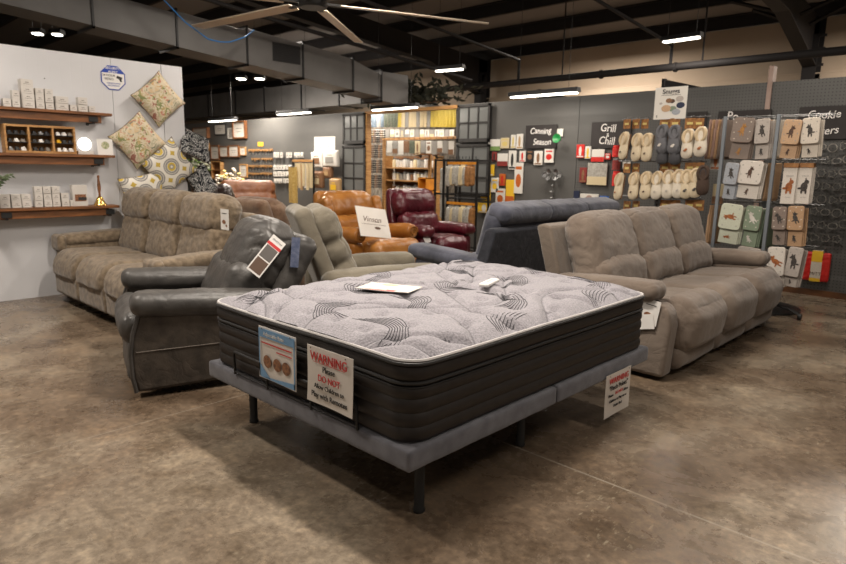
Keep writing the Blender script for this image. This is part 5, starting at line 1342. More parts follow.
('strand',-11.177,9.9,1.377,0.057,0.299,(2,),'dark trinket strand in the doorway, third from the top, first from the left','trinket','dark trinket strands left in the doorway'),
('strand',-11.175,9.9,1.029,0.057,0.302,(3,),'dark trinket strand in the doorway, fourth from the top, first from the left','trinket','dark trinket strands left in the doorway'),
('strand',-11.116,9.9,2.061,0.056,0.294,(1,),'dark trinket strand in the doorway, first from the top, second from the left','trinket','dark trinket strands left in the doorway'),
('strand',-11.115,9.9,1.721,0.056,0.296,(2,),'dark trinket strand in the doorway, second from the top, second from the left','trinket','dark trinket strands left in the doorway'),
('strand',-11.113,9.9,1.377,0.056,0.299,(3,),'dark trinket strand in the doorway, third from the top, second from the left','trinket','dark trinket strands left in the doorway'),
('strand',-11.112,9.9,1.031,0.056,0.302,(0,),'dark trinket strand in the doorway, fourth from the top, second from the left','trinket','dark trinket strands left in the doorway'),
('strand',-11.053,9.9,2.06,0.055,0.293,(2,),'dark trinket strand in the doorway, first from the top, third from the left','trinket','dark trinket strands left in the doorway'),
('strand',-11.052,9.9,1.72,0.056,0.295,(3,),'dark trinket strand in the doorway, second from the top, third from the left','trinket','dark trinket strands left in the doorway'),
('strand',-11.05,9.9,1.378,0.056,0.298,(0,),'dark trinket strand in the doorway, third from the top, third from the left','trinket','dark trinket strands left in the doorway'),
('strand',-11.049,9.9,1.032,0.055,0.301,(1,),'dark trinket strand in the doorway, fourth from the top, third from the left','trinket','dark trinket strands left in the doorway'),
('strand',-10.992,9.9,2.059,0.055,0.292,(3,),'dark trinket strand in the doorway, first from the top, fourth from the left','trinket','dark trinket strands left in the doorway'),
('strand',-10.989,9.9,1.72,0.055,0.295,(0,),'dark trinket strand in the doorway, second from the top, fourth from the left','trinket','dark trinket strands left in the doorway'),
('strand',-10.988,9.9,1.378,0.055,0.297,(1,),'dark trinket strand in the doorway, third from the top, fourth from the left','trinket','dark trinket strands left in the doorway'),
('strand',-10.986,9.9,1.034,0.056,0.299,(2,),'dark trinket strand in the doorway, fourth from the top, fourth from the left','trinket','dark trinket strands left in the doorway'),
('strand',-10.93,9.9,2.058,0.054,0.291,(0,),'dark trinket strand in the doorway, first from the top, fifth from the left','trinket','dark trinket strands left in the doorway'),
('strand',-10.928,9.9,1.72,0.055,0.294,(1,),'dark trinket strand in the doorway, second from the top, fifth from the left','trinket','dark trinket strands left in the doorway'),
('strand',-10.925,9.9,1.38,0.055,0.296,(2,),'dark trinket strand in the doorway, third from the top, fifth from the left','trinket','dark trinket strands left in the doorway'),
('strand',-10.924,9.9,1.036,0.055,0.299,(3,),'dark trinket strand in the doorway, fourth from the top, fifth from the left','trinket','dark trinket strands left in the doorway'),
('strand',-10.869,9.9,2.056,0.054,0.291,(1,),'dark trinket strand in the doorway, first from the top, sixth from the left','trinket','dark trinket strands left in the doorway'),
('strand',-10.867,9.9,1.72,0.055,0.293,(2,),'dark trinket strand in the doorway, second from the top, sixth from the left','trinket','dark trinket strands left in the doorway'),
('strand',-10.864,9.9,1.381,0.055,0.295,(3,),'dark trinket strand in the doorway, third from the top, sixth from the left','trinket','dark trinket strands left in the doorway'),
('strand',-10.861,9.9,1.038,0.055,0.298,(0,),'dark trinket strand in the doorway, fourth from the top, sixth from the left','trinket','dark trinket strands left in the doorway'),
('strand',-10.808,9.9,2.056,0.054,0.289,(2,),'dark trinket strand in the doorway, first from the top, seventh from the left','trinket','dark trinket strands left in the doorway'),
('strand',-10.805,9.9,1.72,0.054,0.292,(3,),'dark trinket strand in the doorway, second from the top, seventh from the left','trinket','dark trinket strands left in the doorway'),
('strand',-10.803,9.9,1.381,0.055,0.295,(0,),'dark trinket strand in the doorway, third from the top, seventh from the left','trinket','dark trinket strands left in the doorway'),
('strand',-10.8,9.9,1.039,0.055,0.297,(1,),'dark trinket strand in the doorway, fourth from the top, seventh from the left','trinket','dark trinket strands left in the doorway'),
('strand',-10.747,9.9,2.054,0.054,0.289,(3,),'dark trinket strand in the doorway, first from the top, eighth from the left','trinket','dark trinket strands left in the doorway'),
('strand',-10.744,9.9,1.72,0.054,0.291,(0,),'dark trinket strand in the doorway, second from the top, eighth from the left','trinket','dark trinket strands left in the doorway'),
('strand',-10.741,9.9,1.382,0.054,0.294,(1,),'dark trinket strand in the doorway, third from the top, eighth from the left','trinket','dark trinket strands left in the doorway'),
('strand',-10.738,9.9,1.042,0.054,0.296,(2,),'dark trinket strand in the doorway, fourth from the top, eighth from the left','trinket','dark trinket strands left in the doorway'),
('wirerack',-6.835,7.5,0.97,0.181,1.101,(1,),'narrow black wire rack holding silvery mesh, behind the burgundy recliner','rack',None),
('wirerack',-6.359,7.5,0.974,0.592,1.096,(2,),'wide black wire rack with two orange hanging bars','rack',None),
('bag',-6.537,7.44,1.255,0.087,0.316,('clear','clear'),"frosted food bag, first from the left on the wire rack's upper bar",'bag','food bags on the wide wire rack'),
('bag',-6.489,7.46,1.256,0.087,0.284,('cream','cream'),"cream food bag, second from the left on the wire rack's upper bar",'bag','food bags on the wide wire rack'),
('bag',-6.406,7.44,1.273,0.086,0.282,('clear','clear'),"frosted food bag, third from the left on the wire rack's upper bar",'bag','food bags on the wide wire rack'),
('bag',-6.357,7.46,1.252,0.085,0.297,('clear','clear'),"frosted food bag, fourth from the left on the wire rack's upper bar",'bag','food bags on the wide wire rack'),
('bag',-6.277,7.44,1.268,0.084,0.295,('cream','cream'),"cream food bag, fifth from the left on the wire rack's upper bar",'bag','food bags on the wide wire rack'),
('bag',-6.229,7.46,1.269,0.083,0.265,('clear','clear'),"frosted food bag, sixth from the left on the wire rack's upper bar",'bag','food bags on the wide wire rack'),
('bag',-6.149,7.44,1.264,0.083,0.307,('brn2','brn2'),"brown paper food bag, seventh from the left on the wire rack's upper bar",'bag','food bags on the wide wire rack'),
('bag',-6.103,7.46,1.264,0.082,0.277,('brn2','brn2'),"brown paper food bag, eighth from the left on the wire rack's upper bar",'bag','food bags on the wide wire rack'),
('bag',-6.516,7.44,0.621,0.088,0.315,('clear','clear'),"frosted food bag, first from the left on the wire rack's lower bar",'bag','food bags on the wide wire rack'),
('bag',-6.466,7.46,0.623,0.087,0.282,('cream','cream'),"cream food bag, second from the left on the wire rack's lower bar",'bag','food bags on the wide wire rack'),
('bag',-6.383,7.44,0.645,0.087,0.28,('clear','clear'),"frosted food bag, third from the left on the wire rack's lower bar",'bag','food bags on the wide wire rack'),
('bag',-6.334,7.46,0.624,0.086,0.296,('clear','clear'),"frosted food bag, fourth from the left on the wire rack's lower bar",'bag','food bags on the wide wire rack'),
('bag',-6.252,7.44,0.645,0.085,0.293,('cream','cream'),"cream food bag, fifth from the left on the wire rack's lower bar",'bag','food bags on the wide wire rack'),
('bag',-6.205,7.46,0.648,0.084,0.262,('clear','clear'),"frosted food bag, sixth from the left on the wire rack's lower bar",'bag','food bags on the wide wire rack'),
('bag',-6.125,7.44,0.647,0.083,0.306,('clear','clear'),"frosted food bag, seventh from the left on the wire rack's lower bar",'bag','food bags on the wide wire rack'),
('bag',-6.077,7.46,0.649,0.083,0.274,('brn2','brn2'),"brown paper food bag, eighth from the left on the wire rack's lower bar",'bag','food bags on the wide wire rack'),
('pack',-6.346,8.278,1.761,0.244,0.179,('wht','grn'),'white packet with green leaves, top left of the canning goods','pack','canning goods on the grey wall'),
('pack',-6.134,8.278,1.788,0.164,0.166,('cream','yel3'),'cream square card, second in the top row of canning goods','pack','canning goods on the grey wall'),
('pack',-5.971,8.278,1.809,0.094,0.21,('wht','yel3'),'narrow white card, third in the top row of canning goods','pack','canning goods on the grey wall'),
('pack',-5.849,8.278,1.809,0.121,0.23,('wht','tan'),'white card with a tan utensil, beside the Canning Season board','pack','canning goods on the grey wall'),
('pack',-6.335,8.278,1.578,0.097,0.143,('dred','blk'),'dark red package hanging left in the second row','pack','canning goods on the grey wall'),
('pack',-6.165,8.278,1.526,0.207,0.196,('wht','dred'),'white and red square package in the second row','pack','canning goods on the grey wall'),
('pack',-5.974,8.278,1.522,0.144,0.295,('wht','blk'),'white card with a black and yellow tongs shape','pack','canning goods on the grey wall'),
('pack',-5.784,8.278,1.579,0.113,0.169,('wht','red'),'small white card with a red disc under the board','pack','canning goods on the grey wall'),
('pack',-5.644,8.278,1.587,0.13,0.184,('blk','brn'),'dark boxed gadget under the Canning Season board','pack','canning goods on the grey wall'),
('pack',-5.49,8.278,1.556,0.152,0.211,('wht','brn'),'white rounded card with a brown gadget','pack','canning goods on the grey wall'),
('pack',-5.298,8.278,1.589,0.164,0.204,('wht','red'),'white-topped bright red package right under the board','pack','canning goods on the grey wall'),
('funnel',-5.141,8.278,1.873,0.156,0.221,('green',),'bright green funnel hanging under a white tag beside the Canning board','funnel',None),
('pack',-6.446,8.278,1.356,0.232,0.179,('yel','wht'),'yellow and white packet, left end of the yellow goods','pack','canning goods on the grey wall'),
('pack',-6.486,8.278,1.013,0.197,0.31,('yel','brn'),'yellow printed oven mitt shape, lowest left of the yellow goods','mitt','canning goods on the grey wall'),
('pack',-6.304,8.278,1.118,0.151,0.236,('wht','yel'),'white topped yellow packet beside the yellow mitt','pack','canning goods on the grey wall'),
('pack',-6.155,8.278,1.208,0.116,0.187,('org','red'),'small orange and red ornament above the tall yellow packets','pack','canning goods on the grey wall'),
('pack',-6.184,8.278,0.926,0.185,0.282,('wht','org'),'white packet with an orange foot, bottom row of the yellow goods','pack','canning goods on the grey wall'),
('pack',-5.995,8.278,1.005,0.165,0.418,('yel','org'),'tall yellow packet with orange bands','pack','canning goods on the grey wall'),
('pack',-5.838,8.278,1.242,0.161,0.482,('wht','org'),'tallest white card with an orange and green foot','pack','canning goods on the grey wall'),
('pack',-6.508,8.278,0.734,0.265,0.165,('yel','wht'),'wide yellow box just above the slate sofa back','pack','canning goods on the grey wall'),
('spoons',-5.184,8.258000000000001,1.305,0.401,0.207,(),'ring of silver measuring cups hanging below the red package','utensil',None),
('chainh',-5.194,8.258000000000001,1.014,0.132,0.375,(),'string of small silver measuring spoons dangling down the wall','utensil',None),
('pack',-4.772,8.278,1.656,0.127,0.189,('red','wht'),'bright red carded tool, left end of the grilling goods','pack','canning goods on the grey wall'),
('pack',-4.649,8.278,1.637,0.093,0.176,('wht','yel'),'white glove-like package beside the red tool','pack','canning goods on the grey wall'),
('pack',-4.489,8.278,1.595,0.2,0.173,('wht','red'),'white box with a red disc under the grill board','pack','canning goods on the grey wall'),
('pack',-4.336,8.278,1.581,0.086,0.086,('red','wht'),'small red and white strip package','pack','canning goods on the grey wall'),
('jar',-4.186,8.218,1.652,0.134,0.158,('red',),'red shaker, topmost of the stack beside the slippers','jar','red shakers beside the slippers'),
('jar',-4.175,8.218,1.476,0.14,0.161,('dred',),'dark red glass shaker, middle of the stack beside the slippers','jar','red shakers beside the slippers'),
('jar',-4.159,8.218,1.28,0.158,0.205,('red',),'red shaker, lowest of the stack beside the slippers','jar','red shakers beside the slippers'),
('pack',-4.482,8.278,1.335,0.307,0.31,('clear','cream'),'large clear bag with pale dog shapes under the white box','pack','canning goods on the grey wall'),
('pack',-4.704,8.278,1.315,0.117,0.215,('dred','brn'),'dark red packet left of the large clear bag','pack','canning goods on the grey wall'),
('pack',-4.793,8.278,0.996,0.095,0.181,('navy','wht'),'narrow dark blue package low on the wall','pack','canning goods on the grey wall'),
('pack',-4.582,8.278,0.983,0.295,0.132,('wht','pink'),'wide white and pink box just above the slate sofa','pack','canning goods on the grey wall'),
('pack',-4.347,8.278,0.979,0.14,0.099,('blue2','wht'),'bright blue capped item beside the pink box','pack','canning goods on the grey wall'),
('pack',-4.048,8.278,1.466,0.111,0.109,('wht','gry'),'small white card left of the slipper stand','pack','canning goods on the grey wall'),
('board',-5.466,8.278,1.875,0.557,0.348,('Canning','Season',0.0),'black chalkboard reading Canning Season','sign',None),
('board',-4.32,8.278,1.877,0.6,0.359,('Grill','Chill',-0.012),'black chalkboard reading Grill and Chill','sign',None),
('board',-3.152,8.278,1.975,0.25,0.322,(),'blank black board behind the slipper stand','sign',None),
('board',-2.594,8.278,1.955,0.601,0.35,('Po','N',-0.1),'black chalkboard mostly hidden behind the towel stand','sign',None),
('board',-1.72,8.278,1.955,0.578,0.362,('Cookie','Cutters',-0.0),'black chalkboard with Cookie lettering above the metal cutters','sign',None),
('mittset',-1.629,8.278,0.344,0.267,0.333,(),'pair of bright red oven mitts in a yellow and white sleeve low on the pegboard','mitt',None),
('cutter',-2.19,8.248000000000001,1.704,0.084,0.101,(0,),'dull metal cookie cutter, first from the left in the first row down','cookie cutter','metal cookie cutters on the pegboard'),
('cutter',-2.071,8.248000000000001,1.692,0.083,0.1,(2,),'dull metal cookie cutter, second from the left in the first row down','cookie cutter','metal cookie cutters on the pegboard'),
('cutter',-1.956,8.248000000000001,1.68,0.081,0.098,(4,),'dull metal cookie cutter, third from the left in the first row down','cookie cutter','metal cookie cutters on the pegboard'),
('cutter',-1.845,8.248000000000001,1.702,0.079,0.097,(1,),'dull metal cookie cutter, fourth from the left in the first row down','cookie cutter','metal cookie cutters on the pegboard'),
('cutter',-1.734,8.248000000000001,1.69,0.077,0.097,(3,),'dull metal cookie cutter, fifth from the left in the first row down','cookie cutter','metal cookie cutters on the pegboard'),
('cutter',-1.626,8.248000000000001,1.677,0.076,0.095,(0,),'dull metal cookie cutter, sixth from the left in the first row down','cookie cutter','metal cookie cutters on the pegboard'),
('cutter',-1.523,8.248000000000001,1.699,0.074,0.095,(2,),'dull metal cookie cutter, seventh from the left in the first row down','cookie cutter','metal cookie cutters on the pegboard'),
('cutter',-2.132,8.248000000000001,1.555,0.084,0.101,(3,),'dull metal cookie cutter, first from the left in the second row down','cookie cutter','metal cookie cutters on the pegboard'),
('cutter',-2.014,8.248000000000001,1.545,0.082,0.1,(0,),'dull metal cookie cutter, second from the left in the second row down','cookie cutter','metal cookie cutters on the pegboard'),
('cutter',-1.899,8.248000000000001,1.534,0.081,0.099,(2,),'dull metal cookie cutter, third from the left in the second row down','cookie cutter','metal cookie cutters on the pegboard'),
('cutter',-1.789,8.248000000000001,1.557,0.079,0.098,(4,),'dull metal cookie cutter, fourth from the left in the second row down','cookie cutter','metal cookie cutters on the pegboard'),
('cutter',-1.679,8.248000000000001,1.546,0.077,0.097,(1,),'dull metal cookie cutter, fifth from the left in the second row down','cookie cutter','metal cookie cutters on the pegboard'),
('cutter',-1.571,8.248000000000001,1.537,0.076,0.095,(3,),'dull metal cookie cutter, sixth from the left in the second row down','cookie cutter','metal cookie cutters on the pegboard'),
('cutter',-1.469,8.248000000000001,1.558,0.074,0.095,(0,),'dull metal cookie cutter, seventh from the left in the second row down','cookie cutter','metal cookie cutters on the pegboard'),
('cutter',-2.158,8.248000000000001,1.406,0.085,0.102,(1,),'dull metal cookie cutter, first from the left in the third row down','cookie cutter','metal cookie cutters on the pegboard'),
('cutter',-2.038,8.248000000000001,1.397,0.083,0.101,(3,),'dull metal cookie cutter, second from the left in the third row down','cookie cutter','metal cookie cutters on the pegboard'),
('cutter',-1.922,8.248000000000001,1.388,0.081,0.099,(0,),'dull metal cookie cutter, third from the left in the third row down','cookie cutter','metal cookie cutters on the pegboard'),
('cutter',-1.813,8.248000000000001,1.412,0.08,0.098,(2,),'dull metal cookie cutter, fourth from the left in the third row down','cookie cutter','metal cookie cutters on the pegboard'),
('cutter',-1.702,8.248000000000001,1.403,0.077,0.098,(4,),'dull metal cookie cutter, fifth from the left in the third row down','cookie cutter','metal cookie cutters on the pegboard'),
('cutter',-1.593,8.248000000000001,1.394,0.077,0.096,(1,),'dull metal cookie cutter, sixth from the left in the third row down','cookie cutter','metal cookie cutters on the pegboard'),
('cutter',-1.49,8.248000000000001,1.418,0.075,0.096,(3,),'dull metal cookie cutter, seventh from the left in the third row down','cookie cutter','metal cookie cutters on the pegboard'),
('cutter',-2.099,8.248000000000001,1.256,0.084,0.101,(4,),'dull metal cookie cutter, first from the left in the fourth row down','cookie cutter','metal cookie cutters on the pegboard'),
('cutter',-1.981,8.248000000000001,1.249,0.082,0.1,(1,),'dull metal cookie cutter, second from the left in the fourth row down','cookie cutter','metal cookie cutters on the pegboard'),
('cutter',-1.865,8.248000000000001,1.241,0.081,0.099,(3,),'dull metal cookie cutter, third from the left in the fourth row down','cookie cutter','metal cookie cutters on the pegboard'),
('cutter',-1.756,8.248000000000001,1.268,0.079,0.098,(0,),'dull metal cookie cutter, fourth from the left in the fourth row down','cookie cutter','metal cookie cutters on the pegboard'),
('cutter',-1.646,8.248000000000001,1.26,0.078,0.097,(2,),'dull metal cookie cutter, fifth from the left in the fourth row down','cookie cutter','metal cookie cutters on the pegboard'),
('cutter',-1.538,8.248000000000001,1.253,0.076,0.096,(4,),'dull metal cookie cutter, sixth from the left in the fourth row down','cookie cutter','metal cookie cutters on the pegboard'),
('cutter',-1.436,8.248000000000001,1.278,0.074,0.096,(1,),'dull metal cookie cutter, seventh from the left in the fourth row down','cookie cutter','metal cookie cutters on the pegboard'),
('cutter',-2.124,8.248000000000001,1.104,0.085,0.102,(2,),'dull metal cookie cutter, first from the left in the fifth row down','cookie cutter','metal cookie cutters on the pegboard'),
('cutter',-2.006,8.248000000000001,1.098,0.083,0.102,(4,),'dull metal cookie cutter, second from the left in the fifth row down','cookie cutter','metal cookie cutters on the pegboard'),
('cutter',-1.889,8.248000000000001,1.092,0.081,0.1,(1,),'dull metal cookie cutter, third from the left in the fifth row down','cookie cutter','metal cookie cutters on the pegboard'),
('cutter',-1.78,8.248000000000001,1.12,0.079,0.099,(3,),'dull metal cookie cutter, fourth from the left in the fifth row down','cookie cutter','metal cookie cutters on the pegboard'),
('cutter',-1.668,8.248000000000001,1.114,0.078,0.098,(0,),'dull metal cookie cutter, fifth from the left in the fifth row down','cookie cutter','metal cookie cutters on the pegboard'),
('cutter',-1.559,8.248000000000001,1.109,0.076,0.097,(2,),'dull metal cookie cutter, sixth from the left in the fifth row down','cookie cutter','metal cookie cutters on the pegboard'),
('cutter',-1.456,8.248000000000001,1.135,0.074,0.096,(4,),'dull metal cookie cutter, seventh from the left in the fifth row down','cookie cutter','metal cookie cutters on the pegboard'),
('cutter',-2.066,8.248000000000001,0.955,0.084,0.102,(0,),'dull metal cookie cutter, first from the left in the sixth row down','cookie cutter','metal cookie cutters on the pegboard'),
('cutter',-1.948,8.248000000000001,0.95,0.082,0.101,(2,),'dull metal cookie cutter, second from the left in the sixth row down','cookie cutter','metal cookie cutters on the pegboard'),
('cutter',-1.833,8.248000000000001,0.946,0.081,0.1,(4,),'dull metal cookie cutter, third from the left in the sixth row down','cookie cutter','metal cookie cutters on the pegboard'),
('cutter',-1.724,8.248000000000001,0.976,0.079,0.099,(1,),'dull metal cookie cutter, fourth from the left in the sixth row down','cookie cutter','metal cookie cutters on the pegboard'),
('cutter',-1.613,8.248000000000001,0.971,0.077,0.098,(3,),'dull metal cookie cutter, fifth from the left in the sixth row down','cookie cutter','metal cookie cutters on the pegboard'),
('cutter',-1.504,8.248000000000001,0.966,0.076,0.097,(0,),'dull metal cookie cutter, sixth from the left in the sixth row down','cookie cutter','metal cookie cutters on the pegboard'),
('cutter',-1.402,8.248000000000001,0.995,0.074,0.096,(2,),'dull metal cookie cutter, seventh from the left in the sixth row down','cookie cutter','metal cookie cutters on the pegboard'),
('cutter',-2.091,8.248000000000001,0.8,0.085,0.104,(3,),'dull metal cookie cutter, first from the left in the seventh row down','cookie cutter','metal cookie cutters on the pegboard'),
('cutter',-1.972,8.248000000000001,0.797,0.083,0.102,(0,),'dull metal cookie cutter, second from the left in the seventh row down','cookie cutter','metal cookie cutters on the pegboard'),
('cutter',-1.856,8.248000000000001,0.794,0.082,0.101,(2,),'dull metal cookie cutter, third from the left in the seventh row down','cookie cutter','metal cookie cutters on the pegboard'),
('cutter',-1.746,8.248000000000001,0.826,0.08,0.1,(4,),'dull metal cookie cutter, fourth from the left in the seventh row down','cookie cutter','metal cookie cutters on the pegboard'),
('cutter',-1.634,8.248000000000001,0.823,0.078,0.099,(1,),'dull metal cookie cutter, fifth from the left in the seventh row down','cookie cutter','metal cookie cutters on the pegboard'),
('cutter',-1.525,8.248000000000001,0.82,0.076,0.098,(3,),'dull metal cookie cutter, sixth from the left in the seventh row down','cookie cutter','metal cookie cutters on the pegboard'),
('cutter',-1.422,8.248000000000001,0.851,0.074,0.097,(0,),'dull metal cookie cutter, seventh from the left in the seventh row down','cookie cutter','metal cookie cutters on the pegboard'),
('cutter',-2.033,8.248000000000001,0.65,0.085,0.103,(1,),'dull metal cookie cutter, first from the left in the eighth row down','cookie cutter','metal cookie cutters on the pegboard'),
('cutter',-1.914,8.248000000000001,0.649,0.083,0.103,(3,),'dull metal cookie cutter, second from the left in the eighth row down','cookie cutter','metal cookie cutters on the pegboard'),
('cutter',-1.798,8.248000000000001,0.648,0.081,0.101,(0,),'dull metal cookie cutter, third from the left in the eighth row down','cookie cutter','metal cookie cutters on the pegboard'),
('cutter',-1.69,8.248000000000001,0.681,0.079,0.1,(2,),'dull metal cookie cutter, fourth from the left in the eighth row down','cookie cutter','metal cookie cutters on the pegboard'),
('cutter',-1.579,8.248000000000001,0.679,0.077,0.099,(4,),'dull metal cookie cutter, fifth from the left in the eighth row down','cookie cutter','metal cookie cutters on the pegboard'),
('cutter',-1.47,8.248000000000001,0.678,0.076,0.099,(1,),'dull metal cookie cutter, sixth from the left in the eighth row down','cookie cutter','metal cookie cutters on the pegboard'),
('sash',-9.838,8.24,2.113,0.677,0.588,(3,2),'upper old black six-pane window sash left of the doorway','window sash','old black window sashes'),
('sash',-9.841,8.24,1.284,0.698,0.999,(2,3),'lower old black window sash left of the doorway','window sash','old black window sashes'),
('sash',-6.775,8.24,2.116,0.698,0.616,(3,2),'upper old black six-pane window sash right of the doorway','window sash','old black window sashes'),
('sash',-6.767,8.24,1.349,0.702,0.852,(2,3),'lower old black window sash right of the doorway','window sash','old black window sashes'),
('slipper',-3.384,6.85,1.667,0.157,0.335,('cream',-28),'cream fleece slipper, leftmost on the upper tier, tilted outwards','slipper','hanging slippers'),
('slipper',-3.232,6.85,1.649,0.165,0.363,('cream',-18),'cream fleece slipper, second on the upper tier','slipper','hanging slippers'),
('slipper',-3.116,6.85,1.648,0.116,0.338,('cream',-8),'cream fleece slipper on the upper tier, just left of the steel post','slipper','hanging slippers'),
('slipper',-2.957,6.85,1.738,0.117,0.256,('grey',-6),'grey slipper with white patch, left of the grey pair','slipper','hanging slippers'),
('slipper',-2.827,6.85,1.728,0.12,0.259,('grey',6),'grey slipper with white patch, right of the grey pair','slipper','hanging slippers'),
('slipper',-2.936,6.85,1.572,0.106,0.14,('dgrey',0),'dark grey slipper peeking out below the grey pair on the left','slipper','hanging slippers'),
('slipper',-2.796,6.85,1.567,0.108,0.127,('dgrey',0),'dark grey slipper peeking out below the grey pair on the right','slipper','hanging slippers'),
('slipper',-2.673,6.85,1.681,0.116,0.312,('fox',-5),'white slipper with a fox print, left one of the pair','slipper','hanging slippers'),
('slipper',-2.547,6.85,1.7,0.118,0.288,('fox',8),'white slipper with a fox print, right one of the pair','slipper','hanging slippers'),
('slipper',-3.409,6.85,1.208,0.185,0.331,('creamfox',-30),'cream slipper with an orange print, leftmost on the lower tier','slipper','hanging slippers'),
('slipper',-3.232,6.85,1.22,0.191,0.337,('cream',-16),'cream slipper, second on the lower tier','slipper','hanging slippers'),
('slipper',-3.095,6.85,1.23,0.111,0.299,('cream',-6),'cream slipper on the lower tier, just left of the steel post','slipper','hanging slippers'),
('slipper',-2.968,6.85,1.235,0.107,0.252,('white',-6),'white slipper right of the steel post on the lower tier','slipper','hanging slippers'),
('slipper',-2.849,6.85,1.25,0.143,0.291,('white',4),'large white slipper in the middle of the lower tier','slipper','hanging slippers'),
('slipper',-2.737,6.85,1.259,0.103,0.256,('white',6),'white slipper third right of the post on the lower tier','slipper','hanging slippers'),
('slipper',-2.651,6.85,1.259,0.101,0.27,('cat',4),'cream slipper with a black cat, left of the cat pair','slipper','hanging slippers'),
('slipper',-2.561,6.85,1.274,0.104,0.273,('cat',10),'cream slipper with a black cat, right of the cat pair','slipper','hanging slippers'),
('slipper',-2.491,6.85,1.303,0.092,0.198,('brown',16),'dark brown slipper at the right end of the lower tier','slipper','hanging slippers'),
('hanger',-3.409,6.8999999999999995,1.915,0.117,0.105,(),"brown cardboard hanger, first from the left on the slipper stand's top tier",'hanger','cardboard slipper hangers'),
('hanger',-3.306,6.909999999999999,1.913,0.115,0.105,(),"brown cardboard hanger, second from the left on the slipper stand's top tier",'hanger','cardboard slipper hangers'),
('hanger',-3.196,6.8999999999999995,1.909,0.112,0.103,(),"brown cardboard hanger, third from the left on the slipper stand's top tier",'hanger','cardboard slipper hangers'),
('hanger',-2.973,6.909999999999999,1.907,0.107,0.112,(),"brown cardboard hanger, fourth from the left on the slipper stand's top tier",'hanger','cardboard slipper hangers'),
('hanger',-2.857,6.8999999999999995,1.902,0.105,0.111,(),"brown cardboard hanger, fifth from the left on the slipper stand's top tier",'hanger','cardboard slipper hangers'),
('hanger',-2.7,6.909999999999999,1.898,0.101,0.11,(),"brown cardboard hanger, sixth from the left on the slipper stand's top tier",'hanger','cardboard slipper hangers'),
('hanger',-2.603,6.8999999999999995,1.894,0.099,0.108,(),"brown cardboard hanger, seventh from the left on the slipper stand's top tier",'hanger','cardboard slipper hangers'),
('hanger',-3.369,6.8999999999999995,1.418,0.117,0.108,(),"brown cardboard hanger, first from the left on the slipper stand's middle tier",'hanger','cardboard slipper hangers'),
('hanger',-3.266,6.909999999999999,1.42,0.115,0.107,(),"brown cardboard hanger, second from the left on the slipper stand's middle tier",'hanger','cardboard slipper hangers'),
('hanger',-2.929,6.909999999999999,1.43,0.107,0.114,(),"brown cardboard hanger, fourth from the left on the slipper stand's middle tier",'hanger','cardboard slipper hangers'),
('hanger',-2.814,6.8999999999999995,1.431,0.105,0.113,(),"brown cardboard hanger, fifth from the left on the slipper stand's middle tier",'hanger','cardboard slipper hangers'),
('hanger',-2.657,6.909999999999999,1.433,0.102,0.111,(),"brown cardboard hanger, sixth from the left on the slipper stand's middle tier",'hanger','cardboard slipper hangers'),
('hanger',-2.558,6.8999999999999995,1.435,0.1,0.11,(),"brown cardboard hanger, seventh from the left on the slipper stand's middle tier",'hanger','cardboard slipper hangers'),
('hanger',-3.334,6.8999999999999995,0.99,0.117,0.109,(),"brown cardboard hanger, first from the left on the slipper stand's bottom tier",'hanger','cardboard slipper hangers'),
('hanger',-3.23,6.909999999999999,0.996,0.116,0.109,(),"brown cardboard hanger, second from the left on the slipper stand's bottom tier",'hanger','cardboard slipper hangers'),
('hanger',-2.893,6.909999999999999,1.02,0.108,0.116,(),"brown cardboard hanger, fourth from the left on the slipper stand's bottom tier",'hanger','cardboard slipper hangers'),
('hanger',-2.777,6.8999999999999995,1.026,0.105,0.114,(),"brown cardboard hanger, fifth from the left on the slipper stand's bottom tier",'hanger','cardboard slipper hangers'),
('hanger',-2.619,6.909999999999999,1.034,0.102,0.113,(),"brown cardboard hanger, sixth from the left on the slipper stand's bottom tier",'hanger','cardboard slipper hangers'),
('hanger',-2.521,6.8999999999999995,1.04,0.1,0.111,(),"brown cardboard hanger, seventh from the left on the slipper stand's bottom tier",'hanger','cardboard slipper hangers'),
('poster',-2.926,6.8999999999999995,2.119,0.352,0.337,(),'white poster with slipper pictures on top of the slipper stand','poster',None),
('glove',-2.144,6.85,1.728,0.212,0.403,(0.6,'mauve','dog'),'grey-brown kitchen textile with a golden puppy, top left of the stand','towel','animal kitchen textiles on the towel stand'),
('glove',-1.953,6.85,1.72,0.14,0.385,(0.62,'ltgrey','black'),'pale grey kitchen textile with a black and white sheepdog','towel','animal kitchen textiles on the towel stand'),
('glove',-1.705,6.85,1.714,0.162,0.36,(0.64,'peach','brown'),'peach kitchen textile with a brown dog, top row','towel','animal kitchen textiles on the towel stand'),
('glove',-1.539,6.85,1.725,0.156,0.362,(0.66,'cream3','black'),'white rounded kitchen textile, top right corner of the stand','towel','animal kitchen textiles on the towel stand'),
('glove',-2.029,6.85,1.323,0.232,0.371,(0.62,'white3','brown'),'white kitchen textile with a standing dark dog, second row','towel','animal kitchen textiles on the towel stand'),
('glove',-2.207,6.85,1.306,0.136,0.363,(0.6,'bluegrey','black'),'blue-grey kitchen textile behind the white one in the second row','towel','animal kitchen textiles on the towel stand'),
('glove',-2.168,6.85,0.871,0.223,0.405,(0.64,'mint','fox'),'pale mint kitchen textile with a leaping hare, third row','towel','animal kitchen textiles on the towel stand'),
('glove',-1.961,6.85,0.859,0.158,0.411,(0.6,'sage','white'),'sage green kitchen textile with a white animal, third row','towel','animal kitchen textiles on the towel stand'),
('glove',-1.711,6.85,0.883,0.128,0.37,(0.6,'greige','black'),'dark greige kitchen textile with a black cat, third row','towel','animal kitchen textiles on the towel stand'),
('glove',-1.571,6.85,0.891,0.145,0.388,(0.6,'tan3','black'),'tan kitchen textile with a dark giraffe-like figure, third row','towel','animal kitchen textiles on the towel stand'),
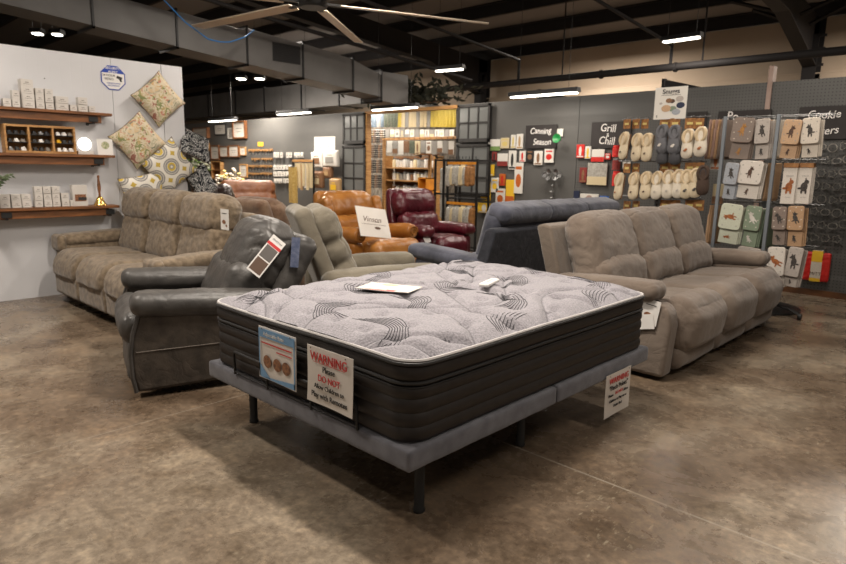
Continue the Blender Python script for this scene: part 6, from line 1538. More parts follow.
('glove',-1.696,6.85,0.477,0.16,0.396,(0.72,'white3','fox'),'white kitchen textile with an orange fox, bottom row','towel','animal kitchen textiles on the towel stand'),
('glove',-1.544,6.85,0.496,0.129,0.39,(0.74,'ltgrey','black'),'pale grey kitchen textile with a dark bird, bottom row','towel','animal kitchen textiles on the towel stand'),
('glove',-1.962,6.85,0.455,0.235,0.388,(0.7,'ltgrey','white'),'pale pinkish textile just above the taupe sofa arm','towel','animal kitchen textiles on the towel stand'),
('teatowels',-1.673,6.85,1.296,0.133,0.39,('fox',),'folded tea towel with a squirrel under a kraft header, left of the two','towel','tea towels with kraft headers'),
('teatowels',-1.544,6.85,1.3,0.125,0.384,('black',),'folded tea towel with a spotted dog under a kraft header, right of the two','towel','tea towels with kraft headers'),
('side',-2.466,6.989999999999999,1.735,0.029,0.392,('pink',),'edge-on folded textile, first of the top row bundle on the towel stand','towel','edge-on textiles on the towel stand'),
('side',-2.435,6.989999999999999,1.734,0.028,0.391,('tan3',),'edge-on folded textile, second of the top row bundle on the towel stand','towel','edge-on textiles on the towel stand'),
('side',-2.405,6.989999999999999,1.734,0.029,0.39,('pink',),'edge-on folded textile, third of the top row bundle on the towel stand','towel','edge-on textiles on the towel stand'),
('side',-2.374,6.989999999999999,1.733,0.028,0.389,('tan3',),'edge-on folded textile, fourth of the top row bundle on the towel stand','towel','edge-on textiles on the towel stand'),
('side',-2.345,6.989999999999999,1.733,0.027,0.388,('mauve',),'edge-on folded textile, fifth of the top row bundle on the towel stand','towel','edge-on textiles on the towel stand'),
('side',-1.909,6.989999999999999,1.725,0.025,0.369,('ltgrey',),'edge-on folded textile, first of the top centre row bundle on the towel stand','towel','edge-on textiles on the towel stand'),
('side',-1.885,6.989999999999999,1.725,0.025,0.369,('tan3',),'edge-on folded textile, second of the top centre row bundle on the towel stand','towel','edge-on textiles on the towel stand'),
('side',-1.863,6.989999999999999,1.725,0.025,0.368,('cream3',),'edge-on folded textile, third of the top centre row bundle on the towel stand','towel','edge-on textiles on the towel stand'),
('side',-1.937,6.989999999999999,1.307,0.025,0.368,('white3',),'edge-on folded textile, first of the second row bundle on the towel stand','towel','edge-on textiles on the towel stand'),
('side',-1.909,6.989999999999999,1.308,0.026,0.367,('cream3',),'edge-on folded textile, second of the second row bundle on the towel stand','towel','edge-on textiles on the towel stand'),
('side',-1.881,6.989999999999999,1.309,0.025,0.366,('ltgrey',),'edge-on folded textile, third of the second row bundle on the towel stand','towel','edge-on textiles on the towel stand'),
('side',-1.859,6.989999999999999,1.309,0.025,0.365,('peach',),'edge-on folded textile, fourth of the second row bundle on the towel stand','towel','edge-on textiles on the towel stand'),
('side',-1.906,6.989999999999999,0.845,0.026,0.395,('sage',),'edge-on folded textile, first of the third row bundle on the towel stand','towel','edge-on textiles on the towel stand'),
('side',-1.883,6.989999999999999,0.846,0.025,0.394,('sage',),'edge-on folded textile, second of the third row bundle on the towel stand','towel','edge-on textiles on the towel stand'),
('side',-1.86,6.989999999999999,0.849,0.025,0.393,('white3',),'edge-on folded textile, third of the third row bundle on the towel stand','towel','edge-on textiles on the towel stand'),
('side',-1.837,6.989999999999999,0.85,0.025,0.392,('sage',),'edge-on folded textile, fourth of the third row bundle on the towel stand','towel','edge-on textiles on the towel stand'),
('side',-2.377,6.989999999999999,0.845,0.029,0.404,('peach',),'edge-on folded textile, first of the third left row bundle on the towel stand','towel','edge-on textiles on the towel stand'),
('side',-2.352,6.989999999999999,0.847,0.028,0.403,('tan3',),'edge-on folded textile, second of the third left row bundle on the towel stand','towel','edge-on textiles on the towel stand'),
('side',-2.271,6.989999999999999,0.386,0.029,0.376,('bluegrey',),'edge-on folded textile, first of the bottom row bundle on the towel stand','towel','edge-on textiles on the towel stand'),
('side',-2.23,6.989999999999999,0.391,0.028,0.374,('ltgrey',),'edge-on folded textile, second of the bottom row bundle on the towel stand','towel','edge-on textiles on the towel stand'),
('side',-2.19,6.989999999999999,0.396,0.028,0.372,('bluegrey',),'edge-on folded textile, third of the bottom row bundle on the towel stand','towel','edge-on textiles on the towel stand'),
('side',-2.15,6.989999999999999,0.401,0.028,0.371,('pink',),'edge-on folded textile, fourth of the bottom row bundle on the towel stand','towel','edge-on textiles on the towel stand'),
('pack',-2.439,7.05,1.52,0.113,0.209,('clear','fox'),'clear packaged textile with a fox at the far left of the towel stand','pack',None),
('pack',-2.383,7.05,1.163,0.113,0.211,('cream','brn'),'small cream animal-shaped package low on the left of the towel stand','pack',None),
]
# ---------------------------------------------------------------- builders for the goods
def G(nm, h1, h2=None, sc=40, r=.6): return pm('goods_' + nm, hexc(h1), hexc(h2) if h2 else None, scale=sc, rough=r)
PAL = dict(wht=G('white', 'd4d0c8'), gry=G('grey', '8f8c86'), cream=G('cream', 'c9b995'), yel=G('yellow', 'e0b428'), yel2=G('mustard', 'a8922c', 'c2ac48', 60), yel3=G('pale_yellow', 'cdb970'), brn=G('brown', '6b4a32', '8a6646', 60),
    tan=G('tan', 'a98a62'), blk=G('black', '1c1a19'), red=G('red', 'b81c18', 'd03028', 30, .45), dred=G('dark_red', '6a1c1c', '8c3028', 60), grn=G('green', '4d7a35', '8a9a60', 80), green=G('bright_green', '1f7a3e', None, 40, .4), org=G('orange', 'c86a1e', 'a84a18', 50),
    blue=G('blue_grey_cloth', '4c5a66', '66727c', 30), plaid=G('green_plaid', '2c3a2e', '6c705c', 70), wheat=G('wheat', 'b09048', 'c9b070', 30), orange=G('orange_wood', 'd08a24', 'b8741c', 10), clear=pm('goods_clear', hexc('96938c'), hexc('b3afa6'), scale=30, rough=.2, spec=.7),
    navy=G('navy', '1c2540'), pink=G('pink', 'a08478'), blue2=G('blue', '1f5aa8'), white=G('picture_white', 'cfcac2', 'bdb6ac', 25), grey=G('picture_grey', '8a8680', 'a8a49c', 25), brn2=G('kraft', '9a6c3c', '7c5228', 25), fox=G('fox_orange', 'a8622c', '7c4420', 40),
    black=G('dog_black', '221e1c', '4a423c', 60), brown=G('dog_brown', '5c3c28', '33241c', 60), dog=G('dog_gold', 'b0803c', '8c5c2c', 60), mauve=G('mauve_cloth', '75675e', '82746a', 90), ltgrey=G('light_grey_cloth', 'a39a92', 'b0a79f', 90), peach=G('peach_cloth', 'b0906f', 'bd9c7c', 90),
    cream3=G('cream_cloth', 'c2b8aa', 'cec5b8', 90), white3=G('white_cloth', 'c6beb4', 'd2cbc2', 90), bluegrey=G('blue_grey_textile', '8d929a', 'a0a4aa', 90), mint=G('mint_cloth', 'b4b8a4', 'c2c5b3', 90), sage=G('sage_cloth', '6f7d68', '7d8a75', 90), greige=G('greige_cloth', '75665c', '82736a', 90), tan3=G('tan_cloth', 'a2805f', 'ae8d6c', 90))
FLEECE = {'cream': G('fleece_cream', 'c4b498', 'd0c2a8', 120, .95), 'grey': G('fleece_grey', '5c5c60', '6a6a6e', 120, .95), 'dgrey': G('fleece_dark', '3a3a3d', '48484b', 120, .95), 'white': G('fleece_white', 'c9bfae', 'd6cdbd', 120, .95), 'brown': G('fleece_brown', '3a2c24', '4a3a30', 120, .95), 'rim': G('fleece_rim', 'bda887', 'c9b596', 120, .95), 'patch': G('patch_white', 'b4b8bd', 'c2c6ca', 60, .8)}
M_post = pm('blue_grey_powder_coat', hexc('747a80'), hexc('7d8389'), scale=3, rough=.45, metal=.3)
M_hook = pm('zinc_hook', (.25, .25, .25), rough=.5, metal=1)
M_board = pm('chalkboard_black', hexc('241f1e'), hexc('2d2827'), scale=6, rough=.7)
M_chalk = pm('white_chalk_paint', (.78, .75, .72), rough=.8)
M_carton = pm('kraft_carton', hexc('a3703c'), hexc('704820'), scale=30, rough=.7)
cache = {}
def base(nm, x, y, z, label, cat, grp): return empty(nm, (x, y, z), 0, label, cat, grp)
FY = MY(0, 0, 0)
def animal(mb, s, kind, z):
    """small printed animal made of rounded shapes, s = height"""
    disc(mb, FY, 0, 0, z, s * .20, s * .30); disc(mb, FY, s * .10, s * .34, z, s * .15, s * .14); disc(mb, FY, s * .24, s * .30, z, s * .09, s * .06)
    for q in (-.14, .14): disc(mb, FY, s * q, -s * .36, z, s * .055, s * .16)
    disc(mb, FY, -s * .26, -s * .10, z, s * .14, s * .05)
    for q in (.02, .18): disc(mb, FY, s * q, s * .50, z, s * .035, s * .09)
def b_frame(x, y, z, w, h, a, L, c, g):
    fm = {'wal': M_oak, 'blk': M_blackpl, 'white': PAL['wht'], 'oak': M_wood}[a[0]]; d = a[2]
    e = base('framed_picture', x, y, z, L, c, g); t = min(w, h) * .08
    mb = MB(); mb.b(-w / 2, w / 2, -d, 0, h / 2 - t, h / 2); mb.b(-w / 2, w / 2, -d, 0, -h / 2, -h / 2 + t); mb.b(-w / 2, -w / 2 + t, -d, 0, -h / 2 + t, h / 2 - t); mb.b(w / 2 - t, w / 2, -d, 0, -h / 2 + t, h / 2 - t)
    mb.build('frame', fm, e, bevel=.003)
    mb = MB(); mb.b(-w / 2 + t, w / 2 - t, -d * .7, -.001, -h / 2 + t, h / 2 - t); p = mb.build('picture', PAL[a[1]], e)
    mb = MB(); mb.b(-w * .25, w * .22, -d * .7 - .002, -d * .7, h * .05, h * .10); mb.b(-w * .18, w * .15, -d * .7 - .002, -d * .7, -h * .12, -h * .08); mb.build('print', PAL['gry'], p)
def b_crate(x, y, z, w, h, a, L, c, g):
    e = base('wooden_crate', x, y, z, L, c, g); mb = MB(); d = .1; t = .03
    for (x0, x1, z0, z1) in ((-w / 2, w / 2, h / 2 - t, h / 2), (-w / 2, w / 2, -h / 2, -h / 2 + t), (-w / 2, -w / 2 + t, -h / 2, h / 2), (w / 2 - t, w / 2, -h / 2, h / 2), (-w / 2, w / 2, -.01, .01)): mb.b(x0, x1, -d, 0, z0, z1)
    mb.build('crate_sides', M_wood, e); mb = MB(); mb.b(-w / 2 + t, w / 2 - t, -.01, -.001, -h / 2 + t, h / 2 - t); mb.build('crate_back', M_oak, e)
def b_crate2(x, y, z, w, h, a, L, c, g):
    e = base('wooden_box', x, y, z, L, c, g); mb = MB(); t = .025; d = .25
    mb.b(-w / 2, w / 2, -d, 0, -h / 2, -h / 2 + t); mb.b(-w / 2, w / 2, -d, 0, h / 2 - t, h / 2); mb.b(-w / 2, -w / 2 + t, -d, 0, -h / 2, h / 2); mb.b(w / 2 - t, w / 2, -d, 0, -h / 2, h / 2); mb.build('box_sides', PAL['orange'], e)
    mb = MB(); mb.b(-w / 2, w / 2, -.02, 0, -h / 2, h / 2); mb.build('box_back', PAL['orange'], e)
    MB().b(-w / 2 - .1, w / 2 + .1, -d - .1, .1, -h / 2 - .03, -h / 2).build('stand_top', PAL['orange'], e); mb = MB()
    for sx in (-1, 1): mb.b(sx * w / 2 - .02, sx * w / 2 + .02, -d, -d + .04, -z, -h / 2 - .03)
    mb.build('stand_legs', M_black, e)
def b_ledge(x, y, z, w, h, a, L, c, g):
    e = base('wooden_ledge', x, y, z, L, c, g); MB().b(-w / 2, w / 2, -.18, 0, h * .1, h / 2).build('board', M_oak, e)
    mb = MB()
    for s in (-1, 1): mb.prism([(0, -h), (0, h * .1), (-.15, h * .1), (-.13, 0)], s * w * .38 - .01, s * w * .38 + .01, 'x')
    mb.build('bracket', M_black, e)
    if y > 9: 
        mb = MB(); mb.b(-.03, .03, 0, .05, -z, h / 2); mb.build('post', M_wood, e)
def b_bar(x, y, z, w, h, a, L, c, g):
    e = base('hanging_bar', x, y, z, L, c, g); MB().b(-w / 2, w / 2, -.02, .02, -h / 2, h / 2).build('bar', M_wood, e, bevel=.004)
    mb = MB()
    for s in (-.5, .5): mb.b(w * s - .03, w * s + .03, .02, .07, -z, h / 2)
    mb.build('posts', M_wood, e); mb = MB()
    for k in range(14): disc(mb, FY, -w / 2 + (k + .5) * w / 14, 0, .021, .012)
    mb.build('screws', M_black, e)
def b_sheet(x, y, z, w, h, a, L, c, g):
    e = base('paper_sign', x, y, z, L, c, g); sheet('paper', e, PAL[a[0]], FY, w, h, .002, .004)
    mb = MB(); rnd = random.Random(4)
    for k in range(14): disc(mb, FY, rnd.uniform(-.35, .35) * w, rnd.uniform(-.3, .3) * h, .008, w * .015)
    mb.build('faint_print', PAL['gry'], e)
def b_rail(x, y, z, w, h, a, L, c, g):
    e = base('tool_rail', x, y, z, L, c, g); MB().b(-w / 2, w / 2, -.02, 0, -h / 2, h / 2).build('board', M_wood, e, bevel=.002)
    mb = MB()
    for k in range(4): xx = -w / 2 + w * (k + .5) / 4; mb.tube([(xx, -.02, 0), (xx, -.05, 0), (xx, -.055, .012)], .003, 5)
    mb.build('hooks', M_hook, e)
def b_tool(x, y, z, w, h, a, L, c, g):
    m = [PAL['blk'], PAL['brn'], M_steel][a[0]]
    e = base('utensil', x, y, z, L, c, g); MB().tube([(0, 0, h / 2), (0, 0, -h * .1)], .008, 6).build('handle', m, e)
    MB().lathe([(0, -h / 2), (w * .3, -h * .45), (w * .36, -h * .3), (w * .2, -h * .1), (0, -h * .08)], n=10, M=Matrix.Diagonal((1, .3, 1, 1))).build('head', M_steel, e, smooth=True)
def b_pack(x, y, z, w, h, a, L, c, g):
    e = base('carded_goods', x, y, z, L, c, g)
    d = .02
    key = ('pack', a[0], a[1])
    mb = MB(); mb.b(-w / 2, w / 2, -d, 0, -h / 2, h / 2); mb.build('card', PAL[a[0]], e, bevel=.004)
    mb = MB()
    if (int(x * 50) % 3) == 0: disc(mb, FY, 0, -h * .08, d, w * .32, h * .22); rect(mb, FY, -w * .35, w * .35, h * .28, h * .38, d)
    elif (int(x * 50) % 3) == 1: rect(mb, FY, -w / 2, w / 2, -h * .5, -h * .12, d, .001)
    else: disc(mb, FY, 0, 0, d, w * .18, h * .36); rect(mb, FY, -w * .4, w * .4, -h * .45, -h * .36, d)
    mb.build('print', PAL[a[1]], e)
    mb = MB(); mb.tube([(0, 0, h / 2), (0, -.012, h / 2 + .012), (0, .03, h / 2 + .014)], .003, 5); mb.build('hook', M_hook, e)
def b_towel(x, y, z, w, h, a, L, c, g):
    e = base('hanging_towel', x, y, z, L, c, g); n = 10; vs = []; fs = []
    for j in range(5):
        for i in range(n + 1):
            u = i / n; xx = -w / 2 + w * u; zz = h / 2 - h * j / 4
            yy = .012 * math.sin(u * 9 + x * 5) * (.3 + j * .25)
            vs += [(xx, yy - .008, zz), (xx, yy + .008, zz)]
    for j in range(4):
        for i in range(n):
            p = (j * (n + 1) + i) * 2; q = p + (n + 1) * 2
            fs += [(p, q, q + 2, p + 2), (p + 1, p + 3, q + 3, q + 1)]
    k = (n + 1) * 2
    for j in range(4): fs += [(j * k, j * k + 1, (j + 1) * k + 1, (j + 1) * k), (j * k + k - 2, (j + 1) * k + k - 2, (j + 1) * k + k - 1, j * k + k - 1)]
    for i in range(n): fs += [(2 * i, 2 * i + 2, 2 * i + 3, 2 * i + 1), (4 * k + 2 * i, 4 * k + 2 * i + 1, 4 * k + 2 * i + 3, 4 * k + 2 * i + 2)]
    MB().add(vs, fs).build('cloth', PAL[a[0]], e, smooth=True)
    MB().b(-w * .2, w * .2, -.012, .012, h / 2 - .005, h / 2 + .02).build('clip', M_hook, e)
def b_rackrail(x, y, z, w, h, a, L, c, g):
    e = base('garment_rack', x, y, z, L, c, g); MB().b(-w / 2, w / 2, -.02, .02, -h * .3, h * .5).build('top_bar', M_wood, e, bevel=.004)
    for s in (-1, 1):
        mb = MB(); mb.b(s * w / 2 - .015, s * w / 2 + .015, -.015, .015, -z, h / 2); mb.b(s * w / 2 - .02, s * w / 2 + .02, -.22, .22, -z, -z + .03); mb.build('upright', M_black, e)
def b_bag(x, y, z, w, h, a, L, c, g):
    e = base('paper_bag', x, y, z, L, c, g)
    pad('bag_body', e, PAL[a[0]], (w, .09, h), Tm(0, -.045), .02, (0, .35, 0), 6, wr=(.004, 12), seed=int(x * 7))
    mb = MB(); rect(mb, FY, -w * .28, w * .28, -h * .25, h * .12, .105, .002); rect(mb, FY, -w * .18, w * .18, h * .2, h * .26, .10, .002); mb.build('printed_label', PAL[a[1]], e)
    mb = MB(); mb.b(-w * .46, w * .46, -.03, -.015, h / 2 - .01, h / 2 + .02); mb.build('folded_top', PAL[a[0]], e)
def b_shelfunit(x, y, z, w, h, a, L, c, g):
    e = base('shelving_unit', x, y, 0, L, c, g); top = z + h / 2
    for xx in (-w / 2 - .06, w / 2 + .06): MB().b(xx - .02, xx + .02, -.18, .12, 0, top).build('upright', M_wood, e)
    for zz in (top - .4 + .0, ): pass
    for zz in SHZ: MB().b(-w / 2 - .04, w / 2 + .04, -.18, .12, zz - .03, zz).build('shelf_board', M_wood, e)
    MB().b(-w / 2, w / 2, .12, .13, 0, top).build('back_panel', PAL['brn'], e)
def b_jar(x, y, z, w, h, a, L, c, g):
    e = base('small_container', x, y, z, L, c, g); r = min(w / 2, .05) if w < .2 else w / 2; r = min(w / 2, .055)
    MB().lathe([(0, -h / 2), (r, -h / 2), (r, h * .28), (r * .8, h * .34), (0, h * .34)], n=12).build('jar', PAL[a[0]], e, smooth=True)
    MB().lathe([(0, h * .34), (r * .85, h * .34), (r * .85, h * .5), (0, h * .5)], n=12).build('lid', M_steel if a[0] != 'red' else PAL['red'], e, smooth=True)
def b_strand(x, y, z, w, h, a, L, c, g):
    e = base('trinket_strand', x, y, z, L, c, g); mb = MB()
    for k in range(6): mb.lathe([(0, -.022), (.02, -.012), (.024, 0), (.02, .012), (0, .022)], (.008 * math.sin(k * 2 + x * 9), 0, h / 2 - (k + .5) * h / 6), 8)
    mb.build('beads', [M_blackpl, PAL['brn'], M_sw2, M_ink][a[0]], e, smooth=True)
    MB().tube([(0, 0, -h / 2), (0, .0, h / 2 + .01), (0, .05, h / 2 + .02)], .003, 4).build('string', M_hook, e)
def b_wirerack(x, y, z, w, h, a, L, c, g):
    e = base('wire_rack', x, y, 0, L, c, g); top = z + h / 2; d = .30
    for sx in (-1, 1):
        for yy in (0, d):
            MB().b(sx * w / 2 - .014, sx * w / 2 + .014, yy - .014, yy + .014, 0, top).build('post', M_black, e)
    def one(nm, f): q = MB(); f(q); q.build(nm, M_black, e)
    for zz in (.12, top - .02, top - .55):
        for yy in (0, d): one('rail', lambda q: q.b(-w / 2, w / 2, yy - .01, yy + .01, zz - .012, zz + .012))
        for sx in (-1, 1): one('rail', lambda q: q.b(sx * w / 2 - .01, sx * w / 2 + .01, 0, d, zz - .012, zz + .012))
    for k in range(9): xx = -w / 2 + w * (k + .5) / 9; one('finial', lambda q: q.tube([(xx, 0, top), (xx, 0, top + .04)], .006, 5))
    if a[0] == 2:
        for zz in RZ: MB().b(-w / 2 + .015, w / 2 - .015, -.035, -.015, zz - .02, zz + .02).build('wooden_bar', PAL['orange'], e)
        MB().b(-w / 2, w / 2, -.02, d, top - .62, top - .60).build('wire_shelf', M_black, e)
    else:
        pad('mesh_bundle', e, PAL['clear'], (w * .55, .1, h * .75), Tm(0, .1, z), .04, (0, .2, 0), 12, wr=(.02, 9), seed=3)
def b_funnel(x, y, z, w, h, a, L, c, g):
    e = base('canning_funnel', x, y, z, L, c, g)
    MB().b(-w * .38, w * .35, -.004, 0, 0, h / 2).build('tag_card', PAL['wht'], e)
    MB().lathe([(0, 0), (.03, 0), (.035, .04), (w * .42, .075), (w * .44, .085), (w * .38, .08), (.028, .05), (0, .045)], (.06, -.10, -h * .22), 24, M=Matrix.Rotation(R(80), 4, 'X')).build('funnel', PAL['green'], e, smooth=True)
def b_spoons(x, y, z, w, h, a, L, c, g):
    e = base('measuring_cups', x, y, z, L, c, g)
    for k in range(6):
        q = k / 6 * 2 * math.pi; cx, cz = w * .32 * math.cos(q), h * .3 * math.sin(q)
        MB().lathe([(0, 0), (.03, .0), (.042, .012), (.045, .03), (.040, .03), (.03, .012), (0, .008)], (cx, -.05, cz), 14, M=Matrix.Rotation(R(80 + 20 * math.sin(q)), 4, 'X')).build('cup', M_steel, e, smooth=True)
    mb = MB(); mb.tube([(w * .2 * math.cos(t / 20 * 6.283), -.03, h * .2 * math.sin(t / 20 * 6.283)) for t in range(20)], .004, 5, closed=True); mb.build('ring', M_hook, e)
def b_chainh(x, y, z, w, h, a, L, c, g):
    e = base('measuring_spoons', x, y, z, L, c, g); MB().tube([(0, -.01, h / 2), (0, -.012, -h / 2)], .003, 5).build('cord', M_hook, e)
    for k in range(4): MB().lathe([(0, -.018), (.022, -.012), (.028, 0), (.022, .012), (0, .016)], (.01 * (-1) ** k, -.03, h * .35 - k * h * .24), 12).build('spoon', M_steel, e, smooth=True)
def b_board(x, y, z, w, h, a, L, c, g):
    e = base('chalkboard_sign', x, y, z, L, c, g); MB().b(-w / 2, w / 2, -.012, 0, -h / 2, h / 2).build('board', M_board, e, bevel=.002)
    if not a: return
    if a[0] == 'Canning': ls = [('Canning', 1, -.01, .085), ('Season', 1, .03, -.085)]; s = .17
    elif a[0] == 'Grill': ls = [('Grill', 1, -.04, .09), ('&', .5, -.04, 0), ('Chill', 1, -.05, -.085)]; s = .19
    elif a[0] == 'Cookie': ls = [('Cookie', 1, -.04, .085), ('Cutters', 1, -.05, -.085)]; s = .155
    else: ls = [('Po', 1, -.13, .11), ('N', 1, -.22, -.08)]; s = .19
    for (t, r_, dx, dz) in ls:
        k = h / .36
        text_mesh('lettering', [(t, r_)], M_chalk, e, MY(dx * w / .6 , -.0135, dz * k + s * .78 * r_ * .5 * k * 1.15), s * .78 * k, bold=.004, jitter=.05, shear=.12, wscale=.9)
def b_mittset(x, y, z, w, h, a, L, c, g):
    e = base('oven_mitts', x, y, z, L, c, g)
    for s in (-1, 1):
        m_ = pad('mitt', e, PAL['red'], (w * .48, .05, h), Tm(s * w * .25, -.03), .02, (0, .2, 0), 14, wr=(.003, 9), seed=s, folds=[(2, 120, .003, 1, -.025, .03)])
    mb = MB(); mb.b(-w * .2, w * .2, -.066, -.062, -h * .5, h * .5); mb.b(-w * .2, w * .2, -.066, 0, h * .5, h * .56); mb.build('paper_sleeve', PAL['cream3'], e)
    mb = MB(); mb.b(-w * .2, w * .2, -.069, -.0665, h * .18, h * .56); mb.build('yellow_band', PAL['yel'], e); MB().b(-w * .2, w * .2, -.069, -.0665, -h * .5, -h * .38).build('yellow_band', PAL['yel'], e)
    text_mesh('lettering', [('MITT', 1)], M_sw2, e, MY(0, -.068, -h * .14), w * .2)
def b_cutter(x, y, z, w, h, a, L, c, g):
    e = base('cookie_cutter', x, y, z, L, c, g); s = h / 2; pts = []; k = a[0]
    for t in range(20):
        q = t / 20 * 2 * math.pi
        r = s * [1, .8 + .2 * math.cos(5 * q), .8 + .2 * math.cos(3 * q), .85 + .15 * math.cos(2 * q), .85 + .15 * math.cos(6 * q)][k]
        pts.append((r * math.cos(q), r * math.sin(q)))
    vs = []; fs = []
    for (sc, yy) in ((1, -.03), (1, 0), (.87, 0), (.87, -.03)): vs += [(px * sc, yy, pz * sc) for px, pz in pts]
    for a_ in range(4):
        for t in range(20): fs.append((a_ * 20 + t, a_ * 20 + (t + 1) % 20, ((a_ + 1) % 4) * 20 + (t + 1) % 20, ((a_ + 1) % 4) * 20 + t))
    MB().add(vs, fs).build('cutter_band', M_cut, e)
    mb = MB(); mb.tube([(0, .03, s * .75), (0, -.04, s * .75), (0, -.045, s * .85)], .003, 5); mb.build('hook', M_hook, e)
M_cut = pm('tarnished_tin', (.32, .30, .27), (.55, .52, .47), scale=20, rough=.3, metal=.7)
def b_sash(x, y, z, w, h, a, L, c, g):
    e = base('window_sash', x, y, z, L, c, g); nx, nz = a; t = .045 if h < 1 else .06
    mb = MB(); mb.b(-w / 2, w / 2, -.02, .02, h / 2 - t, h / 2); mb.b(-w / 2, w / 2, -.02, .02, -h / 2, -h / 2 + t * 1.4); mb.b(-w / 2, -w / 2 + t, -.02, .02, -h / 2, h / 2); mb.b(w / 2 - t, w / 2, -.02, .02, -h / 2, h / 2)
    for k in range(1, nx): xx = -w / 2 + t + (w - 2 * t) * k / nx; mb.b(xx - .014, xx + .014, -.018, .018, -h / 2 + t, h / 2 - t)
    for k in range(1, nz): zz = -h / 2 + t * 1.4 + (h - 2.4 * t) * k / nz; mb.b(-w / 2 + t, w / 2 - t, -.018, .018, zz - .014, zz + .014)
    mb.build('sash_frame', M_sashblack, e, bevel=.003)
    for i in range(nx):
        for k in range(nz):
            x0 = -w / 2 + t + (w - 2 * t) * i / nx; z0 = -h / 2 + t * 1.4 + (h - 2.4 * t) * k / nz
            MB().b(x0, x0 + (w - 2 * t) / nx, -.003, .003, z0, z0 + (h - 2.4 * t) / nz).build('pane', M_glasspane, e)
M_sashblack = pm('black_weathered_paint', (.018, .017, .016), (.035, .032, .03), scale=12, rough=.6)
def b_slipper(x, y, z, w, h, a, L, c, g):
    kind, rot = a
    bodyk = {'cream': 'cream', 'creamfox': 'cream', 'grey': 'grey', 'dgrey': 'dgrey', 'fox': 'white', 'white': 'white', 'cat': 'cream', 'brown': 'brown'}[kind]
    e = base('slipper', x, y, z, L, c, g); e.rotation_euler = (R(-8), 0, R(rot))
    Ls, Ws = .32, .14
    if kind == 'dgrey': Ls = .22
    # body lofted from heel (top) to toe (bottom)
    secs = []; n = 16
    prof = [(.5, .30, .20), (.47, .62, .45), (.38, .86, .75), (.22, .92, .85), (.08, .86, .8), (-.08, .92, .95), (-.25, 1.0, .95), (-.38, .92, .75), (-.46, .66, .45), (-.5, .25, .15)]
    vs = []; fs = []
    for (t, wr_, dr) in prof:
        for j in range(n):
            q = 2 * math.pi * j / n; cx, cy = math.cos(q), math.sin(q)
            yy = cy * .042 * dr
            if cy > .3: yy = .30 * .042 * dr + .004
            vs.append((cx * Ws / 2 * wr_ + (.006 if t < 0 else 0), yy - .02, t * Ls))
    for i in range(len(prof) - 1):
        for j in range(n): fs.append((i * n + j, i * n + (j + 1) % n, (i + 1) * n + (j + 1) % n, (i + 1) * n + j))
    fs.append(tuple(range(n))[::-1]); fs.append(tuple((len(prof) - 1) * n + j for j in range(n)))
    MB().add(vs, fs).build('upper', FLEECE[bodyk], e, smooth=True, sub=1)
    # fleece opening: oval collar with a dark hollow
    mb = MB(); mb.tube([(Ws * .34 * math.cos(t / 18 * 6.283), -.045 - .006 * math.cos(t / 18 * 6.283 * 2), Ls * .22 + Ls * .21 * math.sin(t / 18 * 6.283)) for t in range(18)], .017, 8, closed=True)
    mb.build('fleece_collar', FLEECE['rim'] if bodyk in ('cream', 'white') else FLEECE[bodyk], e, smooth=True)
    mb = MB(); disc(mb, FY, 0, Ls * .22, .050, Ws * .24, Ls * .15); mb.build('opening', FLEECE['rim' if bodyk in ('cream', 'white') else 'dgrey'], e)
    MB().b(-Ws * .40, Ws * .42, .0, .012, -Ls * .44, Ls * .42).build('sole', PAL['brn'], e, bevel=.006)
    if kind in ('grey', 'fox', 'creamfox', 'cat', 'white', 'cream'):
        col = {'grey': PAL['white3'], 'fox': PAL['fox'], 'creamfox': PAL['fox'], 'cat': PAL['black'], 'white': PAL['ltgrey'], 'cream': PAL['brown']}[kind]
        k = .8 if kind in ('cat', 'grey', 'fox') else .45
        mb = MB(); mb.M = Matrix.Translation((.004, 0, -Ls * .24)); 
        pts = []
        for (u, v, r_) in ((0, 0, 1), (.6, .8, .55), (1.2, .7, .3), (-.7, -.3, .6)):
            mb.lathe([(0, -.004), (.016 * r_ * k + .002, -.002), (.016 * r_ * k + .002, .002), (0, .004)], (u * .018 * k, -.0615, v * .02 * k), 12, M=Matrix.Rotation(R(90), 4, 'X'))
        mb.build('embroidered_animal', col, e)
def b_hanger(x, y, z, w, h, a, L, c, g):
    e = base('cardboard_hanger', x, y, z, L, c, g); e.rotation_euler = (0, 0, R(-25 if x < -3.1 else 8))
    MB().b(-w / 2, w / 2, -.003, .003, -h / 2, h / 2).build('card', M_carton, e)
    mb = MB(); rect(mb, FY, -w * .3, w * .3, -h * .1, h * .12, .0032); mb.build('print', PAL['yel3'], e)
    mb = MB(); mb.tube([(0, 0, h / 2 - .005), (0, 0, h / 2 + .02), (0, .05, h / 2 + .025)], .003, 5); mb.build('hook', M_hook, e)
def b_poster(x, y, z, w, h, a, L, c, g):
    e = base('poster', x, y, z, L, c, g); MB().b(-w / 2, w / 2, -.004, 0, -h / 2, h / 2).build('panel', PAL['wht'], e)
    text_mesh('lettering', [('Snuggs', 1)], M_ink, e, MY(0, -.0045, h * .48), w * .20, bold=.02)
    mb = MB(); rect(mb, FY, -w * .3, w * .3, h * .24, h * .26, .0045); rect(mb, FY, -w * .42, -w * .38, -h * .44, -h * .36, .0045); mb.build('small_print', PAL['gry'], e)
    for (u, v, r_, m_) in ((-.05, .08, .10, 'brn'), (.05, .06, .09, 'brown'), (.28, .12, .12, 'ltgrey'), (.32, -.08, .13, 'navy'), (-.12, -.16, .15, 'peach'), (.08, -.18, .12, 'sage'), (.2, -.28, .13, 'bluegrey'), (-.3, 0, .05, 'ltgrey')):
        mb = MB(); disc(mb, FY, u * w, v * h, .0045 + r_ * .004, r_ * w, r_ * w * .7); mb.build('slipper_photo', PAL[m_], e)
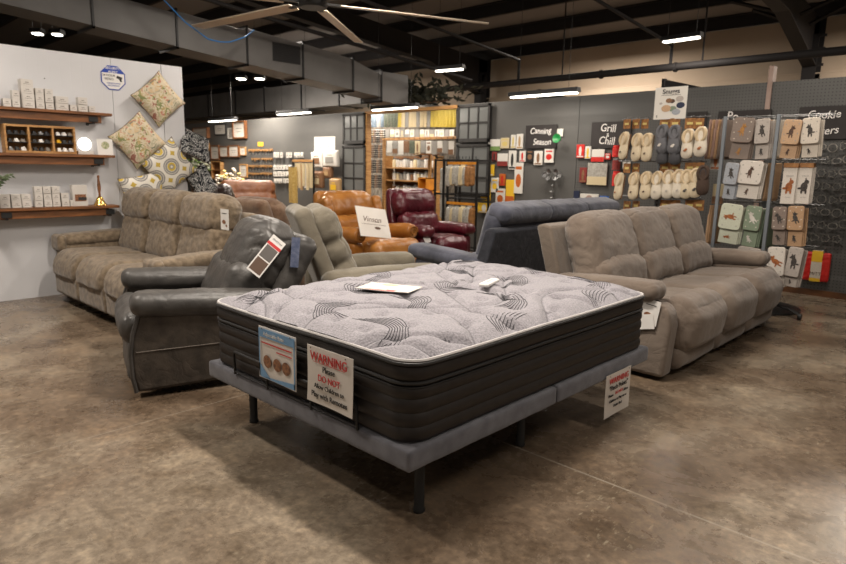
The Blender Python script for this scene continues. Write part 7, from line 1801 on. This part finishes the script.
def rounded(w, h, r, n=5):
    pts = []
    for (cx, cy, q0) in ((w / 2 - r, h / 2 - r, 0), (-w / 2 + r, h / 2 - r, 90), (-w / 2 + r, -h / 2 + r, 180), (w / 2 - r, -h / 2 + r, 270)):
        for i in range(n + 1): q = R(q0 + 90 * i / n); pts.append((cx + r * math.cos(q), cy + r * math.sin(q)))
    return pts
def b_glove(x, y, z, w, h, a, L, c, g):
    sp, col, pr = a; e = base('kitchen_textile', x, y, z, L, c, g); e.rotation_euler = (R(-3), R(-3 if int(x * 100) % 2 else 4), R(-6))
    hf = h * sp; zf = h / 2 - hf / 2
    mb = MB(); mb.M = MY(0, -.012, zf); mb.prism(rounded(w, hf, w * .16), 0, .022, 'z'); mb.build('padded_flap', PAL[col], e, bevel=.006, bseg=3)
    mb = MB(); mb.tube([(px, -.023, zf + pz) for px, pz in rounded(w * .99, hf * .99, w * .16)], .004, 5, closed=True); mb.build('binding', PAL['greige'] if col not in ('white3', 'cream3') else PAL['ltgrey'], e)
    for k in range(3):
        MB().b(-w * .44 + .01 * k, w * .44 + .012 * k, .0 + .016 * k, .011 + .016 * k, -h / 2 + .004 * k, h / 2 - .02).build('folded_cloth', PAL[col], e, bevel=.003)
    mb = MB(); mb.M = Matrix.Translation((0, 0, zf)); 
    q = MB(); FYs = MY(0, -.0345, zf)
    def an(s, M_, z_):
        disc(q, M_, 0, 0, z_, s * .17, s * .27); disc(q, M_, s * .10, s * .30, z_, s * .14, s * .13); disc(q, M_, s * .22, s * .26, z_, s * .09, s * .06)
        for u in (-.10, .10): disc(q, M_, s * u, -s * .32, z_, s * .05, s * .15)
        disc(q, M_, -s * .22, -s * .12, z_, s * .13, s * .05)
        for u in (.02, .16): disc(q, M_, s * u, s * .44, z_, s * .035, s * .08)
    ra = Matrix.Rotation(R({'fox': 50, 'black': 0, 'brown': -12, 'dog': 0, 'white': 25}[pr] + (x * 97 % 30)), 4, 'Z') @ Matrix.Scale(-1 if int(x * 31) % 2 else 1, 4, (1, 0, 0))
    an(hf * .52, FYs @ ra, 0); q.build('animal_print', PAL[pr], e); q = MB(); an(h * (1 - sp) * .5, MY(-w * .05, -.001, -h / 2 + h * (1 - sp) * .45) @ ra, 0)
    q.build('animal_print', PAL[pr], e)
    for (u, v) in ((-.34, .3), (.34, .34), (-.36, -.1), (.36, -.05), (-.3, -.36), (.33, -.34), (.0, .44)):
        mb = MB(); disc(mb, FYs, u * w, v * hf, .0, .006); mb.build('dot', PAL['cream3'] if col in ('mauve', 'sage', 'greige', 'tan3') else PAL['gry'], e)
    MB().tube([(0, 0, h / 2 - .01), (0, .0, h / 2 + .02), (0, .03, h / 2 + .02)], .003, 5).build('hanging_loop', M_hook, e)
def b_teatowels(x, y, z, w, h, a, L, c, g):
    e = base('tea_towel', x, y, z, L, c, g); e.rotation_euler = (0, 0, R(-8))
    for k in range(3): MB().b(-w / 2 + .008 * k, w / 2 - .006 + .008 * k, .016 * k, .012 + .016 * k, -h / 2 + .006 * k, h / 2 - h * .1).build('folded_towel', PAL['white3'], e, bevel=.004)
    MB().b(-w / 2, w / 2, -.008, .04, h / 2 - h * .11, h / 2).build('kraft_header', PAL['brn2'], e)
    q = MB(); s = h * .4; M_ = MY(0, -.002, -h * .08)
    disc(q, M_, 0, 0, 0, s * .2, s * .28); disc(q, M_, s * .12, s * .3, 0, s * .14, s * .13); disc(q, M_, -s * .22, -s * .1, 0, s * .16, s * .07)
    for u in (-.12, .12): disc(q, M_, s * u, -s * .3, 0, s * .06, s * .14)
    disc(q, M_, s * .06, s * .46, 0, s * .04, s * .1); q.build('animal_print', PAL[a[0]], e)
    mb = MB(); rect(mb, M_, -w * .25, w * .25, h * .26, h * .275, 0); rect(mb, M_, -w * .2, w * .2, -h * .26, -h * .25, 0); mb.build('text_line', PAL['gry'], e)
def b_side(x, y, z, w, h, a, L, c, g):
    e = base('folded_textile', x, y, z, L, c, g); e.rotation_euler = (0, R(2), R(-28))
    for k in (-1, 1): MB().b(k * .0055 - .004, k * .0055 + .004, -.09, .09, -h / 2 + .01 * k, h / 2 - (.0 if k > 0 else .1)).build('fold', PAL[a[0]], e, bevel=.005)
    MB().tube([(0, 0, h / 2 - .02), (0, 0, h / 2 + .015)], .003, 5).build('hanging_loop', M_hook, e)
B = dict(frame=b_frame, crate=b_crate, crate2=b_crate2, ledge=b_ledge, bar=b_bar, sheet=b_sheet, rail=b_rail, tool=b_tool, pack=b_pack, towel=b_towel, rackrail=b_rackrail, bag=b_bag, shelfunit=b_shelfunit, jar=b_jar, strand=b_strand,
         wirerack=b_wirerack, funnel=b_funnel, spoons=b_spoons, chainh=b_chainh, board=b_board, mittset=b_mittset, cutter=b_cutter, sash=b_sash, slipper=b_slipper, hanger=b_hanger, poster=b_poster, glove=b_glove, teatowels=b_teatowels, side=b_side)
SHZ = [g_[3] - g_[5] / 2 for g_ in GOODS if g_[0] == 'jar' and g_[2] == 10.28]
SHZ = sorted({round(sum(v for v in SHZ if abs(v - s_) < .05) / len([v for v in SHZ if abs(v - s_) < .05]), 2) for s_ in SHZ})
RZ = [max(g_[3] + g_[5] / 2 for g_ in GOODS if 'upper bar' in g_[7]) + .04, max(g_[3] + g_[5] / 2 for g_ in GOODS if 'lower bar' in g_[7]) + .04]
JZ = {}
for (k, x, y, z, w, h, a, L, c, g) in GOODS:
    if k == 'jar' and y == 10.28:
        zb = min(SHZ, key=lambda s_: abs(s_ - (z - h / 2))) + .002; top = z + h / 2; z = (zb + top) / 2; h = top - zb
    B[k](x, y, z, w, h, a, L, c, g)

# store room behind the doorway and its wooden frame
struct(MB().b(-15.5, -8.8, 11.2, 11.3, 0, 2.72).build('wall_store_room', pm('storeroom_panel', hexc('5a5148'), hexc('8d8578'), scale=14, rough=.8, stretch=(1, 1, .6))))
struct(MB().b(-9.52, -9.455, 8.25, 8.36, 0, 2.40).build('door_1', M_wood, bevel=.004))
struct(MB().b(-9.53, -7.14, 8.25, 8.36, 2.375, 2.43).build('trim_3', M_wood, bevel=.004))
area_light('store_room_light', (-9.6, 9.4, 2.75), 1.8, .4, 65)
area_light('store_room_light', (-11.6, 9.9, 2.75), 1.2, .4, 40)
# dark artificial foliage and folded flag above the doorway
e = empty('artificial_tree', (-8.9, 8.85, 2.55), 0, 'dark bushy artificial greenery lying above the doorway', 'plant')
mb = MB(); rnd = random.Random(12)
for k in range(650):
    p = Vector((rnd.gauss(0, .55), rnd.gauss(0, .12), abs(rnd.gauss(.12, .14)))); d = Vector((rnd.uniform(-1, 1), rnd.uniform(-1, 1), rnd.uniform(-.2, 1))).normalized() * .15; s_ = d.orthogonal().normalized() * .03
    mb.add([p, p + d * .5 + s_, p + d, p + d * .5 - s_], [(0, 1, 2, 3)])
mb.build('foliage', pm('dark_foliage', hexc('20241a'), hexc('38392a'), scale=8, rough=.7), e)
MB().tube([(-1.1, 0, .02), (1.0, 0, .05)], .02, 6).build('trunk', M_sw2, e)
for k, x in enumerate((-5.62, -3.55)):
    e = empty('loudspeaker_bracket', (x, 8.95, 2.55), 0, ['dark triangular bracket panel above the pegboard beyond the chalkboards', 'dark triangular bracket panel above the pegboard left of the pink post'][k], 'bracket', 'triangular panels above the pegboard')
    MB().prism([(-.38, -.16), (-.38, .12), (.42, -.10), (.42, -.16)], -.02, .02, 'y').build('panel', M_steelbeam, e)
    MB().b(-.38, -.34, -.04, .04, -2.55, .12).build('arm', M_steelbeam, e)

# slipper stand
e = empty('slipper_stand', (-3.04, 7.05, 0), 0, 'slotted blue-grey steel display stand hung with fleece slippers', 'display stand')
MB().b(-.03, .03, -.02, .02, .02, 2.02).build('post', M_post, e, bevel=.003)
mb = MB()
for k in range(30): mb.b(-.008, .008, -.0215, -.0205, .5 + k * .05, .525 + k * .05)
mb.build('slots', M_ink, e)
MB().lathe([(0, 0), (.38, 0), (.38, .015), (.06, .03), (0, .03)], n=28).build('base', M_black, e)
for z in (1.97, 1.50, 1.10):
    mb = MB(); mb.tube([(-.48, -.06, z), (.52, -.06, z)], .008, 6)
    for x in (-.42, -.28, -.14, .12, .24, .36, .48): mb.tube([(x, -.06, z), (x, -.12, z + .01)], .004, 5)
    mb.build('hook_arm', M_hook, e)
MB().b(-.02, .02, -.03, -.02, 2.0, 2.06).build('sign_clip', M_post, e)
# towel stand
e = empty('towel_stand', (-1.92, 7.10, 0), 0, 'blue-grey slotted steel stand hung with animal kitchen textiles', 'display stand')
for x in (-.40, .09):
    MB().b(x - .016, x + .016, -.27, -.24, .3, 1.95).build('post', M_post, e, bevel=.003)
MB().b(-.03, .03, -.03, .03, .02, 1.9).build('centre_column', M_post, e)
MB().lathe([(0, 0), (.42, 0), (.42, .015), (.06, .03), (0, .03)], n=28).build('base', M_black, e)
for z in (1.93, 1.50, 1.06, .64):
    mb = MB(); mb.tube([(-.46, -.01, z + .03), (-.46, .2, z + .03), (.48, .2, z + .03), (.48, -.01, z + .03)], .005, 6, closed=True)
    mb.build('hanging_rail', M_hook, e)
for x, y in ((-.2, 0), (.2, 0), (0, -.2), (0, .2)):
    MB().tube([(0, 0, .3), (x * 1.3, y * 1.2, .3)], .012, 6).build('spoke', M_post, e)
# caster foot sticking out beside the taupe sofa
e = empty('caster_wheel', (-1.42, 6.75, 0), 0, 'small black caster foot on the floor past the far end of the taupe sofa', 'wheel')
MB().lathe([(0, -.015), (.03, -.015), (.032, 0), (.03, .015), (0, .015)], (0, 0, .033), 16, M=Matrix.Rotation(R(90), 4, 'Y')).build('wheel', M_black, e)
MB().tube([(0, 0, .05), (-.10, .1, .07), (-.3, .25, .08)], .016, 8).build('base_arm', M_black, e)
# small plants and flowers in front of the grey wall
for k, (x, y, z, lab, n_) in enumerate(((-15.4, 7.7, 1.25, 'pale green and white flower bunch behind the black and white cushions', 60), (-12.9, 7.2, .93, 'white and yellow artificial flowers above the saddle brown leather back', 80))):
    e = empty('flower_bunch', (x, y, z), 0, lab, 'flowers'); rnd = random.Random(k)
    MB().lathe([(0, -z), (.2, -z), (.16, -.2), (.2, -.05), (0, -.05)], n=14).build('vase', PAL['brn'], e, smooth=True)
    a_ = MB(); b_ = MB()
    for q in range(n_):
        p = Vector((rnd.gauss(0, .2), rnd.gauss(0, .12), rnd.gauss(.1, .1)))
        (a_ if q % 3 else b_).lathe([(0, -.03), (.035, -.01), (.045, .01), (.02, .03), (0, .03)], tuple(p), 7)
    a_.build('blossoms', PAL['cream3'] if k else PAL['mint'], e, smooth=True); b_.build('leaves', PAL['yel3'] if k else PAL['grn'], e, smooth=True)
